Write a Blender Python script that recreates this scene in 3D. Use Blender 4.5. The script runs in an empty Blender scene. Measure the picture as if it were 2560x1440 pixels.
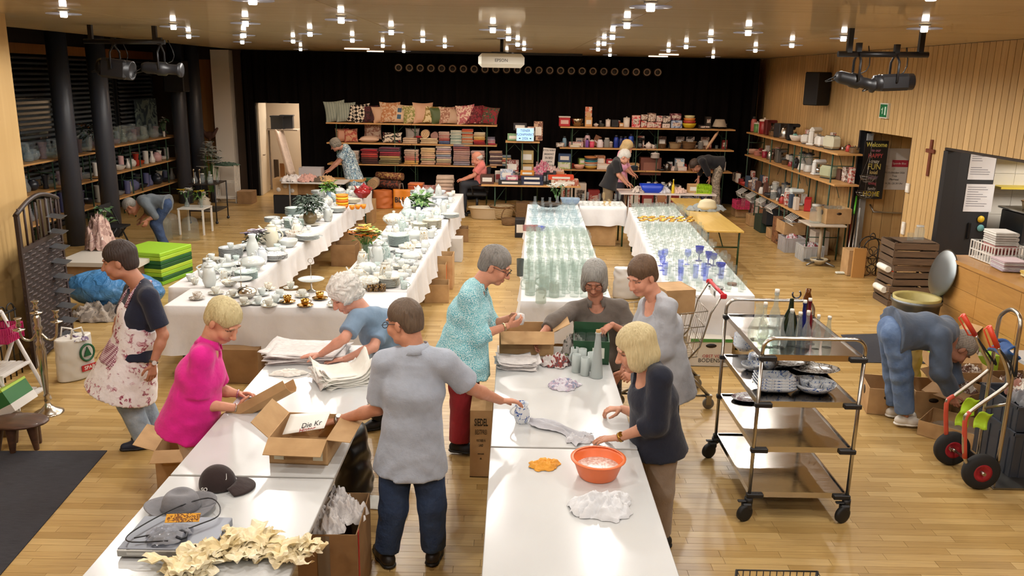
import bpy,bmesh,math,random
import numpy as np
from mathutils import Vector,Matrix,Euler
sc=bpy.context.scene
col=sc.collection
R=math.radians
rnd=random.Random(7)
# camera
FPX,EYE=2100.0,3.05
PITCH,ROLL=math.atan(526/2100.0),R(1.03)
_fw=Vector((0,math.cos(PITCH),-math.sin(PITCH)))
_u0=Vector((0,math.sin(PITCH),math.cos(PITCH)))
_rt=Vector((1,0,0))*math.cos(ROLL)+_u0*math.sin(ROLL)
_up=_u0*math.cos(ROLL)-Vector((1,0,0))*math.sin(ROLL)
CAM=Vector((0,0,EYE))
cd=bpy.data.cameras.new('camera');cd.sensor_width=36.0;cd.lens=36.0*FPX/2560.0
cd.clip_end=100;cd.clip_start=0.05
cam=bpy.data.objects.new('camera',cd);col.objects.link(cam)
m3=Matrix((_rt,_up,-_fw)).transposed()
cam.matrix_world=Matrix.Translation(CAM)@m3.to_4x4()
sc.camera=cam
def ray(px,py):return _fw+_rt*((px-1280)/FPX)-_up*((py-720)/FPX)
def AZ(px,py,z=0.0):
 d=ray(px,py);return CAM+d*((z-EYE)/d.z)
def AY(px,py,Y):
 d=ray(px,py);return CAM+d*(Y/d.y)
def AX(px,py,X):
 d=ray(px,py);return CAM+d*(X/d.x)
 # world, exposure
w=bpy.data.worlds.new('night');sc.world=w;w.use_nodes=True
w.node_tree.nodes['Background'].inputs[0].default_value=(0.9,0.8,0.65,1)
w.node_tree.nodes['Background'].inputs[1].default_value=0.02
sc.view_settings.view_transform='Standard';sc.view_settings.look='None'
sc.view_settings.gamma=1.0;sc.view_settings.use_curve_mapping=False
sc.view_settings.exposure=0.05
cy=sc.cycles
cy.use_denoising=True
cy.max_bounces=5;cy.diffuse_bounces=3;cy.glossy_bounces=2;cy.transmission_bounces=3
cy.use_adaptive_sampling=True;cy.adaptive_threshold=0.08;cy.adaptive_min_samples=10
cy.transparent_max_bounces=32;cy.sample_clamp_indirect=6.0
cy.caustics_reflective=False;cy.caustics_refractive=False
LAMP_POWER=75.0
LAMP_COL=(1.0,0.955,0.89)
CEIL=3.60
LAMPS=[(632,10),(160,42),(434,73),(472,95),(614,65),(610,93),(606,109),(853,57),(775,90),(733,107),(978,86),(881,105),(957,118),(1057,105),(1112,119),(1232,81),(1271,101),(1294,115),(1310,126),(1626,27),(1567,70),(1531,98),(1510,113),(1495,127),(1870,88),(1776,106),(1715,121),(1671,130),(2310,79),(2108,102),(1979,118),(1888,130),(2327,0)]
LAMP_POS=[AZ(x,y,3.53)for x,y in LAMPS]
for X in(-3.6,-1.0,1.4,3.6):
 for Y in(0.4,2.6,4.3):
  if not(X==1.4 and Y==4.3):LAMP_POS.append(Vector((X,Y,3.53)))
for X in(-4.6,-2.4,-0.2,2.0,4.2):LAMP_POS.append(Vector((X,18.6,3.53)))
# tagging
ORG={}
ORDW='first second third fourth fifth sixth seventh eighth ninth tenth eleventh twelfth thirteenth fourteenth fifteenth sixteenth seventeenth eighteenth nineteenth twentieth'.split()
def ordw(i):return ORDW[i]if i<20 else _ordn(i+1)
def _ordn(n):t={2:'twent',3:'thirt',4:'fort',5:'fift',6:'sixt'}[n//10];return t+'ieth' if n%10==0 else t+'y-'+ORDW[n%10-1]
def tag(o,label=None,cat=None,group=None,kind=None):
 if label:o['label']=label if len(label.split())>3 else label+' on the rack'
 if cat:o['category']=cat
 if group:o['group']=group
 if kind:o['kind']=kind
 return o
def T(name,label,cat,loc,group=None,rz=0.0):
 o=bpy.data.objects.new(name,None);col.objects.link(o)
 o.empty_display_size=0.05
 o.location=loc;o.rotation_euler=(0,0,rz);ORG[o.name]=Vector(loc)
 return tag(o,label,cat,group)
 # mesh builder
class MB:
 def __init__(s):s.v=[];s.f=[];s.sm=[]
 def add(s,vs,fs,smooth=False):
  n=len(s.v);s.v.extend([tuple(v)for v in vs])
  for f in fs:s.f.append(tuple(i+n for i in f));s.sm.append(smooth)
  return s
 def box(s,c,d,rz=0.0,M=None,b=0.0):
  x,y,z=d[0]/2,d[1]/2,d[2]/2
  Q=Matrix.Rotation(rz,3,'Z')if M is None else M
  c=Vector(c)
  if b<=0:
   vs=[c+Q@Vector((i*x,j*y,k*z))for i in(-1,1)for j in(-1,1)for k in(-1,1)]
   return s.add(vs,[(0,1,3,2),(4,6,7,5),(0,4,5,1),(2,3,7,6),(0,2,6,4),(1,5,7,3)])
  b=min(b,x*.98,y*.98,z*.98);vs=[]
  for i in(-1,1):
   for j in(-1,1):
    for k in(-1,1):
     vs+=[c+Q@Vector((i*x,j*(y-b),k*(z-b))),c+Q@Vector((i*(x-b),j*y,k*(z-b))),c+Q@Vector((i*(x-b),j*(y-b),k*z))]
  I=lambda i,j,k,a:((i>0)*4+(j>0)*2+(k>0))*3+a
  F=[]
  for sgn in(-1,1):
   F.append([I(sgn,-1,-1,0),I(sgn,1,-1,0),I(sgn,1,1,0),I(sgn,-1,1,0)][::sgn])
   F.append([I(-1,sgn,-1,1),I(-1,sgn,1,1),I(1,sgn,1,1),I(1,sgn,-1,1)][::sgn])
   F.append([I(-1,-1,sgn,2),I(1,-1,sgn,2),I(1,1,sgn,2),I(-1,1,sgn,2)][::sgn])
  for i in(-1,1):
   for j in(-1,1):
    F.append([I(i,j,-1,0),I(i,j,-1,1),I(i,j,1,1),I(i,j,1,0)][::i*j])
    F.append([I(i,-1,j,0),I(i,1,j,0),I(i,1,j,2),I(i,-1,j,2)][::i*j])
    F.append([I(-1,i,j,1),I(-1,i,j,2),I(1,i,j,2),I(1,i,j,1)][::i*j])
    for k in(-1,1):F.append([I(i,j,k,0),I(i,j,k,1),I(i,j,k,2)][::i*j*k])
  return s.add(vs,F)
 def cyl(s,a,b,r0,r1=None,n=12,caps=True,smooth=True):
  return s.tube([a,b],[r0,r0 if r1 is None else r1],n,caps,smooth)
 def tube(s,pts,r,n=8,caps=True,smooth=True,closed=False):
  pts=[Vector(p)for p in pts];m=len(pts)
  rs=r if isinstance(r,(list,tuple))else[r]*m
  vs=[];prev=None
  for i,p in enumerate(pts):
   if closed:t=pts[(i+1)%m]-pts[i-1]
   else:t=pts[min(i+1,m-1)]-pts[max(i-1,0)]
   t=t.normalized()if t.length>1e-9 else Vector((0,0,1))
   if prev is None:
    a=Vector((0,0,1))if abs(t.z)<.9 else Vector((1,0,0))
    u=t.cross(a).normalized()
   else:
    u=(prev-t*prev.dot(t));u=u.normalized()if u.length>1e-6 else t.orthogonal().normalized()
   prev=u;v=t.cross(u)
   for k in range(n):
    an=2*math.pi*k/n
    vs.append(p+(u*math.cos(an)+v*math.sin(an))*rs[i])
  F=[]
  for i in range(m if closed else m-1):
   j=(i+1)%m
   for k in range(n):F.append((i*n+k,i*n+(k+1)%n,j*n+(k+1)%n,j*n+k))
  s.add(vs,F,smooth)
  if caps and not closed:
   s.f.append(tuple(len(s.v)-len(vs)+k for k in range(n))[::-1]);s.sm.append(False)
   s.f.append(tuple(len(s.v)-n+k for k in range(n)));s.sm.append(False)
  return s
 def lathe(s,prof,n=20,o=(0,0,0),smooth=True,ax=None,sx=1.0,sy=1.0):
  o=Vector(o);vs=[];F=[];rings=[]
  Q=ax if ax is not None else Matrix.Identity(3)
  for r,z in prof:
   if r<1e-6:rings.append([len(vs)]);vs.append(o+Q@Vector((0,0,z)))
   else:
    rings.append(list(range(len(vs),len(vs)+n)))
    for k in range(n):
     a=2*math.pi*k/n;vs.append(o+Q@Vector((r*sx*math.cos(a),r*sy*math.sin(a),z)))
  for A,B in zip(rings,rings[1:]):
   if len(A)==1 and len(B)==1:continue
   for k in range(n):
    k2=(k+1)%n
    if len(A)==1:F.append((A[0],B[k2],B[k]))
    elif len(B)==1:F.append((A[k],A[k2],B[0]))
    else:F.append((A[k],A[k2],B[k2],B[k]))
  return s.add(vs,F,smooth)
 def prism(s,poly,a,b,ax='z',off=(0,0,0)):
  o=Vector(off);n=len(poly)
  def P(p,h):
   if ax=='z':return o+Vector((p[0],p[1],h))
   if ax=='y':return o+Vector((p[0],h,p[1]))
   return o+Vector((h,p[0],p[1]))
  vs=[P(p,a)for p in poly]+[P(p,b)for p in poly]
  F=[tuple(range(n))[::-1],tuple(range(n,2*n))]+[(i,(i+1)%n,n+(i+1)%n,n+i)for i in range(n)]
  return s.add(vs,F)
 def grid(s,fn,nu,nv,smooth=True,th=0.0):
  vs=[Vector(fn(i/nu,j/nv))for i in range(nu+1)for j in range(nv+1)]
  F=[(i*(nv+1)+j,(i+1)*(nv+1)+j,(i+1)*(nv+1)+j+1,i*(nv+1)+j+1)for i in range(nu)for j in range(nv)]
  if th:
   A=np.array(vs).reshape(nu+1,nv+1,3)
   N=np.cross(np.gradient(A,axis=0),np.gradient(A,axis=1));N/=np.linalg.norm(N,axis=2,keepdims=True)+1e-9
   B=(A-N*th).reshape(-1,3);k=len(vs)
   s.add(vs+[Vector(b)for b in B],F+[tuple(i+k for i in f)[::-1]for f in F],smooth)
   base=len(s.v)-2*k
   rim=[i*(nv+1)for i in range(nu+1)]+[nu*(nv+1)+j for j in range(1,nv+1)]+[i*(nv+1)+nv for i in range(nu-1,-1,-1)]+[j for j in range(nv-1,0,-1)]
   for a,b in zip(rim,rim[1:]+rim[:1]):s.f.append((base+b,base+a,base+k+a,base+k+b));s.sm.append(False)
   return s
  return s.add(vs,F,smooth)
 def mesh(s,name,shift=None):
  me=bpy.data.meshes.new(name)
  vs=s.v if shift is None else[(v[0]-shift[0],v[1]-shift[1],v[2]-shift[2])for v in s.v]
  me.from_pydata(vs,[],s.f);me.polygons.foreach_set('use_smooth',s.sm);me.update()
  return me
 def go(s,name,mat,parent=None,base=None,**kw):
  """one object; base: world point that becomes its origin (top level), or parent whose origin is used"""
  if parent is not None:
   b=ORG[parent.name];me=s.mesh(name,b)
  else:
   if base is None:
    A=np.array(s.v);base=Vector(((A[:,0].min()+A[:,0].max())/2,(A[:,1].min()+A[:,1].max())/2,A[:,2].min()))
   b=Vector(base);me=s.mesh(name,b)
  me.materials.append(M(mat))
  o=bpy.data.objects.new(name,me);col.objects.link(o)
  if parent is not None:o.parent=parent
  else:o.location=b
  ORG[o.name]=b
  tag(o,**kw)
  return o
def part(name,mat,parent):
 m=MB();m._n=(name,mat,parent);return m
def setmat(o,mat):
 s=o.material_slots[0];s.link='OBJECT';s.material=M(mat)
def inst(me,name,mat,loc,rot=(0,0,0),scale=1.0,parent=None,**kw):
 o=bpy.data.objects.new(name,me);col.objects.link(o)
 if not me.materials:me.materials.append(None)
 setmat(o,mat)
 o.rotation_euler=rot;o.scale=(scale,)*3 if isinstance(scale,(int,float))else scale
 if parent is not None:
  o.parent=parent;o.location=Vector(loc)-ORG[parent.name]
 else:o.location=loc
 ORG[o.name]=Vector(loc)
 tag(o,**kw)
 return o
def sub(me,name,mat,parent):
 """child in the parent's own space"""
 o=bpy.data.objects.new(name,me);col.objects.link(o)
 if not me.materials:me.materials.append(None)
 setmat(o,mat);o.parent=parent;ORG[o.name]=ORG[parent.name]
 return o
 # materials
MATS={}
def lin(c):
 if isinstance(c,str):
  c=c.lstrip('#');c=[int(c[i:i+2],16)/255 for i in(0,2,4)]
 return tuple(((x+.055)/1.055)**2.4 if x>.04045 else x/12.92 for x in c)+(1.0,)
class NT:
 def __init__(s,m):s.t=m.node_tree;s.b=s.t.nodes['Principled BSDF']
 def n(s,ty,**kw):
  x=s.t.nodes.new(ty)
  for k,v in kw.items():
   if k in x.inputs:x.inputs[k].default_value=v
   else:setattr(x,k,v)
  return x
 def l(s,a,b):s.t.links.new(a,b)
 def ramp(s,fac,stops,interp='LINEAR'):
  r=s.t.nodes.new('ShaderNodeValToRGB');r.color_ramp.interpolation=interp
  e=r.color_ramp.elements
  while len(e)<len(stops):e.new(0.5)
  for el,(p,c)in zip(e,stops):el.position=p;el.color=c if len(c)==4 else lin(c)
  s.l(fac,r.inputs[0]);return r.outputs[0]
 def co(s,kind='Object'):return s.n('ShaderNodeTexCoord').outputs[kind]
 def map(s,vec,scale=(1,1,1),rot=(0,0,0)):
  mp=s.n('ShaderNodeMapping');mp.inputs['Scale'].default_value=scale;mp.inputs['Rotation'].default_value=rot
  s.l(vec,mp.inputs[0]);return mp.outputs[0]
 def noise(s,vec,scale,det=3,out=0,dist=0.0):
  x=s.n('ShaderNodeTexNoise');x.inputs['Scale'].default_value=scale;x.inputs['Detail'].default_value=det
  x.inputs['Distortion'].default_value=dist
  s.l(vec,x.inputs['Vector']);return x.outputs[out]
 def mix(s,f,a,b,blend='MIX'):
  x=s.n('ShaderNodeMix',data_type='RGBA',blend_type=blend)
  for k,v in((0,f),(6,a),(7,b)):
   if hasattr(v,'is_linked'):s.l(v,x.inputs[k])
   else:x.inputs[k].default_value=v if k==0 else(v if len(v)==4 and not isinstance(v,str)else lin(v))
  return x.outputs[2]
 def bump(s,h,st=0.3,d=0.01):
  x=s.n('ShaderNodeBump');x.inputs['Strength'].default_value=st;x.inputs['Distance'].default_value=d
  s.l(h,x.inputs['Height']);s.l(x.outputs[0],s.b.inputs['Normal'])
DEF={}
def M(name):
 if not isinstance(name,str):return name
 if name in MATS:return MATS[name]
 m=bpy.data.materials.new(name);m.use_nodes=True;MATS[name]=m
 t=NT(m)
 if name in DEF:DEF[name](t,t.b)
 elif name.startswith('#'):
  p=name.split('/');t.b.inputs['Base Color'].default_value=lin(p[0])
  t.b.inputs['Roughness'].default_value=float(p[1])if len(p)>1 else .5
  if len(p)>2:t.b.inputs['Metallic'].default_value=float(p[2])
  m.diffuse_color=lin(p[0])
 elif name.startswith('cloth#'):
  c=name[5:12];v=t.co()
  n=t.noise(t.map(v,(1,1,1)),14,4);n2=t.noise(v,260,2)
  a=lin(c);d=tuple(x*.78 for x in a[:3])+(1,)
  t.l(t.mix(n,d,tuple(min(1,x*1.12)for x in a[:3])+(1,)),t.b.inputs['Base Color'])
  mm=t.n('ShaderNodeMath',operation='MULTIPLY_ADD');t.l(n2,mm.inputs[0]);mm.inputs[1].default_value=.12;t.l(n,mm.inputs[2])
  t.bump(mm.outputs[0],.45,.02);t.b.inputs['Roughness'].default_value=.9
  t.b.inputs['Sheen Weight'].default_value=.15
 elif name.startswith('stripe#'):
  p=name[6:].split('/');cs=['#'+x for x in p[0].split('#')if x];k=float(p[1]);ax=p[2]
  wv=t.n('ShaderNodeTexWave',wave_type='BANDS',bands_direction=ax.upper());wv.inputs['Scale'].default_value=k
  t.l(t.co(),wv.inputs[0])
  t.l(t.ramp(wv.outputs[1],[(i/len(cs),lin(c))for i,c in enumerate(cs)],'CONSTANT'),t.b.inputs['Base Color']);t.b.inputs['Roughness'].default_value=.85
 elif name.startswith('print#'):
  p=name[5:].split('/');cs=['#'+x for x in p[0].split('#')if x];k=float(p[1])
  v=t.co();n=t.noise(v,k,3,0,1.2);nn=len(cs)
  st=[(0,lin(cs[0]))]+[(.5+.3*i/max(1,nn-1),lin(c))for i,c in enumerate(cs[1:])]
  t.l(t.ramp(n,st,'CONSTANT'),t.b.inputs['Base Color']);t.b.inputs['Roughness'].default_value=float(p[2])if len(p)>2 else .8
 elif name.startswith('glass#'):
  c=lin(name[5:12]);k=name.split('/')
  tr=t.n('ShaderNodeBsdfTransparent');gl=t.n('ShaderNodeBsdfGlossy');gl.inputs['Roughness'].default_value=.03
  tr.inputs[0].default_value=c
  lw=t.n('ShaderNodeLayerWeight');lw.inputs[0].default_value=.18
  r=t.ramp(lw.outputs[1],[(0,(.05,.05,.05,1)),(.4,(.1,.1,.1,1)),(1,(.8,.8,.8,1))])
  mx=t.n('ShaderNodeMixShader');t.l(r,mx.inputs[0]);t.l(tr.outputs[0],mx.inputs[1]);t.l(gl.outputs[0],mx.inputs[2])
  di=t.n('ShaderNodeBsdfDiffuse');di.inputs[0].default_value=tuple(min(1,.25+.75*x)for x in c[:3])+(1,)
  m2=t.n('ShaderNodeMixShader');m2.inputs[0].default_value=float(k[1])if len(k)>1 else .05
  t.l(mx.outputs[0],m2.inputs[1]);t.l(di.outputs[0],m2.inputs[2])
  t.l(m2.outputs[0],t.t.nodes['Material Output'].inputs[0])
 elif name.startswith('skin#'):
  at=t.n('ShaderNodeAttribute',attribute_name='tint');v=t.co()
  n=t.noise(v,35,4);a=tuple(min(1,q*1.15)for q in lin(name[4:11]))
  c0=t.mix(n,tuple(x*.86 for x in a[:3])+(1,),tuple(min(1,x*1.1)for x in a[:3])+(1,))
  t.l(t.mix(at.outputs['Alpha'],c0,at.outputs['Color']),t.b.inputs['Base Color'])
  t.b.inputs['Roughness'].default_value=.55;t.b.inputs['Subsurface Weight'].default_value=0.0
  t.bump(t.noise(v,160,2),.15,.004)
 elif name.startswith('hair#'):
  cs=['#'+x for x in name[4:].split('#')if x];v=t.co()
  n=t.noise(t.map(v,(60,60,9)),1.6,4,0,.4);n2=t.noise(v,14,2)
  t.l(t.mix(n2,t.ramp(n,[(.3,lin(cs[0])),(.7,lin(cs[1]))]),lin(cs[1])),t.b.inputs['Base Color'])
  t.b.inputs['Roughness'].default_value=.55;t.bump(n,.8,.012)
 elif name.startswith('metal#'):
  p=name.split('/');t.b.inputs['Base Color'].default_value=lin(p[0][5:12]);t.b.inputs['Metallic'].default_value=1
  t.b.inputs['Roughness'].default_value=float(p[1])if len(p)>1 else .3
  n=t.noise(t.map(t.co(),(2,2,2)),30,3);t.bump(n,.06,.005)
 elif name.startswith('porc#'):
  cs=['#'+x for x in name[4:].split('/')[0].split('#')if x];a=lin(cs[0])
  t.b.inputs['Roughness'].default_value=.18;t.b.inputs['Coat Weight'].default_value=.3
  if len(cs)>1:
   n=t.noise(t.co(),55,2,0,.8)
   t.l(t.ramp(n,[(0,a),(.62,lin(cs[1]))],'CONSTANT'),t.b.inputs['Base Color'])
  else:t.b.inputs['Base Color'].default_value=a
 elif name.startswith('emit#'):
  p=name.split('/');c=lin(p[0][4:11]);t.b.inputs['Base Color'].default_value=c
  t.b.inputs['Emission Color'].default_value=c;t.b.inputs['Emission Strength'].default_value=float(p[1])
 else:raise KeyError(name)
 return m
def D(name):
 def deco(f):DEF[name]=f;return f
 return deco
@D('parquet')
def _(t,b):
 oi=t.n('ShaderNodeObjectInfo');gi=t.n('ShaderNodeNewGeometry')
 ad=t.n('ShaderNodeMath',operation='ADD');t.l(oi.outputs['Random'],ad.inputs[0]);t.l(gi.outputs['Random Per Island'],ad.inputs[1])
 fr=t.n('ShaderNodeMath',operation='FRACT');t.l(ad.outputs[0],fr.inputs[0])
 c=t.ramp(fr.outputs[0],[(0,'#b3935a'),(.3,'#c09f64'),(.6,'#c8a86e'),(.85,'#d2b47b'),(1,'#bb995d')])
 g=t.noise(t.map(t.n('ShaderNodeNewGeometry').outputs['Position'],(1.2,30,30)),2.2,5,0,.6)
 c2=t.mix(g,(.62,.56,.48,1),(1.12,1.1,1.06,1));t.l(t.mix(1.0,c,c2,'MULTIPLY'),b.inputs['Base Color'])
 b.inputs['Roughness'].default_value=.34;b.inputs['Coat Weight'].default_value=.12;b.inputs['Coat Roughness'].default_value=.2
 t.bump(g,.08,.003)
def wood(c0,c1,scale=(30,30,1.4),rough=.45,coat=0.0,objrand=.5,coatr=.1):
 def f(t,b):
  v=t.n('ShaderNodeNewGeometry').outputs['Position']
  g=t.noise(t.map(v,scale),1.0,5,0,.8)
  c=t.ramp(g,[(.25,c0),(.75,c1)])
  oi=t.n('ShaderNodeObjectInfo');k=t.n('ShaderNodeMapRange');t.l(oi.outputs['Random'],k.inputs[0])
  k.inputs[3].default_value=1-.22*objrand;k.inputs[4].default_value=1+.12*objrand
  cc=t.n('ShaderNodeCombineColor');[t.l(k.outputs[0],cc.inputs[i])for i in range(3)]
  t.l(t.mix(1.0,c,cc.outputs[0],'MULTIPLY'),b.inputs['Base Color'])
  b.inputs['Roughness'].default_value=rough;b.inputs['Coat Weight'].default_value=coat;b.inputs['Coat Roughness'].default_value=coatr
  t.bump(g,.1,.003)
 return f
DEF['slat_wood']=wood('#b99560','#c9a672',(26,26,1.0),.5)
DEF['ceiling_wood']=wood('#bfa880','#cdb890',(.5,9,9),.6,.6,.35,.06)
DEF['board_wood']=wood('#b98a4e','#cda066',(30,1.2,30),.5)
DEF['bench_wood']=wood('#c9a04e','#dab560',(22,1.4,22),.35,.4)
DEF['shelf_wood']=wood('#bd8c52','#d0a066',(1.2,26,26),.5)
DEF['counter_wood']=wood('#a8773b','#bd8c4c',(3,3,20),.4,.3)
DEF['orange_wood']=wood('#8a5a2c','#9c6a38',(20,20,1),.5)
DEF['crate_wood']=wood('#4a3828','#6b543e',(3,3,40),.8)
DEF['stool_wood']=wood('#3a2418','#5a3a26',(4,25,25),.5,.2)
DEF['beige_wall']=wood('#c09c62','#caa66c',(9,9,.6),.6)
@D('cardboard')
def _(t,b):
 v=t.co();n=t.noise(t.map(v,(1,1,1)),6,4);oi=t.n('ShaderNodeObjectInfo')
 c=t.ramp(n,[(.3,'#a98458'),(.7,'#bf9a6c')]);t.l(c,b.inputs['Base Color']);b.inputs['Roughness'].default_value=.85
 t.bump(t.noise(t.map(v,(1,1,90)),3,2),.12,.004)
@D('cardboard_dark')
def _(t,b):
 v=t.co();n=t.noise(v,6,4)
 t.l(t.ramp(n,[(.3,'#84633f'),(.7,'#9a7750')]),b.inputs['Base Color']);b.inputs['Roughness'].default_value=.85
@D('white_cloth')
def _(t,b):
 v=t.co();n=t.noise(v,3,4);n2=t.noise(v,220,2)
 t.l(t.ramp(n,[(.3,'#cfcccb'),(.7,'#dad7d6')]),b.inputs['Base Color']);b.inputs['Roughness'].default_value=.85
 a=t.n('ShaderNodeMath',operation='MULTIPLY_ADD');t.l(n2,a.inputs[0]);a.inputs[1].default_value=.03;t.l(n,a.inputs[2])
 t.bump(a.outputs[0],.35,.04)
@D('white_top')
def _(t,b):
 v=t.co();n=t.noise(v,1.4,5)
 t.l(t.ramp(n,[(.3,'#c8c9c8'),(.7,'#cfd0cf')]),b.inputs['Base Color'])
 b.inputs['Roughness'].default_value=.22;b.inputs['Coat Weight'].default_value=.3;b.inputs['Coat Roughness'].default_value=.12
@D('paper')
def _(t,b):
 v=t.co();n=t.noise(t.map(v,(8,50,8)),3,4,0,.4);n2=t.noise(v,8,3)
 t.l(t.mix(t.ramp(n,[(.52,(0,0,0,1)),(.6,(.35,.35,.35,1))]),t.ramp(n2,[(.3,'#cfc8c4'),(.7,'#e3dedb')]),'#8d8790'),b.inputs['Base Color'])
 b.inputs['Roughness'].default_value=.85
@D('paper_white')
def _(t,b):
 n=t.noise(t.co(),9,3);t.l(t.ramp(n,[(.3,'#e6e4da'),(.7,'#f2f0e8')]),b.inputs['Base Color']);b.inputs['Roughness'].default_value=.8
@D('tissue')
def _(t,b):
 n=t.noise(t.co(),9,3);t.l(t.ramp(n,[(.3,'#e8d3a0'),(.7,'#f6ecd0')]),b.inputs['Base Color']);b.inputs['Roughness'].default_value=.8
@D('curtain')
def _(t,b):
 n=t.noise(t.map(t.co(),(6,6,.4)),2,3);t.l(t.ramp(n,[(.3,'#0a0707'),(.7,'#120d0c')]),b.inputs['Base Color'])
 b.inputs['Roughness'].default_value=.95;b.inputs['Specular IOR Level'].default_value=.1
@D('carpet')
def _(t,b):
 v=t.co();n=t.noise(t.map(v,(5,90,5)),2,3);n2=t.noise(v,300,2)
 t.l(t.mix(n2,t.ramp(n,[(.35,'#2b2b30'),(.65,'#45454b')]),'#37373d'),b.inputs['Base Color']);b.inputs['Roughness'].default_value=.95
 t.bump(n2,.6,.01)
@D('denim')
def _(t,b):
 v=t.co();n=t.noise(v,7,4);n2=t.noise(t.map(v,(1,1,1),(.6,.5,.8)),240,2)
 t.l(t.mix(n2,t.ramp(n,[(.3,'#1b2a44'),(.75,'#3c547a')]),'#2a3b5a'),b.inputs['Base Color']);b.inputs['Roughness'].default_value=.85;t.bump(t.noise(v,18,3),.6,.02)
@D('denim_light')
def _(t,b):
 v=t.co();n=t.noise(v,7,4)
 t.l(t.ramp(n,[(.3,'#7d8ea2'),(.7,'#a7b6c4')]),b.inputs['Base Color']);b.inputs['Roughness'].default_value=.85;t.bump(t.noise(v,16,3),.6,.02)
@D('denim_mid')
def _(t,b):
 v=t.co();n=t.noise(v,8,4)
 t.l(t.ramp(n,[(.3,'#4a6186'),(.7,'#6c83a6')]),b.inputs['Base Color']);b.inputs['Roughness'].default_value=.85;t.bump(t.noise(v,16,3),.6,.02)
@D('turquoise_print')
def _(t,b):
 v=t.co();vo=t.n('ShaderNodeTexVoronoi',feature='DISTANCE_TO_EDGE');vo.inputs['Scale'].default_value=1.0
 t.l(t.map(v,(95,95,55)),vo.inputs[0])
 n=t.noise(v,6,3)
 base=t.ramp(n,[(.35,'#2f93a8'),(.65,'#5fb7c4')])
 t.l(t.mix(t.ramp(vo.outputs[0],[(.06,(1,1,1,1)),(.16,(0,0,0,1))]),base,'#c4e2e4'),b.inputs['Base Color']);b.inputs['Roughness'].default_value=.75
 t.bump(t.noise(v,12,3),.5,.02)
@D('dress_print')
def _(t,b):
 v=t.co();n=t.noise(t.map(v,(1,1,.6)),17,2,0,2.2)
 t.l(t.ramp(n,[(0,'#dfe6e6'),(.42,'#8fb3c4'),(.5,'#35506e'),(.58,'#cfdcdc'),(.66,'#5f8a86'),(.74,'#7a3a5c')],'CONSTANT'),b.inputs['Base Color']);b.inputs['Roughness'].default_value=.85
@D('apron_print')
def _(t,b):
 v=t.co();n=t.noise(v,22,2,0,1.0);n2=t.noise(v,9,2)
 a=t.ramp(n,[(0,'#e9e3e4'),(.56,'#c08a96'),(.6,'#8f3f55'),(.66,'#cfa5ad')],'CONSTANT')
 t.l(t.mix(t.ramp(n2,[(.45,(0,0,0,1)),(.55,(1,1,1,1))]),'#ebe6e7',a),b.inputs['Base Color']);b.inputs['Roughness'].default_value=.85;t.bump(t.noise(v,12,3),.5,.02)
@D('gingham')
def _(t,b):
 ck=t.n('ShaderNodeTexChecker');ck.inputs['Scale'].default_value=90;t.l(t.co(),ck.inputs[0])
 ck.inputs[1].default_value=lin('#7d3b52');ck.inputs[2].default_value=lin('#d9c3ca');t.l(ck.outputs[0],b.inputs['Base Color']);b.inputs['Roughness'].default_value=.85
@D('skirt_print')
def _(t,b):
 n=t.noise(t.co(),24,2,0,1.5);t.l(t.ramp(n,[(0,'#1d1a1e'),(.55,'#6d6358'),(.64,'#2a2428')],'CONSTANT'),b.inputs['Base Color']);b.inputs['Roughness'].default_value=.85
@D('blind')
def _(t,b):b.inputs['Base Color'].default_value=lin('#7c8286');b.inputs['Roughness'].default_value=.4;b.inputs['Metallic'].default_value=.3
@D('plastic_bag')
def _(t,b):
 v=t.co();t.l(t.ramp(t.noise(v,3,3),[(.3,'#3a72a8'),(.7,'#5c94c6')]),b.inputs['Base Color']);b.inputs['Roughness'].default_value=.22
 t.bump(t.noise(v,9,4,0,1.0),.9,.04)
@D('wicker')
def _(t,b):
 v=t.co();wv=t.n('ShaderNodeTexWave',bands_direction='Z');wv.inputs['Scale'].default_value=22;wv.inputs['Distortion'].default_value=3;t.l(v,wv.inputs[0])
 t.l(t.ramp(wv.outputs[1],[(0,'#5c3f24'),(1,'#a07a4c')]),b.inputs['Base Color']);t.bump(wv.outputs[1],1,.01);b.inputs['Roughness'].default_value=.8
@D('wicker_pale')
def _(t,b):
 v=t.co();wv=t.n('ShaderNodeTexWave',bands_direction='Z');wv.inputs['Scale'].default_value=22;wv.inputs['Distortion'].default_value=3;t.l(v,wv.inputs[0])
 t.l(t.ramp(wv.outputs[1],[(0,'#a88a60'),(1,'#d6bd92')]),b.inputs['Base Color']);t.bump(wv.outputs[1],1,.01);b.inputs['Roughness'].default_value=.8
@D('steel')
def _(t,b):
 n=t.noise(t.map(t.co(),(3,60,3)),3,3);b.inputs['Base Color'].default_value=lin('#c6c2bd');b.inputs['Metallic'].default_value=1
 t.l(t.ramp(n,[(.3,(.1,.1,.1,1)),(.7,(.2,.2,.2,1))]),b.inputs['Roughness'])
@D('silver')
def _(t,b):b.inputs['Base Color'].default_value=lin('#bdb6aa');b.inputs['Metallic'].default_value=1;b.inputs['Roughness'].default_value=.22
@D('gold')
def _(t,b):b.inputs['Base Color'].default_value=lin('#c79a4a');b.inputs['Metallic'].default_value=1;b.inputs['Roughness'].default_value=.18
@D('houndstooth')
def _(t,b):
 ck=t.n('ShaderNodeTexChecker');ck.inputs['Scale'].default_value=16;t.l(t.map(t.co(),(1,1,1),(0,.7,0)),ck.inputs[0])
 ck.inputs[1].default_value=lin('#1d1614');ck.inputs[2].default_value=lin('#d9cdbd');t.l(ck.outputs[0],b.inputs['Base Color']);b.inputs['Roughness'].default_value=.9
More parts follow.
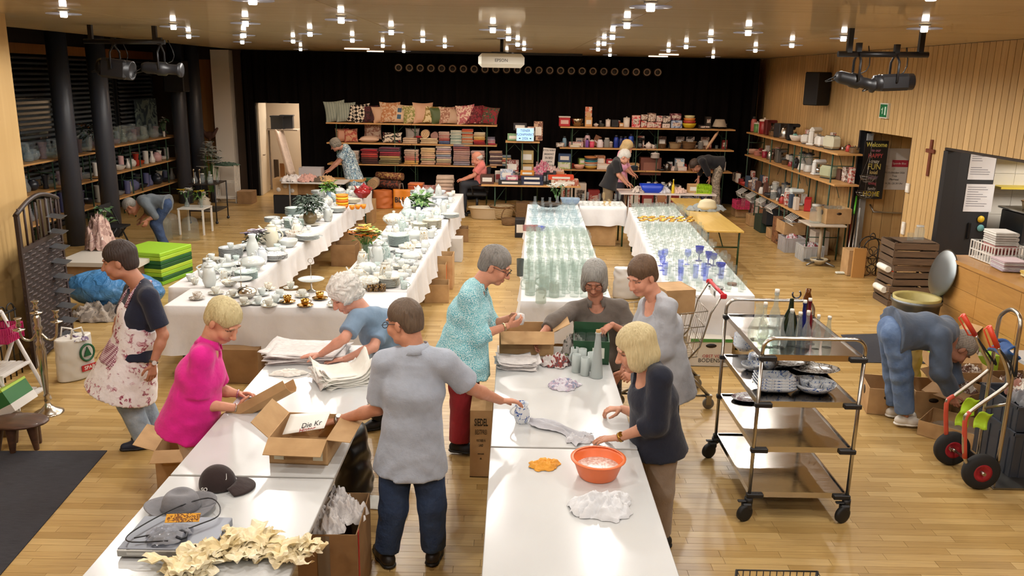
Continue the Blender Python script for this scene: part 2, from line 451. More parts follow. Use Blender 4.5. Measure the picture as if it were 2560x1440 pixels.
@D('bluedeco')
def _(t,b):
 n=t.noise(t.co(),38,2,0,1.2);t.l(t.ramp(n,[(0,'#e2e5e8'),(.58,'#8fa6ca'),(.62,'#33549a'),(.69,'#dfe4ea')],'CONSTANT'),b.inputs['Base Color']);b.inputs['Roughness'].default_value=.15
 # lights
def lamp_light(p):
 l=bpy.data.lights.new('lamp_light','SPOT');l.energy=LAMP_POWER;l.color=LAMP_COL if p.y<16 else(1.0,.74,.52);l.spot_size=R(172);l.spot_blend=.35;l.shadow_soft_size=.06
 o=bpy.data.objects.new('lamp_light',l);col.objects.link(o);return o
 # text
def text(s,h,name,mat,parent,o,xd=(1,0,0),yd=(0,0,1),align='CENTER',depth=.0008,sx=1.0,bold=0.0):
 cu=bpy.data.curves.new('t','FONT');cu.body=s;cu.size=h*1.4;cu.align_x=align;cu.align_y='CENTER';cu.extrude=depth;cu.resolution_u=2;cu.offset=bold
 ob=bpy.data.objects.new('t',cu);me=bpy.data.meshes.new_from_object(ob);bpy.data.objects.remove(ob)
 xd=Vector(xd).normalized();yd=Vector(yd).normalized();zd=xd.cross(yd);o=Vector(o)
 b=ORG[parent.name]if parent is not None else o
 Q=Matrix((xd*sx,yd,zd)).transposed().to_4x4();Q.translation=o-b
 me.transform(Q);me.materials.clear();me.materials.append(M(mat));me.name=name
 ob=bpy.data.objects.new(name,me);col.objects.link(ob);ob.parent=parent;ORG[ob.name]=b
 return ob
def S(o):o['kind']='structure';return o
def seg_box(lo,hi):
 lo,hi=Vector(lo),Vector(hi);return(lo+hi)/2,hi-lo
def bx(mb,lo,hi,b=0):c,d=seg_box(lo,hi);return mb.box(c,d,b=b)
YB,XR,XL,XC=21.4,6.0,-9.0,-6.9
# floor with planks
fl=S(bx(MB(),(XL-.1,-4.2,-.2),(XR+4.2,YB+3.2,-.012)).go('floor','counter_wood',base=(0,0,-.2)))
PW,PH=.08,.012
pm={}
for Lp in(.4,.5,.6,.7):
 m=MB();m.box((0,0,-PH/2),(Lp-.0022,PW-.0022,PH));pm[Lp]=m.mesh('plank')
rows=[]
y=2.6;r_=0
while y<YB+2.2:
 x=XL-rnd.random()*.5
 xe=XR+.75 if 12.9<y<14.9 else XR
 while x<xe:
  Lp=rnd.choice((.4,.5,.6,.7))
  rows.append((x+Lp/2,y,Lp));x+=Lp
 y+=PW;r_+=1
def vis(x,y):
 v=Vector((x,y,0))-CAM;d=v.dot(_fw);u=1280+FPX*v.dot(_rt)/d;q=720-FPX*v.dot(_up)/d
 if not(0<u<2560 and 0<q<1440):return False
 return not(-2.75<x<-1.0 and y<7.5 or-.25<x<1.5 and y<9 or 1.65<x<3 and 5.4<y<8)
near=sorted([p for p in rows if vis(p[0],p[1])],key=lambda p:p[1])[:300]
ns=set(near);far=MB()
for p in rows:
 if p in ns:inst(pm[p[2]],'plank','parquet',(p[0],p[1],0),parent=fl)
 elif p[0]<XR+1:far.box((p[0],p[1],-PH/2),(p[2]-.0022,PW-.0022,PH))
o=far.go('plank_field','parquet',parent=fl,kind='stuff')
# ceiling of lacquered panels
ce=S(bx(MB(),(XC,-4.2,CEIL+.02),(XR+.1,YB+.2,CEIL+.2)).go('ceiling','#2a1e12'))
xs=[XC,-4.2,-1.55,1.1,3.75,XR];ys=[-4.2,-2.0,.3,2.5,4.75,7.1,9.5,12.0,14.6,17.4,19.6,YB]
for a,b2 in zip(xs,xs[1:]):
 for c,d in zip(ys,ys[1:]):
  bx(MB(),(a+.004,c+.006,CEIL),(b2-.004,d-.006,CEIL+.025)).go('ceiling_panel','ceiling_wood',parent=ce)
bx(MB(),(XC-.03,3,CEIL),(XC,YB,CEIL+.6)).go('ceiling_edge','#241a12',parent=ce)
bx(MB(),(XL-.2,3,4.1),(XC,YB+.2,4.2)).go('bay_soffit','#1a1612',parent=ce)
bx(MB(),(-3.0,19.75,CEIL-.05),(1.5,19.95,CEIL)).go('screen_slot','#0c0a09',parent=ce)
for(pa,pb,pyy)in((862,917,122.5),(918,970,129),(1622,1675,141.5),(1648,1702,137)):
 A=AZ(pa,pyy,CEIL-.01);B=AZ(pb,pyy,CEIL-.01)
 bx(MB(),(A.x,A.y-.05,CEIL-.012),(B.x,A.y+.05,CEIL-.001)).go('slot_light','emit#ffd9b8/4.0',parent=ce)
 # right wall of vertical boards
DY0,DY1,DZ=12.95,14.86,2.27
KY0,KY1,KZ=6.9,11.85,2.21
wr=MB()
for lo,hi in(((XR+.025,-4.2,0),(XR+.12,KY0,CEIL)),((XR+.025,KY0,KZ),(XR+.12,KY1,CEIL)),((XR+.025,KY1,0),(XR+.12,DY0,CEIL)),((XR+.025,DY0,DZ),(XR+.12,DY1,CEIL)),((XR+.025,DY1,0),(XR+.12,YB,CEIL))):bx(wr,lo,hi)
wr=S(wr.go('wall_right','#4a3218',base=(XR,10,0)))
sm_={}
yy=4.0;pitch=.148
while yy<YB-.02:
 y1=min(yy+pitch,YB);mid=(yy+y1)/2
 zb=KZ if KY0<mid<KY1 else DZ if DY0<mid<DY1 else 0.0
 bx(MB(),(XR,yy+.006,zb+.004),(XR+.026,y1-.006,CEIL-.004)).go('board','slat_wood',parent=wr);yy=y1
bx(MB(),(XR-.005,KY0,KZ-.03),(XR+.11,KY1,KZ)).go('lintel','#2c2118',parent=wr)
NBS=[]
n_=MB();bx(n_,(XR+1.1,DY0-.2,0),(XR+1.2,DY1+.2,DZ+.1));bx(n_,(XR+.12,DY1,0),(XR+1.1,DY1+.1,DZ+.1));bx(n_,(XR+.12,DY0-.1,0),(XR+1.1,DY0,DZ+.1));bx(n_,(XR+.1,DY0,DZ),(XR+1.1,DY1,DZ+.1))
for i in range(5):NB=bx(MB(),(XR+.2+i*.18,DY1-.03,.01),(XR+.2+i*.18+.172,DY1-.001,DZ));NBS.append(NB)
nic=S(n_.go('wall_niche','#3c2a18',base=(XR+.4,13.9,0)))
for NB in NBS:NB.go('board','slat_wood',parent=nic)
for i in range(10):
 a=DY0+.02+i*.187
 bx(MB(),(XR+1.075,a,.01),(XR+1.1,a+.18,DZ)).go('board','slat_wood',parent=nic)
d2=T('door_1',None,None,(XR+.05,DY1-.06,0));S(d2)
bx(MB(),(XR-.01,DY1-.07,0),(XR+.09,DY1-.01,DZ)).go('frame','#1b1b1d/.4',parent=d2)
bx(MB(),(XR+.1,DY1-.12,0),(XR+.2,DY1-.075,DZ-.05)).go('leaf','#9a9a98/.35',parent=d2)
mb=MB();mb.tube([(XR+.32,DY1-.03,.98),(XR+.36,DY1-.1,.86),(XR+.95,DY1-.1,.84),(XR+.96,DY1-.03,.84)],.016,8);mb.go('push_bar','metal#b8b8b8/.3',parent=d2)
# kitchen seen through the hatch
k=MB();bx(k,(XR+.12,12.35,0),(XR+4,12.45,3.0));bx(k,(XR+4,KY0-2,0),(XR+4.1,12.45,3.0));bx(k,(XR+.1,KY0-2,2.9),(XR+4.1,12.45,3.0))
bx(k,(XR+.12,KY0-2.1,0),(XR+4,KY0-2,3.0))
kw=S(k.go('wall_kitchen','#d8d2c6',base=(XR+2,12.4,0)))
for i in range(7):
 for j in range(9):
  bx(MB(),(XR+.9+i*.42,12.338,.02+j*.3),(XR+.9+i*.42+.415,12.352,.02+j*.3+.295)).go('tile','#d9d4ca/.25',parent=kw)
kl=bpy.data.lights.new('kitchen_light','AREA');kl.energy=130;kl.size=1.5;kl.color=(1,.93,.84)
ko=bpy.data.objects.new('kitchen_light',kl);ko.location=(XR+2.2,10.2,2.85);col.objects.link(ko)
A=AY(2402,375,11.95);B=AY(2492,400,11.95)
tu=T('tall_unit','dark grey tall unit with two paper notices beside the serving hatch','cabinet',(A.x+.2,12.0,0))
bx(MB(),(XR+.14,11.95,0),(B.x,12.3,KZ+.2)).go('body','#26282c/.45',parent=tu)
bx(MB(),(XR-.02,11.72,0),(XR+.16,11.84,KZ-.04)).go('jamb','#1c1d20/.5',parent=tu)
bx(MB(),(XR+.17,11.93,.9),(XR+.19,11.95,KZ-.04)).go('seam','#121316/.5',parent=tu)
mb=MB();p=AY(2422,577,11.93);mb.box((p.x,11.935,p.z),(.045,.03,.24),b=.01);mb.go('handle','#0c0c0e/.3',parent=tu)
for(x0,y0,x1,y1,nm)in((2428,383,2483,450,'notice'),(2417,460,2477,530,'notice')):
 a=AY(x0,y0,11.944);b2=AY(x1,y1,11.944)
 o=bx(MB(),(a.x,11.944,b2.z),(b2.x,11.948,a.z)).go(nm,'#dcdcdf',parent=tu)
 for i in range(9):
  zz=a.z-(a.z-b2.z)*(.12+i*.085);wd=(b2.x-a.x)*rnd.uniform(.35,.8)
  if y0<400 and i in(3,4):continue
  bx(MB(),(a.x+.025,11.9425,zz),(a.x+.025+wd,11.9436,zz+.007)).go('text_line','#6a6a74',parent=o)
for(px,py,rr,c)in((2452,548,.05,'#e0b826'),(2451,570,.05,'#6fb0b4')):
 p=AY(px,py,11.94);mb=MB();mb.lathe([(0,0),(rr,0),(rr,.006),(0,.006)],16,p,ax=Matrix.Rotation(R(90),3,'X'));mb.go('magnet',c,parent=tu)
 # bar counter
ct=T('bar_counter','long honey coloured wooden bar counter under the serving hatch','counter',(5.6,8,0))
bx(MB(),(5.12,5.0,0),(5.99,9.78,1.06)).go('body','counter_wood',parent=ct)
bx(MB(),(5.1,5.0,1.06),(5.99,9.8,1.1)).go('rim','counter_wood',parent=ct)
bx(MB(),(5.5,5.0,1.1),(5.99,9.79,1.105)).go('worktop','#3a3b3d/.3',parent=ct)
for j in range(4):
 for i in range(6):
  bx(MB(),(5.112,5.02+i*.79,.05+j*.25),(5.121,5.02+i*.79+.785,.05+j*.25+.246)).go('panel','counter_wood',parent=ct)
  # left side
@D('nightglass')
def _(t,b):
 b.inputs['Base Color'].default_value=(.006,.008,.01,1);b.inputs['Roughness'].default_value=.05
wl=S(bx(MB(),(-6.2,-4.2,0),(-5.3,9.1,CEIL)).go('wall_left','beige_wall'))
bx(MB(),(-5.305,3,0),(-5.29,9.1,.08)).go('skirting','#9a7a48',parent=wl)
S(bx(MB(),(-9.1,9.0,0),(-6.2,9.1,4.1)).go('wall_bay_front','#6a5434'))
ww=S(bx(MB(),(XL-.15,9.0,0),(XL-.05,YB,4.1)).go('wall_window','#0d0e10'))
bx(MB(),(XL-.05,9.1,3.32),(XL+.06,YB,3.5)).go('beam','orange_wood',parent=ww)
bx(MB(),(XL-.05,9.1,3.5),(XL+.02,YB,4.1)).go('frieze','#17130f',parent=ww)
for i,(a,b2)in enumerate(((9.2,12.0),(12.1,14.55),(14.65,16.9),(17.0,19.2),(19.3,21.3))):
 wn=T('window_%d'%(i+1),None,None,(XL,(a+b2)/2,0));S(wn)
 fr=MB()
 for lo,hi in(((XL-.05,a,.05),(XL+.05,a+.06,3.32)),((XL-.05,b2-.06,.05),(XL+.05,b2,3.32)),((XL-.05,a,.05),(XL+.05,b2,.12))):bx(fr,lo,hi)
 fr.go('frame','#2a2c2f/.4',parent=wn)
 bx(MB(),(XL-.01,a+.06,.12),(XL,b2-.06,3.32)).go('pane','nightglass',parent=wn)
 me=MB();me.box((0,0,0),(.06,b2-a-.2,.004),M=Matrix.Rotation(R(38),3,'Y'));me=me.mesh('slat')
 z=3.25
 while z>1.0:
  inst(me,'slat','blind',(XL+.05,(a+b2)/2,z),parent=wn);z-=.095
we=S(bx(MB(),(XL-.1,YB,0),(-6.75,YB+.1,4.1)).go('wall_bay_end','#3a2a1c'))
a=AY(498,300,YB-.02);b2=AY(546,300,YB-.02);c_=AY(590,300,YB-.02)
bx(MB(),(a.x,YB-.03,0),(b2.x,YB,3.35)).go('wood_panel','orange_wood',parent=we)
bx(MB(),(b2.x,YB-.3,0),(c_.x,YB,CEIL-.02)).go('white_pier','#d8cfc2',parent=we)
for(px,py,Y,w_)in((195,612,14.8,43),(284,590,15.7,50),(458,400,20.0,34),(497,400,20.7,33)):
 p=AY(px,py,Y)
 mb=MB();mb.cyl((p.x,Y,0),(p.x,Y,4.1),.165,n=28);
 o=mb.go('column','#3a3d46/.4');tag(o,{195:'dark anthracite round column nearest the camera beside the glass shelf',284:'dark anthracite round column second from the front beside the bending man',458:'dark anthracite round column carrying the small black loudspeaker',497:'dark anthracite round column nearest the wooden end panel'}[px],'column','round columns of the window bay')
DX0,DX1,DH=AY(640,300,YB).x,AY(750,300,YB).x,2.33
wb=MB();bx(wb,(-6.75,YB+.05,0),(DX0,YB+.15,CEIL));bx(wb,(DX0,YB+.05,DH),(DX1,YB+.15,CEIL));bx(wb,(DX1,YB+.05,0),(XR+.1,YB+.15,CEIL))
wb=S(wb.go('wall_back','#0d0a09',base=(0,YB,0)))
def curt(x0,x1,z0,yb=YB):
 m=MB();n=max(4,int((x1-x0)/.045))
 m.grid(lambda u,v:(x0+(x1-x0)*u,yb-.02-.045*(math.sin(u*(x1-x0)*21)+.5*math.sin(u*(x1-x0)*37+1)),z0+(CEIL-.01-z0)*v),n,2)
 return m
for(x0,x1,z0,lb)in((-6.75,DX0,.02,'black stage curtain strip left of the lit doorway'),(DX0,DX1,DH,'short black curtain hanging above the lit doorway'),(DX1,-.2,.02,'black stage curtain behind the pillow and towel shelf'),(-.2,5.95,.02,'black stage curtain behind the kitchenware shelf')):
 curt(x0,x1,z0).go('curtain','curtain',label=lb,cat='curtain',group='black stage curtains')
m=MB();m.grid(lambda u,v:(-6.72-.04*math.sin(u*20)+.15*u,YB-.1-.3*u,.02+3.5*v),20,2);m.go('curtain','curtain',label='bunched black side curtain beside the white pier',cat='curtain',group='black stage curtains')
m=MB();m.grid(lambda u,v:(5.9-.05*math.sin(u*30)-.25*u,YB-.1-.9*u,.02+3.5*v),20,2);m.go('curtain','curtain',label='bunched black side curtain in the corner by the slatted wall',cat='curtain',group='black stage curtains')
dr=T('door_2',None,None,(DX0,YB,0));S(dr)
m=MB();p0=Vector((DX0+.02,YB+.1,0));p1=AZ(687,466,0);dd=(p1-p0).normalized();L_=1.0
nn=Vector((-dd.y,dd.x,0))
m.box(p0+dd*L_/2+Vector((0,0,DH/2)),(L_,.045,DH-.01),rz=math.atan2(dd.y,dd.x));m.go('leaf','#cfc3ae/.45',parent=dr)
q=p0+dd*.12-nn*.05+Vector((0,0,1.02));m=MB();m.tube([q,q-nn*.04,q-nn*.04+dd*.12],.012,8);m.go('handle','metal#6a5a48/.3',parent=dr)
m=MB()
for lo,hi in(((DX0-.04,YB+.02,0),(DX0,YB+.18,DH+.04)),((DX1,YB+.02,0),(DX1+.04,YB+.18,DH+.04)),((DX0-.04,YB+.02,DH),(DX1+.04,YB+.18,DH+.04))):bx(m,lo,hi)
m.go('frame','#1a1512',parent=dr)
k=MB();bx(k,(DX0-1.2,YB+2.3,0),(DX1+1.5,YB+2.4,3));bx(k,(DX1+1.4,YB+.2,0),(DX1+1.5,YB+2.4,3));bx(k,(DX0-1.3,YB+.2,0),(DX0-1.2,YB+2.4,3));bx(k,(DX0-1.3,YB+.15,2.9),(DX1+1.5,YB+2.4,3))
S(k.go('wall_storeroom','#cdbba2',base=(DX0,YB+2.3,0)))
bl=bpy.data.lights.new('storeroom_light','AREA');bl.energy=75;bl.size=.8;bl.color=(1,.86,.72)
bo=bpy.data.objects.new('storeroom_light',bl);bo.location=(DX1+.2,YB+1.2,2.8);col.objects.link(bo)
S(bx(MB(),(-6.2,-4.3,0),(XR+.1,-4.2,CEIL)).go('wall_front','beige_wall'))
# ceiling lamps
COLX=[-4.3,-3.5,-2.5,-1.4,0.0,1.15,2.35,3.65]
COLN=['nearest the window bay','above the walking woman in the apron','above the left plate table','above the middle plate table','leading to the projector','above the left glass table','above the right glass table','nearest the slatted wall']
me_d=MB();me_d.lathe([(.035,0),(.15,.004),(.155,.009),(.15,.014),(.035,.01)],28);me_d=me_d.mesh('glass_disc')
me_b=MB();me_b.lathe([(0,0),(.027,0),(.031,.006),(.031,.05),(0,.05)],16);me_b=me_b.mesh('bulb')
me_c=MB();me_c.lathe([(.045,0),(.05,.0),(.05,.02),(.045,.02),(.045,0)],16);me_c=me_c.mesh('socket_ring')
for i,p in enumerate(LAMP_POS):
 hidden=i>=len(LAMPS)
 px=LAMPS[i][0]if not hidden else 0
 side='left' if px<700 else 'middle' if px<1450 else 'right'
 cx=min(COLX,key=lambda c:abs(c-p.x));rank=sorted([q.y for q in LAMP_POS if min(COLX,key=lambda c:abs(c-q.x))==cx]).index(p.y)
 t_=T('ceiling_lamp','ceiling downlight, %s from the camera in the row %s'%(ordw(rank),COLN[COLX.index(cx)]),'lamp',(p.x,p.y,CEIL-.075),'recessed downlights in the wooden ceiling')
 sub(me_b,'bulb','emit#fff2dd/14',t_)
 o=sub(me_d,'glass_disc','glass#dfe8ff/.3',t_);o.location.z=.022
 o=sub(me_c,'socket_ring','metal#c8c4bc/.3',t_);o.location.z=.053
 l=lamp_light(p);l.parent=t_;l.location=(0,0,-.012)
 # row of round wall loudspeakers
me_r=MB();me_r.lathe([(0,0),(.1,0),(.112,.01),(.112,.03),(0,.03)],24,ax=Matrix.Rotation(R(90),3,'X'));me_r=me_r.mesh('rim')
me_k=MB();me_k.lathe([(.045,.015),(.075,.05),(.086,.05),(.086,.02)],24,ax=Matrix.Rotation(R(90),3,'X'));me_k=me_k.mesh('cone')
me_q=MB();me_q.lathe([(0,.045),(.03,.04),(.045,.02)],16,ax=Matrix.Rotation(R(90),3,'X'));me_q=me_q.mesh('dome')
for i in range(25):
 px=996+(1645-996)*i/24;p=AY(px,169+12*i/24,YB-.13)
 t_=T('stage_spot','round pale ring spot on the black curtain, %s from the left'%ordw(i),'spotlight',(p.x,YB-.072,p.z),'row of round spots on the curtain')
 sub(me_r,'rim','#141110/.5',t_);sub(me_k,'cone','#a8998a/.35',t_);sub(me_q,'dome','#2a2420/.4',t_)
 # bodies: distance fields turned into one smooth surface
def NP(v):return np.array(v,dtype=np.float64)
def unit(v):v=NP(v);return v/(np.linalg.norm(v)+1e-9)
class Field:
 def __init__(s):s.p=[]
 def cap(s,a,b,ra,rb=None,k=.03,cut=False,neg=False,cuta=False):
  a,b=NP(a),NP(b);rb=ra if rb is None else rb;r=max(ra,rb)+k+.02
  def f(X,Y,Z):
   ab=b-a;L2=ab.dot(ab)+1e-9
   px,py,pz=X-a[0],Y-a[1],Z-a[2]
   tt=(px*ab[0]+py*ab[1]+pz*ab[2])/L2;t=np.clip(tt,0,1)
   d=np.sqrt((px-t*ab[0])**2+(py-t*ab[1])**2+(pz-t*ab[2])**2)-(ra+t*(rb-ra))
   if cut:d=np.maximum(d,(tt-1)*math.sqrt(L2))
   if cuta:d=np.maximum(d,-tt*math.sqrt(L2))
   return d
  s.p.append((f,np.minimum(a,b)-r,np.maximum(a,b)+r,k,neg));return s
 def ell(s,c,r,Q=None,k=.03,neg=False):
  c,r=NP(c),NP(r);Q=np.eye(3)if Q is None else NP(Q);R_=max(r)+k+.02
  def f(X,Y,Z):
   P=[X-c[0],Y-c[1],Z-c[2]]
   q=[P[0]*Q[0,i]+P[1]*Q[1,i]+P[2]*Q[2,i]for i in range(3)]
   k0=np.sqrt(sum((q[i]/r[i])**2 for i in range(3)))+1e-9
   k1=np.sqrt(sum((q[i]/r[i]**2)**2 for i in range(3)))+1e-9
   return k0*(k0-1)/k1
  s.p.append((f,c-R_,c+R_,k,neg));return s
 def ecap(s,a,b,side,A,B,k=.04,cut=False,off=0.0):
  a,b,side=NP(a),NP(b),unit(side);ax=unit(b-a);L=np.linalg.norm(b-a)
  side=unit(side-ax*side.dot(ax));fr=np.cross(ax,side)
  A=NP(A)+off;B=NP(B)+off;r=max(A.max(),B.max())+k+.02
  def f(X,Y,Z):
   px,py,pz=X-a[0],Y-a[1],Z-a[2]
   w=px*ax[0]+py*ax[1]+pz*ax[2];u=px*side[0]+py*side[1]+pz*side[2];v=px*fr[0]+py*fr[1]+pz*fr[2]
   t=np.clip(w/L,0,1);e=w-t*L
   ru=A[0]+t*(B[0]-A[0]);rv=A[1]+t*(B[1]-A[1]);rm=np.minimum(ru,rv)
   q=np.sqrt((u/ru)**2+(v/rv)**2+(e/(rm*.8))**2)+1e-9
   g=np.sqrt((u/ru**2)**2+(v/rv**2)**2+(e/(rm*.8)**2)**2)+1e-9
   d=q*(q-1)/g
   if cut:d=np.maximum(d,w-L)
   return d
  s.p.append((f,np.minimum(a,b)-r,np.maximum(a,b)+r,k,False));return s
 def mesh(s,h,post=None):
  lo=np.min([p[1]for p in s.p if not p[4]],axis=0)-h;hi=np.max([p[2]for p in s.p if not p[4]],axis=0)+h
  n=np.ceil((hi-lo)/h).astype(int)+1
  ax=[lo[i]+h*np.arange(n[i])for i in range(3)]
  Dm=np.full(tuple(n),.5,dtype=np.float32)
  for f,a,b,k,neg in s.p:
   i0=np.maximum(0,np.floor((a-lo)/h).astype(int));i1=np.minimum(n,np.ceil((b-lo)/h).astype(int)+1)
   if(i1<=i0).any():continue
   sl=tuple(slice(i0[i],i1[i])for i in range(3))
   X,Y,Z=np.meshgrid(*[ax[i][sl[i]]for i in range(3)],indexing='ij',sparse=True)
   d=f(X,Y,Z);c=Dm[sl]
   if neg:
    d=-d;hh=np.clip(.5-.5*(c-d)/k,0,1);Dm[sl]=c+(d-c)*hh+k*hh*(1-hh)
   else:
    hh=np.clip(.5+.5*(d-c)/k,0,1);Dm[sl]=d+(c-d)*hh-k*hh*(1-hh)
  if post is not None:
   X,Y,Z=np.meshgrid(*ax,indexing='ij',sparse=True);Dm=post(Dm,X,Y,Z)
  return snet(Dm,lo,h)
def snet(Dm,lo,h):
 Sg=Dm<0;n=Dm.shape
 c=np.zeros((n[0]-1,n[1]-1,n[2]-1),dtype=np.int8)
 for i in(0,1):
  for j in(0,1):
   for k in(0,1):c+=Sg[i:n[0]-1+i,j:n[1]-1+j,k:n[2]-1+k]
 mix=(c>0)&(c<8);ci=np.argwhere(mix);m=len(ci)
 idx=np.full(c.shape,-1,dtype=np.int64);idx[mix]=np.arange(m)
 acc=np.zeros((m,3));cnt=np.zeros(m)
 for axx in range(3):
  for u in(0,1):
   for v in(0,1):
    o=[0,0,0];o[(axx+1)%3]=u;o[(axx+2)%3]=v;e=list(o);e[axx]=1
    d0=Dm[ci[:,0]+o[0],ci[:,1]+o[1],ci[:,2]+o[2]];d1=Dm[ci[:,0]+e[0],ci[:,1]+e[1],ci[:,2]+e[2]]
    ok=(d0<0)!=(d1<0);t=np.where(ok,d0/np.where(d0==d1,1,d0-d1),0)
    p=np.tile(np.array(o,float),(m,1));p[:,axx]=t
    acc[ok]+=p[ok];cnt[ok]+=1
 V=lo+h*(ci+acc/np.maximum(cnt,1)[:,None])
 F=[]
 for axx in range(3):
  b_,c_=(axx+1)%3,(axx+2)%3
  A=[slice(1,n[i]-1)for i in range(3)];A[axx]=slice(0,n[axx]-1)
  B=list(A);B[axx]=slice(1,n[axx])
  s0,s1=Sg[tuple(A)],Sg[tuple(B)]
  e=np.argwhere(s0!=s1);
  if not len(e):continue
  pos=s0[tuple(e.T)]
  e=e+np.array([A[i].start for i in range(3)])
  def cell(db,dc):
   q=e.copy();q[:,b_]+=db;q[:,c_]+=dc;return idx[tuple(q.T)]
  Q=np.stack([cell(-1,-1),cell(0,-1),cell(0,0),cell(-1,0)],1)
  Q[~pos]=Q[~pos][:,::-1];F.append(Q)
 return V,(np.concatenate(F)if F else np.zeros((0,4),int))
def npmesh(name,parts,mat,base,tint=None):
 V=np.concatenate([p[0]for p in parts]);off=0;Fs=[]
 for v,f in parts:Fs.append(f+off);off+=len(v)
 Fq=np.concatenate(Fs)
 me=bpy.data.meshes.new(name)
 me.vertices.add(len(V));me.vertices.foreach_set('co',(V-NP(base)).astype(np.float32).ravel())
 me.loops.add(Fq.size);me.loops.foreach_set('vertex_index',Fq.ravel().astype(np.int32))
 me.polygons.add(len(Fq));me.polygons.foreach_set('loop_start',np.arange(0,Fq.size,4,dtype=np.int32))
 me.polygons.foreach_set('loop_total',np.full(len(Fq),4,dtype=np.int32));me.polygons.foreach_set('use_smooth',np.ones(len(Fq),dtype=bool))
 me.update(calc_edges=True);me.validate()
 if tint is not None:
  at=me.attributes.new('tint','FLOAT_COLOR','POINT');at.data.foreach_set('color',tint(V).astype(np.float32).ravel())
 me.materials.append(M(mat));return me
def child(me,name,parent,**kw):
 o=bpy.data.objects.new(name,me);col.objects.link(o);o.parent=parent;ORG[o.name]=ORG[parent.name];tag(o,**kw);return o
def lerp(a,b,t):return NP(a)+(NP(b)-NP(a))*t
def folds(amp,fx=34.,seed=0.0):
 def f(Dm,X,Y,Z):
  near=np.abs(Dm)<.06
  w=np.sin(X*fx+2.2*np.sin(Z*15+seed)+seed)*np.sin(Y*fx*.9+2*np.sin(Z*19+1+seed))+.8*np.sin(Z*42+3*np.sin(X*13+seed)+3*np.sin(Y*12))
  w=w*(.45+.75*np.sin(X*7+1.3*seed)*np.sin(Z*6+Y*5))
  return np.where(near,Dm+amp*.8*w,Dm).astype(np.float32)
 return f
def hand_field(w,d,n,thumb,curl=.5,sc_=1.0,spread=1.0,grip=None):
 d=unit(d);n=unit(NP(n)-d*NP(n).dot(d));s=np.cross(n,d)*thumb;w=NP(w);f=Field();k_=.008
 f.ecap(w-d*.015,w+d*.085*sc_,s,(.024*sc_,.019*sc_),(.040*sc_,.0145*sc_),k=k_)
 for i,(o,L,dz)in enumerate(((.031,.072,.088),(.0105,.082,.094),(-.0105,.077,.092),(-.031,.06,.084))):
  p=w+d*dz*sc_*.95+s*o*sc_;c=curl if isinstance(curl,(int,float))else curl[i]
  a=c*.55;sp=o*3.0*spread
  for j,(fr,r0,r1)in enumerate(((.45,.0098,.009),(.32,.009,.008),(.25,.008,.0068))):
   v=unit(d*math.cos(a)+n*math.sin(a)+s*sp*.6);q=p+v*L*fr*sc_
   f.cap(p,q,r0*sc_,r1*sc_,k=.004);p=q;a+=c*(.9 if j==0 else .75)
 p=w+d*.022*sc_+s*.022*sc_;v=unit(d*.62+s*.72+n*(.25+.35*(curl if isinstance(curl,(int,float))else curl[0])))
 q=p+v*.042*sc_;f.cap(p,q,.0145*sc_,.0115*sc_,k=.008)
 v2=unit(d*.85+s*.3+n*.4);q2=q+v2*.03*sc_;f.cap(q,q2,.0112*sc_,.0098*sc_,k=.004);v3=unit(d*.9+s*.05+n*.45);f.cap(q2,q2+v3*.024*sc_,.0098*sc_,.008*sc_,k=.004)
 return f
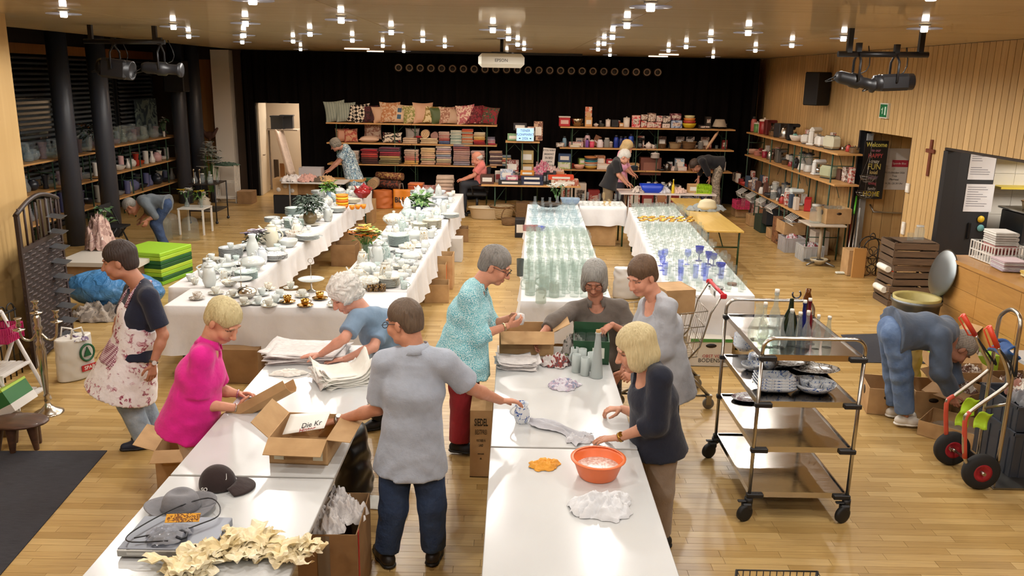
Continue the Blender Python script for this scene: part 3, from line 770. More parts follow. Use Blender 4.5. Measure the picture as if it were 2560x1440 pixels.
def person(label,J,az,pitch,skin,hair,top,bottom,shoes,hands,fat=1.0,ftaz=None,tilt=0.0,h=.0115,hs=1.0,extras=None,group=None,face=True,brow='#6b5a48',glasses=None,hemdir=None,headscale=1.2,cat='person',J_auto=None,lift=False):
 P={k:NP(AY(*v))if len(v)==3 else NP(v[:3])for k,v in J.items()}
 auto=J_auto
 for a in('la','ra'):
  if auto:P[a]=NP((P['lh' if a=='la' else 'rh'][0]+auto[0],P['lh' if a=='la' else 'rh'][1]+auto[1],.09));P['lk' if a=='la' else 'rk']=lerp(P['lh' if a=='la' else 'rh'],P[a],.5)+NP((auto[0]*.3,-.02,0))
  elif P[a][2]<.2:P[a][2]=max(.088,P[a][2])
  elif not lift:P[a][2]=.09
 hd=P['head'];smid=(P['ls']+P['rs'])/2;hip=(P['lh']+P['rh'])/2
 side=unit(P['rs']-P['ls']);spine=unit(smid-hip)
 base=Vector((float((P['la']+P['ra'])[0]/2),float((P['la']+P['ra'])[1]/2),0))
 fa,pa=R(az),R(pitch)
 f=NP((math.sin(fa)*math.cos(pa),-math.cos(fa)*math.cos(pa),-math.sin(pa)))
 rr=unit(np.cross(f,(0,0,1)));uu=np.cross(rr,f)
 if tilt:c,s_=math.cos(R(tilt)),math.sin(R(tilt));rr,uu=rr*c+uu*s_,uu*c-rr*s_
 Q=np.stack([rr,f,uu],1);g=headscale
 def HL(x,y,z):return hd+g*(rr*x+f*y+uu*z)
 F=Field()
 F.ell(HL(0,-.015,.035),(.075*g,.096*g,.086*g),Q,.02).ell(HL(0,.022,-.04),(.062*g,.072*g,.085*g),Q,.03)
 F.ell(HL(0,.062,-.104),(.03*g,.026*g,.02*g),Q,.025)
 for s_ in(-1,1):
  F.ell(HL(s_*.036,.066,-.042),(.026*g,.026*g,.03*g),Q,.02)
  F.ell(HL(s_*.05,.01,-.085),(.02*g,.04*g,.022*g),Q,.03)
 F.ell(HL(0,.082,.02),(.05*g,.014*g,.011*g),Q,.012)
 if face:
  for s_ in(-1,1):F.ell(HL(s_*.032,.099,-.004),(.02*g,.014*g,.011*g),Q,.012,neg=True)
 F.cap(HL(0,.09,.0),HL(0,.114,-.04),.009*g,.013*g,k=.012)
 if face:
  for s_ in(-1,1):F.ell(HL(s_*.011,.103,-.044),(.009*g,.011*g,.008*g),Q,.006)
  F.ell(HL(0,.088,-.07),(.024*g,.013*g,.006*g),Q,.006).ell(HL(0,.087,-.082),(.021*g,.013*g,.007*g),Q,.006)
  F.cap(HL(-.02,.104,-.0755),HL(.02,.104,-.0755),.003*g,k=.004,neg=True)
 for s_ in(-1,1):F.ell(HL(s_*.077,-.008,-.018),(.009*g,.019*g,.031*g),Q,.008)
 nk=smid+spine*.045;F.cap(HL(0,-.02,-.06),nk,.059*g,.066,k=.03)
 parts=[F.mesh(.0062 if h<.013 else .011)]
 B=Field();hw=np.linalg.norm(P['rs']-P['ls'])/2
 chest=lerp(smid,hip,.3);waist=lerp(smid,hip,.68);so=max(.10,hw-.035)
 def torso(Fd,off,lo_len=0.0,flare=(0,0),cut=False,k=.05):
  Fd.ecap(smid-spine*.01,chest,side,(so*.92,.07*fat),(.148*fat,.112*fat),k,off=off)
  Fd.ecap(chest,waist,side,(.148*fat,.112*fat),(.14*fat,.105*fat),k,off=off)
  if lo_len<=0:Fd.ecap(waist,hip,side,(.14*fat,.105*fat),(.165*fat,.12*fat),k,off=off)
  Fd.cap(smid+spine*.05,P['ls'],.052+off,.055+off,k).cap(smid+spine*.05,P['rs'],.052+off,.055+off,k)
 torso(B,0)
 for a,e,w_ in(('ls','le','lw'),('rs','re','rw')):
  B.cap(P[a],P[e],.052*fat**.5,.041,k=.03);B.cap(P[e],lerp(P[e],P[w_],.35),.041,.041,k=.02);B.cap(lerp(P[e],P[w_],.3),P[w_],.041,.027,k=.02)
 for a,k1,an in(('lh','lk','la'),('rh','rk','ra')):
  B.cap(P[a],P[k1],.082*fat,.056,k=.03).cap(P[k1],lerp(P[k1],P[an],.4),.05,.052,k=.02).cap(lerp(P[k1],P[an],.35),P[an],.052,.034,k=.02)
 parts.append(B.mesh(h))
 for key,th in(('l',1),('r',-1)):
  if key in hands and hands[key]is not None:
   d,n,cu=hands[key];parts.append(hand_field(P[key+'w'],d,n,th,cu,hs).mesh(.0048 if h<.013 else .009))
 lipc,browc=NP(lin('#a85a52')[:3]),NP(lin(brow)[:3])
 sk=NP(lin(skin)[:3])
 def tint(V):
  L_=(V-hd)/g;X,Y,Z=L_@rr,L_@f,L_@uu
  C=np.zeros((len(V),4));C[:,:3]=sk
  a=np.exp(-((X/.024)**2+((Z+.076)/.010)**2)*1.2)*(Y>.07)*.75;C[a>.02,:3]=lipc;C[:,3]=a
  b_=((np.abs(np.abs(X)-.034)<.022)&(np.abs(Z-.021-.004*np.cos(X*60))<.0055)&(Y>.06));C[b_,:3]=browc;C[b_,3]=.75
  e_=((np.abs(np.abs(X)-.032)<.0165)&(np.abs(Z+.004+.0)<.0042)&(Y>.06));C[e_,:3]=NP(lin('#3a2a22')[:3]);C[e_,3]=.85
  ck=np.exp(-(((np.abs(X)-.042)/.02)**2+((Z+.04)/.02)**2))*(Y>.04)*.35;mk=(ck>.05)&(C[:,3]<.05);C[mk,:3]=NP(lin('#c07a66')[:3]);C[mk,3]=ck[mk]
  return C
 me=npmesh('person',parts,'skin'+skin,base,tint if face else(lambda V:np.zeros((len(V),4))))
 root=bpy.data.objects.new('person',me);col.objects.link(root);root.location=base;ORG[root.name]=base
 tag(root,label,cat,group)
 if hair:
  st,hm=hair[0],hair[1];H_=Field()
  if st=='short':
   H_.ell(HL(0,-.02,.04),(.086*g,.108*g,.094*g),Q,.02).ell(HL(0,-.05,-.02),(.074*g,.07*g,.08*g),Q,.03);zc,am=-.075,.004
  elif st=='crop':
   H_.ell(HL(0,-.018,.037),(.081*g,.102*g,.09*g),Q,.02).ell(HL(0,-.05,-.02),(.07*g,.062*g,.07*g),Q,.03);zc,am=-.065,.0025
  elif st=='bob':
   H_.ell(HL(0,-.018,.042),(.092*g,.112*g,.098*g),Q,.02).ell(HL(0,-.03,-.045),(.094*g,.092*g,.1*g),Q,.04)
   for s_ in(-1,1):H_.ell(HL(s_*.07,.025,-.04),(.03*g,.05*g,.075*g),Q,.03)
   zc,am=-.115,.004
  elif st=='curly':
   H_.ell(HL(0,-.022,.046),(.1*g,.118*g,.104*g),Q,.02).ell(HL(0,-.055,-.02),(.09*g,.075*g,.085*g),Q,.03)
   for s_ in(-1,1):H_.ell(HL(s_*.075,.015,.0),(.03*g,.045*g,.05*g),Q,.03)
   zc,am=-.085,.009
  else:
   H_.ell(HL(0,-.03,.0),(.083*g,.094*g,.06*g),Q,.02);zc,am=-.06,.002
  top_cut={'bald':.035}.get(st,9)
  fr0={'bob':(.06,.095,.07),'curly':(.062,.1,.08)}.get(st,(.074,.105,.092))
  F2=HL(0,.11,-.065)
  fx_,fz_=fr0[0]*g,.098*g
  def post(Dm,X,Y,Z):
   a0,a1,a2=X-hd[0],Y-hd[1],Z-hd[2]
   lx=(a0*rr[0]+a1*rr[1]+a2*rr[2])/g;ly=(a0*f[0]+a1*f[1]+a2*f[2])/g;lz=(a0*uu[0]+a1*uu[1]+a2*uu[2])/g
   if st=='curly':Dm=Dm+am*(np.sin(lx*150+4*np.sin(lz*40))*np.sin(ly*130+3*np.sin(lz*50))+(.6*np.sin(lz*95+lx*60)))
   else:Dm=Dm+am*.7*np.sin(np.arctan2(lx,ly+.02)*32+2.5*np.sin(lz*24)+2*np.sin(lx*30))+am*.4*np.sin(lz*45+ly*40+lx*25)
   q=np.sqrt((lx/(.072 if st in('bob','curly')else .078))**2+((lz+.05)/.105)**2+((ly-.12)/(.118 if st=='bob' else .105))**2)-1
   Dm=np.maximum(Dm,-q*.07)
   if st in('short','crop','bald'):
    q2=np.sqrt(((ly-.02)/.05)**2+((lz+.045)/.06)**2)-1;Dm=np.maximum(Dm,-q2*.05)
   Dm=np.maximum(Dm,(zc-lz)*g)
   if top_cut<5:Dm=np.maximum(Dm,(lz-top_cut)*g);
   return Dm.astype(np.float32)
  hm_=H_.mesh(.0065 if h<.013 else .011,post)
  if len(hm_[0]):child(npmesh('hair',[hm_],hm,base),'hair',root)
 if top:
  S_=Field();off=top.get('off',.016);sl=top.get('sleeve',.7);hl=top.get('hem',.12)
  torso(S_,off,1)
  sp2=-spine if hemdir is None else unit(hemdir);hem=hip+sp2*hl
  wb_=top.get('belly',1.0)
  hr=max(.172*fat,np.linalg.norm(P['lh']-P['rh'])/2+.09*fat)+.012
  S_.ecap(waist,hem,side,(.145*fat*wb_,.11*fat*wb_),(hr*top.get('flare',1),.158*fat*top.get('flare',1)),.05,cut=True,off=off)
  if top.get('seat'):S_.ell(hip+sp2*.02,(hr+.02,hr+.02,.1),None,.05)
  for a,e,w_ in(('ls','le','lw'),('rs','re','rw')):
   t1=min(sl,1.0);S_.cap(P[a],lerp(P[a],P[e],t1),.056+off,.046+off+top.get('loose',0),k=.03,cut=(sl<1))
   if sl>1:S_.cap(P[e],lerp(P[e],P[w_],sl-1),.046+off,.034+off+top.get('loose',0)*.7,k=.03,cut=True)
  S_.cap(smid+spine*.035,smid+spine*.085,.07+.2*off,.064,k=.02,cut=True)
  nf=folds(top.get('fold',.004),34,top.get('seed',0.0))
  nkp=smid+spine*(.07 if not top.get('low')else .045);fwd=unit(np.cross(side,spine))*(1 if np.dot(np.cross(side,spine),f)>0 else-1)
  def post(Dm,X,Y,Z):
   Dm=nf(Dm,X,Y,Z);o=nkp+fwd*.085
   q=np.sqrt((X-o[0])**2+(Y-o[1])**2+(Z-o[2])**2)-(.075 if not top.get('low')else .105)
   return np.maximum(Dm,-q).astype(np.float32)
  t_o=child(npmesh('shirt',[S_.mesh(h,post)],top['mat'],base),top.get('name','shirt'),root)
  if top.get('collar'):
   m=MB();c0=smid+spine*.075
   pts=[]
   for i in range(19):
    a=R(-150+300*i/18);d_=-fwd*math.cos(a)+side*math.sin(a)
    pts.append((c0+d_*.067+fwd*.012+spine*.02*math.cos(a/2),d_))
   n_=len(pts)
   m.grid(lambda u,v:pts[round(u*(n_-1))][0]+pts[round(u*(n_-1))][1]*(.002+.03*v)+spine*(.03-.055*v),n_-1,2,th=.004)
   m.go('collar',top['mat'],parent=t_o)
  if top.get('pocket'):pass
 if bottom:
  L_=Field();off=bottom.get('off',.014);kind=bottom.get('kind','trousers');ln=bottom.get('len',.97)
  L_.ecap(lerp(waist,hip,.6),hip,side,(.135*fat,.1*fat),(.155*fat,.115*fat),.05,off=off-.006)
  if kind=='skirt':
   kn=(P['lk']+P['rk'])/2;an=(P['la']+P['ra'])/2;e_=lerp(hip,lerp(kn,an,.75),ln)
   L_.ecap(hip,e_,side,(.17*fat,.13*fat),(.21,.19),.05,cut=True,off=off)
  else:
   lo_=bottom.get('loose',.012)
   for a,k1,an in(('lh','lk','la'),('rh','rk','ra')):
    L_.cap(P[a],P[k1],.088*fat+off,.06+off+lo_,k=.03);L_.cap(P[k1],lerp(P[k1],P[an],ln),.06+off+lo_,.05+off+lo_,k=.03,cut=True)
  child(npmesh('trousers',[L_.mesh(h,folds(bottom.get('fold',.004),30,2.0))],bottom['mat'],base),'skirt' if kind=='skirt' else 'trousers',root)
 if shoes:
  for an,fz in(('la',0),('ra',1)):
   fa2=R(ftaz[fz]if isinstance(ftaz,(tuple,list))else(az if ftaz is None else ftaz));d_=NP((math.sin(fa2),-math.cos(fa2),0));A=P[an];z0=max(0,A[2]-.085)
   zt=z0 if not isinstance(shoes,tuple)or len(shoes)<3 else z0
   s_=Field();fl_=NP((A[0],A[1],z0))
   s_.cap(fl_-d_*.045+NP((0,0,.04)),fl_+d_*.06+NP((0,0,.04)),.042,.045,k=.02).cap(fl_+d_*.06+NP((0,0,.034)),fl_+d_*.155+NP((0,0,.026)),.045,.034,k=.03).cap(fl_-d_*.02+NP((0,0,.05)),A,.042,.042,k=.02,cut=True)
   sh=s_.mesh(.009,lambda Dm,X,Y,Z:np.maximum(Dm,(z0+.012-Z)).astype(np.float32))
   o=child(npmesh('shoe',[sh],shoes[0],base),'shoe',root)
   so_=Field();so_.cap(fl_-d_*.045,fl_+d_*.06,.048,.05,k=.02).cap(fl_+d_*.06,fl_+d_*.16,.05,.038,k=.02)
   sm2=so_.mesh(.009,lambda Dm,X,Y,Z:np.maximum(Dm,np.maximum(z0+.001-Z,Z-z0-.022)).astype(np.float32))
   child(npmesh('sole',[sm2],shoes[1],base),'sole',o)
 if glasses:
  m=MB()
  for s_ in(-1,1):
   m.tube([Vector(HL(s_*.034+.024*math.cos(a_),.105,-.006+.016*math.sin(a_)))for a_ in[2*math.pi*i/16 for i in range(16)]],.0022,6,closed=True)
   m.tube([Vector(HL(s_*.058,.11,.0)),Vector(HL(s_*.082,.04,.004)),Vector(HL(s_*.082,-.01,-.002)),Vector(HL(s_*.08,-.03,-.02))],.0022,6)
  m.tube([Vector(HL(-.011,.113,-.004)),Vector(HL(0,.118,.0)),Vector(HL(.011,.113,-.004))],.002,6)
  m.go('glasses',glasses,parent=root)
 if extras:extras(root,P,dict(f=f,rr=rr,uu=uu,side=side,spine=spine,smid=smid,hip=hip,HL=HL,Q=Q))
 return root
def band(root,p,ax,r,wd,mat,name,face=None):
 m=MB();ax=unit(ax);p=NP(p)
 m.cyl(p-ax*wd/2,p+ax*wd/2,r,r,20,caps=False);m.cyl(p-ax*wd/2,p+ax*wd/2,r+.003,r+.003,20)
 o=m.go(name,mat,parent=root)
 if face is not None:
  n=unit(face);m=MB();m.cyl(p+n*(r),p+n*(r+.009),.018,.017,16);m.go('dial','gold' if 'gold' in mat else '#d8d8d4/.3',parent=o)
 return o
def _len(J,names):
 for a,b in names:print(a,b,round((Vector(AY(*J[a]))-Vector(AY(*J[b]))).length,2))
DBG=False
def check(nm,J):
 if not DBG:return
 out=[]
 for a,b in(('ls','rs'),('ls','le'),('le','lw'),('rs','re'),('re','rw'),('ls','lh'),('lh','lk'),('lk','la'),('rh','rk'),('rk','ra')):
  pa=Vector(AY(*J[a]));pb=Vector(AY(*J[b]));out.append('%s-%s %.2f'%(a,b,(pa-pb).length))
 print('BONES',nm,' '.join(out),'headz %.2f ankz %.2f %.2f hipz %.2f'%(AY(*J['head']).z,AY(*J['la']).z,AY(*J['ra']).z,AY(*J['lh']).z))
 # the people
LEFT,RIGHT,DOWN,UP,AWAY,TOW=(-1,0,0),(1,0,0),(0,0,-1),(0,0,1),(0,1,0),(0,-1,0)
PJ={}
PJ['man']=dict(head=(1010,802,4.88),ls=(962,905,4.86),rs=(1112,905,4.82),le=(946,1022,4.92),lw=(842,1052,5.08),re=(1178,970,4.92),rw=(1252,1002,5.14),lh=(990,1135,4.85),rh=(1066,1135,4.85),lk=(984,1272,4.83),rk=(1080,1262,4.83),la=(966,1392,4.82),ra=(1084,1382,4.86))
PJ['pink']=dict(head=(560,800,5.52),rs=(505,893,5.36),ls=(522,880,5.66),re=(490,1010,5.38),rw=(592,1020,5.5),le=(548,975,5.76),lw=(596,985,5.78),rh=(474,1050,5.42),lh=(480,1034,5.60),rk=(486,1215,5.42),lk=(492,1190,5.62),ra=(486,1345,5.40),la=(492,1300,5.62))
PJ['apron']=dict(head=(297,650,6.5),ls=(372,742,6.38),rs=(335,725,6.68),le=(408,838,6.38),lw=(382,910,6.3),re=(300,800,6.75),rw=(285,870,6.7),lh=(338,902,6.45),rh=(332,890,6.58),lk=(322,1008,6.46),rk=(352,1000,6.62),la=(362,1108,6.46),ra=(388,1085,6.66))
PJ['white']=dict(head=(862,735,6.72),rs=(893,795,6.62),ls=(958,800,6.86),re=(862,845,6.44),rw=(802,886,6.5),le=(934,868,6.6),lw=(862,898,6.52),rh=(975,872,7.0),lh=(1000,868,7.12),rk=(950,1000,6.95),lk=(985,990,7.05),ra=(948,1100,6.92),la=(985,1085,7.05))
PJ['turq']=dict(head=(1240,662,6.62),rs=(1172,745,6.42),ls=(1196,730,6.74),re=(1190,842,6.4),rw=(1268,815,6.5),le=(1222,815,6.8),lw=(1272,795,6.72),rh=(1150,895,6.44),lh=(1158,885,6.62),rk=(1155,1005,6.46),lk=(1172,990,6.68),ra=(1148,1105,6.46),la=(1172,1078,6.72))
PJ['taupe']=dict(head=(1486,694,7.18),rs=(1432,776,7.28),ls=(1550,770,7.28),re=(1384,806,7.04),rw=(1352,838,6.88),le=(1582,842,7.18),lw=(1530,812,6.98),rh=(1466,872,7.34),lh=(1530,870,7.34),rk=(1470,1010,7.34),lk=(1535,1005,7.34),ra=(1475,1100,7.36),la=(1538,1095,7.36))
PJ['grey']=dict(head=(1604,688,6.42),ls=(1668,770,6.3),rs=(1622,765,6.62),le=(1660,876,6.28),lw=(1588,926,6.3),re=(1590,850,6.7),rw=(1556,930,6.6),lh=(1668,930,6.38),rh=(1650,920,6.58),lk=(1670,1050,6.3),rk=(1655,1030,6.55),la=(1668,1180,6.28),ra=(1660,1140,6.55))
PJ['navy']=dict(head=(1588,870,5.16),ls=(1650,945,5.0),rs=(1608,940,5.32),le=(1640,1060,4.98),lw=(1545,1095,5.06),re=(1606,1040,5.42),rw=(1556,1022,5.5),lh=(1652,1105,5.08),rh=(1630,1100,5.26),lk=(1652,1225,5.05),rk=(1630,1210,5.28),la=(1648,1348,5.08),ra=(1630,1325,5.3))
PJ['bend']=dict(head=(2402,868,7.35),rs=(2352,842,7.12),ls=(2362,812,7.5),re=(2352,928,7.08),rw=(2382,985,7.12),le=(2375,905,7.52),lw=(2392,965,7.45),rh=(2238,838,7.22),lh=(2228,822,7.42),rk=(2255,938,7.2),lk=(2235,930,7.45),ra=(2262,1040,7.2),la=(2240,1020,7.42))
PJ['bendl']=dict(head=(326,516,14.45),ls=(360,506,14.32),rs=(362,498,14.7),le=(388,540,14.3),lw=(368,550,14.25),re=(372,530,14.75),rw=(355,545,14.7),lh=(415,512,14.4),rh=(412,508,14.6),lk=(388,560,14.35),rk=(392,556,14.6),la=(412,612,14.4),ra=(406,606,14.6))
PJ['dress']=dict(head=(838,362,19.2),ls=(868,376,19.1),rs=(862,374,19.42),le=(848,404,19.1),lw=(823,428,19.1),re=(845,402,19.5),rw=(822,424,19.5),lh=(880,425,19.15),rh=(878,424,19.35),lk=(880,465,19.15),rk=(878,463,19.35),la=(880,508,19.15),ra=(878,505,19.35))
PJ['seat']=dict(head=(1192,396,18.9),ls=(1204,414,18.78),rs=(1200,413,19.1),le=(1186,438,18.75),lw=(1160,450,18.8),re=(1184,438,19.15),rw=(1158,447,19.0),lh=(1206,462,18.8),rh=(1204,461,19.02),lk=(1160,462,18.78),rk=(1158,460,19.02),la=(1158,508,18.78),ra=(1156,505,19.02))
PJ['black']=dict(head=(1562,392,17.8),rs=(1540,408,17.65),ls=(1543,406,17.98),re=(1546,438,17.62),rw=(1566,460,17.65),le=(1550,436,18.0),lw=(1570,456,17.95),rh=(1520,465,17.7),lh=(1522,464,17.9),rk=(1521,508,17.7),lk=(1523,506,17.9),ra=(1520,550,17.7),la=(1522,547,17.9))
PJ['pinktop']=dict(head=(1568,368,18.7),rs=(1552,390,18.6),ls=(1556,388,18.9),re=(1560,418,18.55),rw=(1578,435,18.55),le=(1568,415,18.95),lw=(1582,432,18.8),rh=(1550,445,18.65),lh=(1552,444,18.85),rk=(1550,485,18.65),lk=(1552,484,18.85),ra=(1550,525,18.65),la=(1552,523,18.85))
PJ['dark']=dict(head=(1738,414,19.3),ls=(1756,404,19.1),rs=(1756,398,19.45),le=(1768,428,19.1),lw=(1774,446,19.1),re=(1752,425,19.5),rw=(1746,445,19.5),lh=(1800,412,19.2),rh=(1798,408,19.4),lk=(1790,455,19.2),rk=(1788,452,19.4),la=(1796,500,19.2),ra=(1794,497,19.4))
def shirt(mat,**k):return dict(mat=mat,**k)
def legs(mat,**k):return dict(mat=mat,**k)
def man_x(root,P,L):
 band(root,lerp(P['lw'],P['le'],.06),P['le']-P['lw'],.034,.022,'metal#b9b9b4/.25','watch',face=(0,-.4,1))
person('man in pale blue-grey short-sleeved shirt and dark jeans seen from behind, reaching to a jug',PJ['man'],-118,14,'#b98064',('crop','hair#3a2c22#6a5644'),shirt('cloth#a9b0bd',sleeve=.82,hem=.1,off=.02,loose=.02,fold=.0045,collar=True,flare=1.06),legs('denim',loose=.016),('#241d18/.5','#15110e'),dict(l=((-1,.15,-.2),(0,.35,-1),.6),r=((1,.35,-.12),(.1,-.1,-1),.45)),1.12,ftaz=(-150,172),glasses='#1a1a1c',extras=man_x,headscale=1.12)
def pink_x(root,P,L):
 for a in('r','l'):band(root,lerp(P[a+'w'],P[a+'e'],.04),P[a+'e']-P[a+'w'],.031,.008,'metal#c8a0b8/.3' if a=='l' else 'metal#c9c2b4/.3','bracelet')
person('blonde woman in bright pink polo shirt and beige trousers bending over a cardboard trough',PJ['pink'],66,38,'#c58a6e',('short','hair#a08a5c#d8c898'),shirt('cloth#e0188f',sleeve=.8,hem=.1,off=.02,loose=.02,fold=.004,collar=True,seed=1,belly=1.12,flare=1.06),legs('cloth#cdb8a4'),None,dict(r=((1,.25,.12),(-.1,.75,.6),.55),l=((1,-.15,.1),(0,-.5,-.8),.5)),1.22,extras=pink_x,brow='#8a7452',J_auto=(.05,0))
def apron_x(root,P,L):
 sp,sd=L['spine'],L['side'];fwd=unit(np.cross(sd,sp));fwd=fwd if fwd.dot(L['f'])>0 else-fwd
 ch=lerp(L['smid'],L['hip'],.3);wa=lerp(L['smid'],L['hip'],.68);lo=L['hip']+NP((-.13,0,-.28))
 A=Field();A.ecap(ch,wa,sd,(.165,.13),(.16,.125),.05,off=.034);A.ecap(wa,lo,sd,(.16,.125),(.27,.25),.05,cut=True,off=.036)
 o_=wa+fwd*.02
 def post(Dm,X,Y,Z):
  q=(X-o_[0])*fwd[0]+(Y-o_[1])*fwd[1]+(Z-o_[2])*fwd[2]
  u=(X-o_[0])*sd[0]+(Y-o_[1])*sd[1]+(Z-o_[2])*sd[2];v=(X-ch[0])*sp[0]+(Y-ch[1])*sp[1]+(Z-ch[2])*sp[2]
  Dm=folds(.004,30)(Dm,X,Y,Z);lim=np.where(v<-.10,-.42,-.03)
  return np.maximum(np.maximum(Dm,lim-q),np.maximum(v-.09,np.where(v>-.08,np.abs(u)-.13,-1))).astype(np.float32)
 ap=child(npmesh('apron',[A.mesh(.0115,post)],'apron_print',ORG[root.name]),'apron',root)
 m=MB()
 for s_ in(-1,1):
  a=ch+sp*.06+fwd*.13+sd*.08*s_;b_=L['smid']+sp*.09+sd*.06*s_+fwd*.03;c=L['smid']+sp*.1-fwd*.065
  m.tube([a,lerp(a,b_,.5)+fwd*.02,b_,c],.014,6)
 m.go('neck_strap','gingham',parent=ap)
 G=Field();G.ecap(wa,lo,sd,(.16,.125),(.27,.25),.05,cut=True,off=.043);w2=wa-sp*.09
 def post2(Dm,X,Y,Z):
  q=(X-w2[0])*fwd[0]+(Y-w2[1])*fwd[1]+(Z-w2[2])*fwd[2];u=(X-w2[0])*sd[0]+(Y-w2[1])*sd[1]+(Z-w2[2])*sd[2];v=(X-w2[0])*sp[0]+(Y-w2[1])*sp[1]+(Z-w2[2])*sp[2]
  return np.maximum(np.maximum(Dm,.03-q),np.maximum(np.abs(u)-.11,np.abs(v+.03)-.085)).astype(np.float32)
 child(npmesh('pocket',[G.mesh(.0115,post2)],'gingham',ORG[root.name]),'pocket',ap)
 band(root,lerp(P['lw'],P['le'],.08),P['le']-P['lw'],.032,.016,'#5a4a3a','watch',face=(.6,-1,0))
person('dark-haired woman in navy T-shirt, flowered apron and pale jeans walking left',PJ['apron'],-78,12,'#a9745a',('short','hair#1c1412#3c2e28'),shirt('cloth#161d33',sleeve=.78,hem=-.04,off=.016,loose=.012,fold=.003),legs('denim_light',loose=.018),('#1c2438/.6','#12141c'),dict(l=((-.1,-.1,-1),(-.7,.5,0),.55),r=((-.3,0,-1),(.5,-.5,0),.5)),1.16,ftaz=(-70,-75),extras=apron_x,brow='#33261f',lift=False)
person('white-haired woman in light blue T-shirt leaning to smooth a pile of newspaper',PJ['white'],-62,34,'#c98f78',('curly','hair#b9b4ac#ece8e2'),shirt('cloth#7f97b0',sleeve=.78,hem=.1,off=.018,loose=.014,fold=.004,seed=2),legs('#17171a/.8'),('#141416/.5','#101012'),dict(r=((-1,.1,-.12),DOWN,.12),l=((-1,-.1,-.1),DOWN,.12)),1.1,brow='#b0a898',J_auto=(-.1,-.05),ftaz=-60)
def turq_x(root,P,L):band(root,lerp(P['rw'],P['re'],.1),P['re']-P['rw'],.032,.012,'metal#c9b48a/.3','bracelet')
person('woman with short grey hair in turquoise patterned tunic and red trousers unwrapping a cup',PJ['turq'],78,26,'#c08468',('short','hair#4a4642#8f8a84'),shirt('turquoise_print',sleeve=1.42,hem=.13,off=.028,loose=.016,fold=.005,collar=True,belly=1.12,flare=1.16),legs('cloth#9c1f2a',loose=.022),('#1c2028/.6','#101216'),dict(r=((1,.35,.2),(-.2,.8,.5),.6),l=((1,-.35,.1),(-.1,-.9,-.2),.6)),1.28,ftaz=80,glasses='#2a1c1c',extras=turq_x,brow='#5a5048')
person('woman with grey bob and glasses in taupe linen shirt reaching into a cardboard box',PJ['taupe'],-8,33,'#b97f66',('bob','hair#55534f#a5a29c'),shirt('cloth#6a6058',sleeve=1.5,hem=.14,off=.022,loose=.012,fold=.005,collar=True,seed=3,flare=1.05),legs('skirt_print',kind='skirt'),('#15110e/.6','#0e0c0a'),dict(r=((-.4,-.5,-.75),(.5,-.6,-.3),.5),l=((-.8,-.35,-.45),(-.2,.1,-1),(.1,.95,.95,.95))),1.24,glasses='#6a4a38',brow='#5a5048',J_auto=(0,.02),ftaz=0)
person('smiling woman with short brown hair in pale grey long top beside the shopping trolley',PJ['grey'],-52,24,'#cc9076',('short','hair#33241a#6b5038'),shirt('cloth#b0b2b9',sleeve=1.45,hem=.2,off=.024,loose=.014,fold=.005,seed=4,low=True,belly=1.1,flare=1.1),legs('#1c2740/.8'),('#1a1c22/.5','#111216'),dict(l=((-.6,.2,-.6),(.3,.8,-.3),.5),r=((-.6,0,-.7),(.2,-.7,0),.5)),1.3,brow='#4a3628',J_auto=(.02,-.03),ftaz=-60)
def navy_x(root,P,L):band(root,lerp(P['lw'],P['le'],.06),P['le']-P['lw'],.03,.016,'gold','watch',face=(0,-.6,1))
person('woman with blonde bob in navy jumper and beige trousers pressing a cloth on the table',PJ['navy'],-84,20,'#c08a6e',('bob','hair#b09a6c#dccb9c'),shirt('cloth#141a2c',sleeve=1.4,hem=.06,off=.02,loose=.012,fold=.003,collar=False,low=True,belly=1.05,name='jumper'),legs('cloth#8d7b6a',loose=.012),('#1a1a1c/.5','#101012'),dict(l=((-1,.1,-.12),DOWN,.3),r=((-1,.05,-.05),DOWN,.8)),1.16,extras=navy_x,brow='#9a8660',ftaz=-88)
person('person in grey-blue sweatshirt, jeans and white trainers bending over crates by the hand truck',PJ['bend'],84,62,'#b07a62',('short','hair#6a6058#a89c90'),shirt('cloth#4f5c70',sleeve=1.92,hem=.02,off=.03,loose=.018,fold=.006,name='sweatshirt',flare=1.1),legs('denim_mid',loose=.02,len=.9),('#d8d2c8/.6','#e6e0d6'),dict(r=((.3,0,-.95),(.6,.5,0),.6),l=((.3,0,-.95),(.6,-.4,0),.6)),1.2,ftaz=82)
person('grey-haired man in grey pullover and jeans stooping towards the glass shelf',PJ['bendl'],-86,58,'#b07a62',('crop','hair#6a665f#a09a92'),shirt('cloth#5f666c',sleeve=1.3,hem=.05,off=.022,fold=.004,name='pullover'),legs('denim',loose=.012),('#5a5a60/.6','#38383c'),dict(l=((-.4,-.1,-.9),(-.6,.5,0),.5),r=((-.4,0,-.9),(-.5,-.4,0),.5)),1.0,h=.016,ftaz=-80,face=False)
person('grey-haired woman in blue and white leaf-patterned dress sorting linen at the folding table',PJ['dress'],-86,30,'#b5806a',('curly','hair#4a453e#8f887c'),shirt('dress_print',sleeve=.7,hem=.62,off=.03,loose=.02,fold=.003,name='dress',flare=1.15,belly=1.1),None,('#2a2420/.6','#1a1612'),dict(l=((-1,0,-.4),DOWN,.3),r=((-1,0,-.4),DOWN,.3)),1.2,h=.016,face=False,ftaz=-85,J_auto=(0,0),headscale=1.05)
person('bald man in salmon pink shirt sitting in a black office chair',PJ['seat'],-88,22,'#c08068',('bald','hair#8a8680#c8c4bc'),shirt('cloth#d9786f',sleeve=.75,hem=.02,off=.02,fold=.004,loose=.015,belly=1.15),legs('#23252c/.8'),('#17171a/.5','#101012'),dict(l=((-1,.1,-.15),DOWN,.5),r=((-1,-.1,-.15),DOWN,.5)),1.15,h=.016,face=False,ftaz=-90)
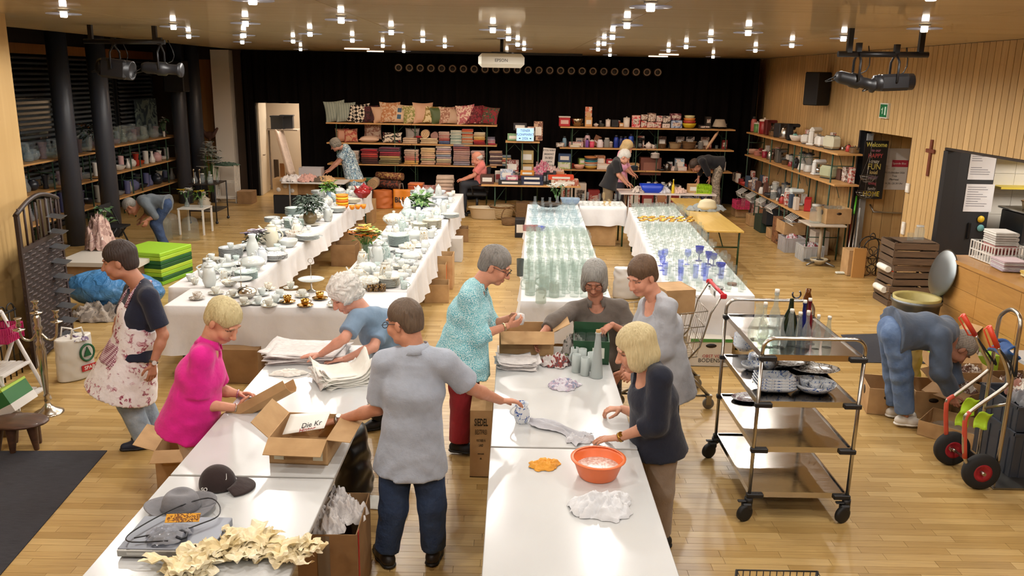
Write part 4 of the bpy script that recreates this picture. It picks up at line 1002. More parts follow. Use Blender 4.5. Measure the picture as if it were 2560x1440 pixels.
person('white-haired person in black polo shirt and khaki trousers bending over the white table',PJ['black'],76,34,'#c08870',('short','hair#a8a298#e0dcd2'),shirt('cloth#1a1a1d',sleeve=.8,hem=.06,off=.022,fold=.003,loose=.015),legs('cloth#7d6c52'),('#2a2018/.6','#18120e'),dict(r=((.8,.2,-.5),DOWN,.4),l=((.8,0,-.5),DOWN,.4)),1.12,h=.016,face=False,ftaz=75,J_auto=(0,0))
person('blonde woman in pink top standing behind the white-haired person at the back shelf',PJ['pinktop'],62,30,'#c88e74',('bob','hair#a58656#d0b684'),shirt('cloth#e3a0bd',sleeve=1.3,hem=.08,off=.02,fold=.003),legs('#3a3a48/.8'),('#3a3032/.6','#1c1818'),dict(r=((.8,0,-.5),DOWN,.4),l=((.8,0,-.5),DOWN,.4)),1.0,h=.016,face=False,ftaz=70,J_auto=(0,0))
person('person in black top and patterned trousers stooping into the lower back shelf',PJ['dark'],-80,60,'#b07a62',('short','hair#2a201a#4a3a30'),shirt('cloth#15151c',sleeve=1.7,hem=.06,off=.024,fold=.003),legs('print#b8a894#6f6456#d8ccba/30'),('#2a2624/.6','#181614'),dict(l=((0,-.1,-1),(-.6,.5,0),.5),r=((0,0,-1),(-.5,-.4,0),.5)),1.1,h=.016,face=False,ftaz=-85)
p=AY(1300,798,6.6);m=MB();m.lathe([(0,-.045),(.03,-.042),(.042,0),(.036,.04),(.02,.048),(0,.046)],14,p);m.go('wrapped_cup','paper',label='newspaper-wrapped cup held by the woman in turquoise',cat='wrapped cup')
# builders shared by many things
from mathutils import noise as mn
def nz(x,y,z=0.0):return mn.noise(Vector((x,y,z)))
def crumple(mb,c,rx,ry,hgt,seed=0,rz=0.0,n=34,rough=1.0,flat=.25):
 c=Vector(c);cs,sn=math.cos(rz),math.sin(rz)
 def fn(u,v):
  a=u*2*math.pi;ca,sa=math.cos(a),math.sin(a)
  out=1+.34*nz(ca*1.5+seed,sa*1.5,seed)+.2*nz(ca*4+seed,sa*4,3)
  r=v*out;x,y=r*ca,r*sa
  w1=1-abs(nz(x*2.2+seed,y*2.2,seed*1.7))*2;w2=1-abs(nz(x*5+9,y*5+seed,4))*2
  e=max(0.0,1-v**2.2)
  z=hgt*(flat*e+e**.5*max(0,.62*w1+.3*rough*w2))+.003+.3*hgt*rough*max(0,nz(x*6,y*6,seed))*v
  x+=.12*nz(x*4,y*4,seed+7)*v;y+=.12*nz(x*4+5,y*4,seed+3)*v
  return(c.x+(x*rx)*cs-(y*ry)*sn,c.y+(x*rx)*sn+(y*ry)*cs,c.z+max(.002,z))
 return mb.grid(fn,n*2,n//2+4)
def carton(label,c,d,rz=0.0,flaps=(),mat='cardboard',th=.006,cat='cardboard box',name='cardboard_box',group=None,holes=False,fl=None,full=False):
 """open carton standing at c (base centre); flaps: (side, angle) side 0=-y 1=+x 2=+y 3=-x, angle outward from upright"""
 w_,l_,h_=d;t=T(name,label,cat,c,group,rz)
 m=MB();b=Vector((0,0,0))
 m.box((0,0,th/2),(w_,l_,th));m.box((0,-l_/2+th/2,h_/2),(w_,th,h_));m.box((0,l_/2-th/2,h_/2),(w_,th,h_));m.box((-w_/2+th/2,0,h_/2),(th,l_-2*th,h_));m.box((w_/2-th/2,0,h_/2),(th,l_-2*th,h_))
 if full:m.box((0,0,h_-.005),(w_-.002,l_-.002,.006))
 sub(m.mesh('body'),'body',mat,t)
 for s_,an in flaps:
  L=(w_ if s_ in(0,2)else l_);F=fl or min(w_,l_)*.5
  m=MB();a=R(an)
  dv=Vector((0,math.sin(a),math.cos(a)))
  def P(u,v):return Vector((u,0,0))+dv*v
  ns_=Vector((0,math.cos(a),-math.sin(a)))*th*.7
  q=[P(-L/2,0),P(L/2,0),P(L/2*.97,F),P(-L/2*.97,F)]
  m.add(q+[p+ns_ for p in q],[(0,1,2,3),(7,6,5,4),(0,4,5,1),(1,5,6,2),(2,6,7,3),(3,7,4,0)])
  me=m.mesh('flap');off={0:(0,-l_/2,0),1:(w_/2,0,0),2:(0,l_/2,0),3:(-w_/2,0,0)}[s_]
  me.transform(Matrix.Translation((off[0],off[1],h_))@Matrix.Rotation({0:math.pi,1:-math.pi/2,2:0,3:math.pi/2}[s_],4,'Z'))
  sub(me,'flap',mat,t)
 if holes:
  for sx,sy in((0,-1),(-1,0)):
   m=MB()
   Q=Matrix.Rotation(R(90),3,'X')if sy else Matrix.Rotation(R(-90),3,'Y')
   m.lathe([(0,0),(.045,0),(.045,.002),(0,.002)],14,(sx*w_/2,sy*l_/2,h_*.68),ax=Q,sx=1.0,sy=.5 if sy else 1.0)
   sub(m.mesh('hand_hole'),'hand_hole','#2a1c10',t)
 return t
PR={}
def proto(k,parts):PR[k]=[(n,m.mesh(n),mt)for n,m,mt in parts]
def put(k,name,label,cat,loc,rz=0.0,s=1.0,group=None,mat=None,mats=None,rot=None):
 ps=PR[k];n,me,mt=ps[0]
 o=inst(me,name,mat or mt,loc,rot or(0,0,rz),s,label=label,cat=cat,group=group)
 for i,(n,me,mt)in enumerate(ps[1:]):sub(me,n,(mats or{}).get(n,mat if mt=='=' else mt),o)
 return o
def L_(prof,n=18):m=MB();m.lathe(prof,n);return m
def shell(prof,t=.003):
 """outer profile bottom-up -> closed thin-walled profile"""
 inn=[(max(r-t,0),z+(t if i==0 else 0))for i,(r,z)in enumerate(prof)]
 return[(0,prof[0][1])]+prof+inn[::-1]+[(0,inn[0][1])]
def wall1(prof):return[(0,prof[0][1])]+prof
def handle(p0,p1,out,r=.005,n=8,seg=9):
 m=MB();p0,p1=Vector(p0),Vector(p1);o=Vector(out)
 m.tube([p0.lerp(p1,i/seg)+o*math.sin(math.pi*i/seg)**.8 for i in range(seg+1)],r,n);return m
proto('plate',[('plate',L_([(0,.004),(.075,.002),(.085,.006),(.125,.018),(.13,.021),(.125,.022),(.082,.011),(.07,.007),(0,.007)],28),'porc#d2d6d3')])
proto('saucer',[('saucer',L_([(0,.002),(.04,.001),(.07,.014),(.072,.017),(.045,.007),(0,.005)],22),'porc#d2d6d3')])
proto('bowl',[('bowl',L_(shell([(.035,0),(.05,.006),(.085,.04),(.095,.065)],.004),24),'porc#d2d6d3')])
proto('deepbowl',[('bowl',L_(shell([(.06,0),(.09,.02),(.115,.06),(.125,.1)],.005),26),'porc#e8e6e2')])
proto('cup',[('cup',L_(shell([(.02,0),(.024,.006),(.036,.03),(.041,.065)],.003),20),'porc#d2d6d3'),('handle',handle((.038,0,.054),(.031,0,.018),(.028,0,0),.004),'=')])
proto('mug',[('mug',L_(shell([(.036,0),(.04,.004),(.04,.095)],.004),20),'porc#d2d6d3'),('handle',handle((.038,0,.08),(.038,0,.02),(.034,0,0),.0055),'=')])
proto('teapot',[('teapot',L_([(0,0),(.045,0),(.05,.008),(.082,.05),(.085,.075),(.06,.115),(.04,.125),(0,.125)],24),'porc#d2d6d3'),('lid',L_([(0,.122),(.042,.124),(.03,.138),(.012,.142),(.01,.15),(.016,.158),(0,.165)],18),'='),('spout',MB().tube([(-.07,0,.05),(-.11,0,.07),(-.13,0,.115),(-.14,0,.125)],[.017,.014,.009,.008],10),'='),('handle',handle((.07,0,.1),(.078,0,.045),(.05,0,0),.007),'=')])
proto('coffeepot',[('coffeepot',L_([(0,0),(.045,0),(.05,.01),(.066,.06),(.056,.14),(.042,.19),(0,.19)],22),'porc#d2d6d3'),('lid',L_([(0,.186),(.044,.19),(.03,.205),(.01,.212),(.014,.225),(0,.232)],16),'='),('spout',MB().tube([(-.055,0,.08),(-.085,0,.11),(-.095,0,.17),(-.115,0,.19)],[.016,.013,.009,.008],10),'='),('handle',handle((.05,0,.17),(.06,0,.06),(.05,0,0),.006),'=')])
proto('jug',[('jug',L_(shell([(.032,0),(.036,.006),(.05,.045),(.046,.075),(.034,.1),(.04,.125)],.003),22),'bluedeco'),('handle',handle((-.034,0,.115),(-.046,0,.05),(-.035,0,0),.005),'=')])
proto('tureen',[('tureen',L_([(0,0),(.06,0),(.065,.015),(.11,.06),(.118,.09),(.11,.092),(0,.092)],26),'porc#d2d6d3'),('lid',L_([(.114,.09),(.1,.115),(.05,.135),(.014,.14),(.012,.15),(.02,.16),(0,.168)],24),'=')])
proto('platter',[('platter',(lambda m:m.lathe([(0,.004),(.1,.002),(.12,.008),(.16,.022),(.165,.025),(.115,.012),(0,.008)],28,sx=1.15,sy=.78))(MB()),'porc#d2d6d3')])
proto('creamer',[('creamer',L_(shell([(.022,0),(.034,.02),(.03,.055),(.034,.075)],.003),18),'porc#d2d6d3'),('handle',handle((.032,0,.065),(.034,0,.02),(.026,0,0),.004),'=')])
proto('vase',[('vase',L_(shell([(.04,0),(.05,.02),(.055,.08),(.04,.13),(.026,.17),(.036,.2)],.003),20),'porc#d2d6d3')])
proto('cakestand',[('plate',L_([(0,.1),(.1,.1),(.11,.108),(.1,.106),(0,.105)],26),'porc#d2d6d3'),('foot',L_([(0,0),(.04,0),(.035,.006),(.008,.02),(.008,.1)],16),'silver'),('rod',MB().tube([(0,0,.1),(0,0,.24)],.003,6).tube([(.0+.02*math.sin(a),0,.26-.02*math.cos(a))for a in[i*.52 for i in range(12)]],.0025,6,closed=True),'silver')])
proto('wine',[('wine_glass',L_(wall1([(.032,0),(.03,.003),(.006,.008),(.004,.02),(.004,.075),(.012,.085),(.034,.11),(.038,.14),(.031,.175)]),14),'glass#f2f6f4')])
proto('goblet',[('goblet',L_(wall1([(.032,0),(.03,.003),(.007,.01),(.006,.06),(.03,.075),(.036,.12),(.038,.13)]),14),'glass#f2f6f4')])
proto('flute',[('champagne_flute',L_(wall1([(.03,0),(.028,.003),(.005,.008),(.004,.07),(.018,.09),(.024,.14),(.022,.2)]),14),'glass#f2f6f4')])
proto('coupe',[('coupe',L_(wall1([(.03,0),(.028,.003),(.005,.008),(.004,.075),(.03,.085),(.048,.105),(.05,.125)]),14),'glass#f2f6f4')])
proto('tumbler',[('tumbler',L_(wall1([(.03,0),(.032,.004),(.038,.1)]),14),'glass#f2f6f4')])
proto('tall',[('tall_glass',L_(wall1([(.027,0),(.029,.004),(.034,.16)]),14),'glass#f2f6f4')])
proto('shot',[('liqueur_glass',L_(wall1([(.022,0),(.02,.003),(.005,.007),(.005,.04),(.018,.05),(.022,.085)]),12),'glass#f2f6f4')])
proto('stein',[('beer_mug',L_(wall1([(.042,0),(.044,.004),(.042,.12)]),16),'glass#f2f6f4/.12'),('handle',handle((.042,0,.1),(.042,0,.03),(.035,0,0),.007),'=')])
proto('gbowl',[('glass_bowl',L_(wall1([(.05,0),(.07,.01),(.11,.05),(.12,.08)]),20),'glass#f2f6f4/.12')])
proto('gdish',[('glass_dish',L_(wall1([(.06,0),(.1,.012),(.125,.03)]),20),'glass#f2f6f4/.12')])
proto('carafe',[('carafe',L_(wall1([(.045,0),(.055,.01),(.06,.06),(.03,.13),(.022,.19),(.03,.22)]),16),'glass#f2f6f4/.1')])
proto('bottle',[('bottle',L_(wall1([(.03,0),(.032,.005),(.032,.13),(.028,.16),(.013,.2),(.012,.26),(.015,.265),(.015,.275)]),16),'glass#f2f6f4/.1'),('stopper',L_([(.011,.26),(.012,.276),(.014,.278),(.014,.295),(0,.297)],10),'#e8e4da')])
proto('cone_bottle',[('bottle',L_(wall1([(.034,0),(.035,.006),(.014,.19),(.013,.22),(.016,.225)]),16),'glass#f2f6f4/.1'),('stopper',L_([(.011,.215),(.012,.226),(.015,.228),(.014,.242),(0,.245)],10),'#e8e4da')])
proto('round_vase',[('vase',L_(wall1([(.04,0),(.07,.02),(.1,.08),(.085,.14),(.045,.165),(.05,.18)]),20),'glass#f2f6f4/.12')])
proto('cyl_vase',[('vase',L_(wall1([(.05,0),(.052,.005),(.055,.26)]),18),'glass#f2f6f4/.12')])
proto('fish_vase',[('vase',L_(wall1([(.045,0),(.05,.005),(.04,.08),(.055,.2),(.07,.25)]),18),'glass#f2f6f4/.12')])
# working tables in front
def work_table(label,x0,x1,y0,y1,z=.74):
 t=T('work_table',label,'table',((x0+x1)/2,(y0+y1)/2,0),'white working tables')
 m=MB();bx(m,(x0,y0,z-.028),(x1,y1,z-.001),b=.003);m.go('table_top','#b4b2ae/.4',parent=t)
 m=MB();bx(m,(x0+.004,y0+.003,z-.002),(x1-.004,y1-.003,z));m.go('laminate','white_top',parent=t)
 for sx in(x0+.08,x1-.08):
  for sy in(y0+.1,y1-.1):m=MB();m.cyl((sx,sy,0),(sx,sy,z-.03),.02,n=12);m.go('leg','metal#8e8e8c/.4',parent=t)
 m=MB();bx(m,(x0+.08,y0+.1,z-.07),(x1-.08,y0+.13,z-.028));bx(m,(x0+.08,y1-.13,z-.07),(x1-.08,y1-.1,z-.028));m.go('apron_rail','#77756f',parent=t)
 return t
work_table('white laminate table in front with the orange washing-up bowl on it',-.12,.83,2.95,4.99)
work_table('white laminate table where three women unpack boxes beside the newspapers',-.12,.83,5.01,7.12)
work_table('white laminate table carrying the silver player, grey hat and brown cap',-2.0,-1.03,2.95,4.52)
work_table('white laminate table with the newspaper pile and white tissue paper',-2.0,-1.03,4.54,7.05)
TZ=.74
def one(mb,name,mat,label,cat,**kw):return mb.go(name,mat,label=label,cat=cat,**kw)
p=AZ(1495,1195,TZ)
t=T('washing_bowl','round orange plastic bowl half full of soapy water','bowl',(p.x,p.y+.03,TZ))
m=MB();m.lathe(shell([(.105,0),(.115,.01),(.148,.1),(.155,.112),(.165,.114),(.166,.12),(.15,.121)],.004),40,t.location);m.go('bowl','#ee7a44/.35',parent=t)
@D('suds')
def _(t,b):
 v=t.co();n=t.noise(v,60,4);t.l(t.ramp(n,[(.4,'#c9a596'),(.62,'#eadfd8')]),b.inputs['Base Color']);b.inputs['Roughness'].default_value=.2;t.bump(n,.3,.004)
m=MB();m.lathe([(0,.062),(.05,.063),(.132,.062)],36,t.location);m.go('water','suds',parent=t)
for(px,py,rx,ry,hh,sd,rz,mat,lb,nm)in((1505,1272,.19,.13,.085,3,.2,'cloth#e6e6e8','crumpled white cloth lying in front of the orange bowl','cloth'),(1360,1165,.10,.075,.035,8,.5,'cloth#e8a33c','small crumpled yellow-orange cleaning cloth','cloth'),(1408,966,.125,.10,.055,5,.1,'print#d8d4dc#b9a8b8#8f98b0#e8e4e6/18','crumpled checked tea towel near the frosted mugs','tea_towel'),(1392,912,.12,.10,.1,11,0,'print#cfc6c2#8a3f3a#5c5a5e#d8d0cc/14','crumpled printed newspaper beside the green crate','newspaper'),(1432,882,.1,.08,.16,17,.4,'print#c9c2bc#7a7a70#9fae6a#6a4a44/12','screwed up magazine pages stuffed behind the newspaper','newspaper')):
 q=AZ(px,py,TZ);m=MB();crumple(m,(q.x,q.y,TZ),rx,ry,hh,sd,rz);one(m,nm,mat,lb,'cloth' if 'cloth' in nm or 'towel' in nm else 'paper')
m=MB();a=AZ(1325,1058,TZ);b2=AZ(1470,1098,TZ);dv=(b2-a);ln=dv.length;dv.normalize();nv=Vector((-dv.y,dv.x,0))
def twist(u,v):
 w_=.03+.075*u+.04*math.sin(u*7);q=a+dv*ln*u+nv*((v-.5)*2*w_+.03*math.sin(u*5))
 return(q.x,q.y,TZ+.004+.028*max(0,1-abs(v-.5)*1.7)*(1+.7*math.sin(v*19+u*6))+.01*abs(nz(u*9,v*6)))
m.grid(twist,40,16);one(m,'cloth','cloth#c6c6cc','long twisted pale grey drying cloth reaching to the jug','cloth')
q=AZ(1450,1098,TZ);m=MB();crumple(m,(q.x,q.y,TZ),.1,.08,.04,21,.3);one(m,'cloth','cloth#dcdce0','bunched white cloth under the blonde woman\'s hand','cloth')
p=AZ(1304,1060,TZ);put('jug','milk_jug','small white jug with blue flowers on the white table','jug',(p.x,p.y+.03,TZ),.4,1.15,mat='bluedeco')
p=AZ(1491,943,TZ);t=T('frosted_bottle','tall frosted glass cone bottle with cork','bottle',(p.x,p.y,TZ))
m=MB();m.lathe([(0,0),(.05,0),(.052,.008),(.021,.34),(.02,.36),(.024,.365),(.024,.375),(0,.375)],24,t.location);m.go('body','#aab2b0/.55',parent=t)
m=MB();m.lathe([(.019,.37),(.02,.395),(0,.398)],14,t.location);m.go('cork','#b58a52',parent=t)
proto('fmug',[('frosted_mug',L_(shell([(.034,0),(.037,.005),(.035,.15)],.004),16),'#b4bab8/.45'),('handle',handle((.035,0,.12),(.035,0,.035),(.034,0,0),.008),'=')])
for i,(px,py)in enumerate(((1440,930),(1462,938),(1478,925),(1455,915),(1436,912))):
 p=AZ(px,py,TZ);put('fmug','frosted_mug','tall frosted glass mug by the cone bottle, %s of the cluster'%ordw(i),'mug',(p.x,p.y,TZ),i,1.0,'frosted mugs on the white table',mat='#aeb6b3/.5')
A=AZ(1243,892,TZ);t=carton('open brown cardboard box into which the taupe-shirted woman reaches',(.13,6.98,TZ),(.46,.3,.22),R(2),((0,118),(1,62),(3,100),(2,130)),fl=.15)
t=carton('green and black folding crate box filled with drinking glasses',(.68,6.83,TZ),(.30,.36,.2),R(-4),((2,5),),mat='#1f4a2c/.5',th=.008,cat='crate',name='glass_crate',fl=.06)
m=MB();m.box((.06,-.182,.1),(.1,.003,.09));sub(m.mesh('label_sheet'),'label_sheet','#d9dccf',t)
for i in range(3):
 for j in range(2):put('tumbler','tumbler','clear tumbler inside the green crate, %s from the left in the %s row'%(ordw(i),('front','back')[j]),'glass',(.60+i*.085,6.78+j*.11,TZ+.085),0,1.1,'tumblers in the green crate')
def news_pile(label,c,w_,l_,n,rz,mat='paper',hh=.006,sag=.03,seed=0):
 t=T('newspaper_pile',label,'newspapers',c);r2=random.Random(seed)
 for i in range(n):
  m=MB();a=rz+r2.uniform(-.18,.18);ox,oy=r2.uniform(-.02,.02),r2.uniform(-.02,.02);W2,L2=w_*r2.uniform(.88,1.05),l_*r2.uniform(.88,1.05);zz=i*hh;sd=r2.random()*9
  def fn(u,v):
   x,y=(u-.5)*W2,(v-.5)*L2;e=abs(u-.5)*2
   return(c[0]+ox+x*math.cos(a)-y*math.sin(a),c[1]+oy+x*math.sin(a)+y*math.cos(a),c[2]+.004+zz+sag*e**3*(.3+nz(x*5,y*5,sd))*(.4+i/n)+.012*abs(nz(x*7,y*7,sd)))
  m.grid(fn,14,10,th=.003);m.go('sheet',mat,parent=t)
 return t
p=AZ(1292,918,TZ);news_pile('stack of folded newspaper sheets in front of the brown box',(p.x,p.y+.04,TZ),.34,.26,9,.05,seed=3,sag=.06)
p=AZ(765,895,TZ);news_pile('large pile of spread grey newspaper under the white-haired woman\'s hands',(p.x,p.y+.05,TZ),.62,.46,12,.06,seed=5,sag=.03)
p=AZ(850,950,TZ);news_pile('pile of white tissue paper sheets on the left white table',(p.x+.02,p.y,TZ),.4,.36,13,.5,'paper_white',seed=8,sag=.14)
p=AZ(722,935,TZ);m=MB();crumple(m,(p.x,p.y,TZ),.13,.07,.04,31,.1,rough=.5);one(m,'tissue_sheet','paper_white','single folded white paper sheet beside the newspaper pile','paper')
t=carton('open brown parcel with folded-out flaps under the man\'s hand',(-1.27,4.9,TZ),(.36,.4,.17),R(-3),((0,112),(1,96),(2,125),(3,48)),fl=.14)
for sx in(-.12,.12):
 m=MB();m.box((sx,-.2015,.09),(.06,.002,.12));sub(m.mesh('tape_label'),'tape_label','#d8d2b8',t);m=MB();m.box((sx,-.203,.12),(.035,.002,.03));sub(m.mesh('yellow_mark'),'yellow_mark','#d8b84a',t)
m=MB();m.grid(lambda u,v:(-1.4+.27*u,4.8+.2*v-.05*u,TZ+.15+.07*u*(1-.3*v)+.05*v),6,6,th=.002);o=one(m,'newspaper','#e3e0d8','newspaper page with headline sticking out of the brown parcel','paper')
n_=Vector((-.09,0,.3)).normalized()
text('Die Kr',.035,'headline','#1d1d20',o,(-1.22,4.815,TZ+.215),(.95,-.1,.25),(.1,.75,.6));text('Histor',.03,'headline','#a03030',o,(-1.24,4.78,TZ+.196),(.95,-.1,.25),(.1,.75,.6))
m=MB();q0=AY(572,1050,5.55);q1=AY(728,965,5.5);dv=(q1-q0);ln=dv.length;dv.normalize();up_=Vector((0,.25,1));sdv=dv.cross(up_).normalized();up_=sdv.cross(dv)
prof=[(-.07,.045),(-.06,-.02),(-.03,-.045),(.04,-.045),(.075,-.01),(.08,.05)]
m.grid(lambda u,v:q0+dv*ln*u+sdv*np.interp(v*5,range(6),[a[0]for a in prof])+up_*np.interp(v*5,range(6),[a[1]for a in prof]),2,5,smooth=False,th=.005);one(m,'cardboard_trough','cardboard','long folded brown cardboard trough held by the woman in pink','cardboard')
p=(AZ(490,1225,TZ)+AZ(600,1235,TZ))/2;c=Vector((p.x-.02,p.y+.06,TZ))
t=T('baseball_cap','dark brown baseball cap with white swoosh on the white table','cap',c)
F=Field();F.ell(c+Vector((0,0,.02)),(.105,.09,.115),None,.02)
child(npmesh('crown',[F.mesh(.008,lambda Dm,X,Y,Z:np.maximum(Dm,TZ+.004-Z).astype(np.float32))],'cloth#2c1c1a',c),'crown',t)
m=MB();m.grid(lambda u,v:(c.x+.06+(.045+.11*v)*math.cos(R(-62+124*u)),c.y-.01+(.085+.045*v)*math.sin(R(-62+124*u)),TZ+.028-.022*v+.012*math.cos(R(-80+160*u))*(1-v)),16,6,th=.004);m.go('visor','cloth#2c1c1a',parent=t)
m=MB();e=c+Vector((.086,-.045,.085));xd=Vector((.5,.72,-.1)).normalized()
for k in range(8):
 a0,a1=R(200+15*k),R(215+15*k)
m.tube([c+Vector((.062+.012*math.cos(a),-.052+.0*a,.088+.016*math.sin(a)))*1.0 for a in[R(190+i*18)for i in range(8)]]+[c+Vector((.07,-.046,.108))],[.002,.004,.005,.005,.004,.0035,.003,.002,.001],6);m.go('swoosh','#e8e4e0',parent=t)
text('SQ',.022,'emblem','#e8e4e0',t,c+Vector((-.045,-.0895,.028)),(1,-.12,.1),(0,.25,1),depth=.003)
p=(AZ(365,1290,TZ)+AZ(520,1290,TZ))/2;c=Vector((p.x,p.y+.06,TZ));t=T('felt_hat','grey felt hat with pinched crown on the white table','hat',c)
m=MB();m.grid(lambda u,v:(c.x+(.09+.09*v)*1.06*math.cos(2*math.pi*u),c.y+(.085+.075*v)*math.sin(2*math.pi*u),TZ+.012+.022*v**2+.016*math.sin(4*math.pi*u+.6)*v),40,5,th=.004);m.go('brim','cloth#77767a',parent=t)
F=Field();F.ell(c+Vector((0,0,.045)),(.098,.09,.085),None,.03);F.ell(c+Vector((.0,-.01,.135)),(.07,.03,.035),None,.03,neg=True)
child(npmesh('crown',[F.mesh(.008,lambda Dm,X,Y,Z:np.maximum(Dm,TZ+.006-Z).astype(np.float32))],'cloth#807f83',c),'crown',t)
m=MB();m.lathe([(.1,.016),(.102,.02),(.101,.04),(.098,.042)],32,c,sy=.93);m.go('hat_band','cloth#6a696d',parent=t)
A,B=AZ(298,1392,TZ),AZ(545,1385,TZ);t=T('dvd_player','flat silver disc player lying on the white table','player',((A.x+B.x)/2,A.y+.17,TZ))
x0,x1,y0=A.x,B.x-.01,A.y-.01
m=MB();bx(m,(x0,y0,TZ+.008),(x1,y0+.31,TZ+.055),b=.004);m.go('case','metal#8f939b/.45',parent=t)
m=MB();bx(m,(x0,y0-.012,TZ+.012),(x1,y0+.001,TZ+.05),b=.004);f_=m.go('front_panel','metal#a5a39d/.35',parent=t)
m=MB();bx(m,(x0+.05,y0-.015,TZ+.026),(x0+.17,y0-.011,TZ+.04));m.go('disc_tray','metal#c0beb8/.3',parent=f_)
for i in range(4):m=MB();m.cyl((x0+.33+i*.022,y0-.015,TZ+.036),(x0+.33+i*.022,y0-.01,TZ+.036),.006,n=10);m.go('button','#e6e4de/.3',parent=f_)
for sx in(x0+.05,x1-.05):m=MB();m.cyl((sx,y0+.03,TZ),(sx,y0+.03,TZ+.01),.02,n=12);m.go('foot','#1a1a1c',parent=t)
q=Vector((x0+.2,y0+.13,TZ+.056));t=T('cable_pouch','clear plastic pouch of cables with orange card on the silver player','pouch',q)
m=MB();crumple(m,(q.x,q.y-.01,q.z),.12,.085,.045,41,.5,n=26);m.go('pouch','glass#c9ccd6/.3',parent=t)
m=MB();m.box((q.x+.03,q.y+.11,q.z+.03),(.17,.05,.003),M=(Matrix.Rotation(R(6),3,'Z')@Matrix.Rotation(R(30),3,'X')));m.go('card','print#d89a2c#7a4a1a#e8b85a/40',parent=t)
m=MB();m.tube([(q.x-.06+.045*math.cos(a*1.7)+.016*a,q.y-.03+.03*math.sin(a*2.1),q.z+.016+.006*math.sin(a*3))for a in[i*.45 for i in range(20)]],.007,6);m.go('coiled_cable','#23252c/.4',parent=t)
m=MB();pts=[AZ(x,y,TZ+.075)for x,y in((420,1352),(330,1355),(318,1340),(370,1305),(450,1265),(520,1245),(548,1262),(545,1290),(500,1310),(455,1325),(390,1335),(335,1345))]
def smooth(pts,k=4):
 out=[];n=len(pts)
 for i in range(n-1):
  p0,p1,p2,p3=pts[max(i-1,0)],pts[i],pts[i+1],pts[min(i+2,n-1)]
  for j in range(k):
   t_=j/k;out.append(.5*((2*p1)+(p2-p0)*t_+(2*p0-5*p1+4*p2-p3)*t_**2+(3*p1-p0-3*p2+p3)*t_**3))
 return out+[pts[-1]]
m.tube(smooth(pts),.0035,6);one(m,'cable','#141416/.4','thin black cable looped over the silver player','cable')
for g,(px,py,rx,ry,n,lb)in enumerate(((600,1385,.17,.12,17,'large heap of crumpled cream tissue paper beside the silver player'),(455,1425,.15,.06,8,'crumpled cream tissue paper in front of the silver player'),(735,1395,.1,.08,8,'crumpled cream tissue paper hanging at the table edge'))):
 q=AZ(px,py,TZ);t=T('tissue_heap',lb,'tissue paper',(q.x,q.y,TZ));r2=random.Random(50+g)
 for i in range(n):
  e,a=r2.random()**.5,r2.random()*6.28;c=Vector((q.x+rx*e*math.cos(a),q.y+ry*e*math.sin(a),TZ+.012+.075*(1-e)*r2.random()));Q=Euler((r2.uniform(-.5,.5),r2.uniform(-.5,.5),r2.random()*6)).to_matrix();W2,L2=r2.uniform(.1,.2),r2.uniform(.09,.16);ph=[r2.random()*6 for _ in range(5)]
  def fn(u,v):
   x,y=u-.5,v-.5;z=.018*abs(math.sin(7*x+4*y+ph[0]))+.016*abs(math.sin(9*y-5*x+ph[1]))+.012*abs(math.sin(13*x+ph[2]))+.01*nz(x*9,y*9,ph[3]);o=c+Q@Vector((x*W2*(1+.3*math.sin(9*y+ph[4])),y*L2*(1+.3*math.sin(8*x+ph[1])),z));return(o.x,o.y,max(TZ+.003,o.z))
  m=MB();m.grid(fn,12,12,smooth=False);m.go('sheet','tissue',parent=t)
t=carton('tall brown carton with red tape holding crumpled grey paper under the left table',(-1.03,4.52,0),(.34,.5,.52),R(1),(),mat='cardboard_dark')
m=MB();m.box((.172,-.2,.26),(.003,.035,.52));sub(m.mesh('red_tape'),'red_tape','#b0302a',t);m=MB();m.box((-.02,-.2525,.26),(.07,.002,.5));sub(m.mesh('grey_tape'),'grey_tape','#7a6c5c',t)
for i,(dx,dy)in enumerate(((-.05,-.1),(.04,.05),(-.04,.14))):m=MB();crumple(m,(-1.03+dx,4.52+dy,.46),.13,.12,.14,61+i);one(m,'packing_paper','paper',('crumpled grey packing paper at the front of the red-taped carton','crumpled grey packing paper in the middle of the red-taped carton','crumpled grey packing paper at the back of the red-taped carton')[i],'paper')
F=Field();c=Vector((-1.15,5.72,0));F.ecap(c+Vector((0,0,.08)),c+Vector((.0,.0,.5)),(1,0,0),(.14,.2),(.1,.16),.05)
m=bpy.data.objects.new('rubbish_bag',npmesh('rubbish_bag',[F.mesh(.016,folds(.012,26))],'#0f0f11/.35',c));col.objects.link(m);m.location=c;tag(m,'black plastic bag standing under the left white table','bag')
q=AZ(905,1250,0);m=MB();m.grid(lambda u,v:(q.x-.14+.3*u+.04*v,q.y-.1+.2*v-.05*u,.003+.012*abs(nz(u*4,v*4))),10,8,th=.002);one(m,'paper_sheet','paper_white','white paper sheet lying on the floor behind the man','paper')
carton('brown cardboard box on the floor left of the woman in pink',(-2.5,6.0,0),(.36,.4,.3),R(8),((3,70),(0,100)),fl=.16)
t=carton('upright brown carton printed with black lettering beside the right table',(-.22,6.25,0),(.17,.42,.56),R(0),(),full=True)
for(s_,h_,z,bo)in(('SIEDEL',.06,.46,.002),('BESTPREI',.04,.38,0),('VERTRIEB IN',.022,.31,0),('LAND',.022,.27,0),('www.siedel',.018,.2,0),('info',.018,.16,0)):text(s_,h_,'print_line','#2a2014',t,(-.22,6.039,z),(1,0,0),(0,0,1),sx=.42,bold=bo)
for(s_,h_,z,bo)in(('SIEDEL',.07,.46,.002),('BESTPREIS',.045,.38,0),('VERTRIEB IN',.03,.31,0),('www.siedel',.024,.2,0)):text(s_,h_,'print_line','#2a2014',t,(-.3065,6.25,z),(0,-1,0),(0,0,1),sx=.8,bold=bo)
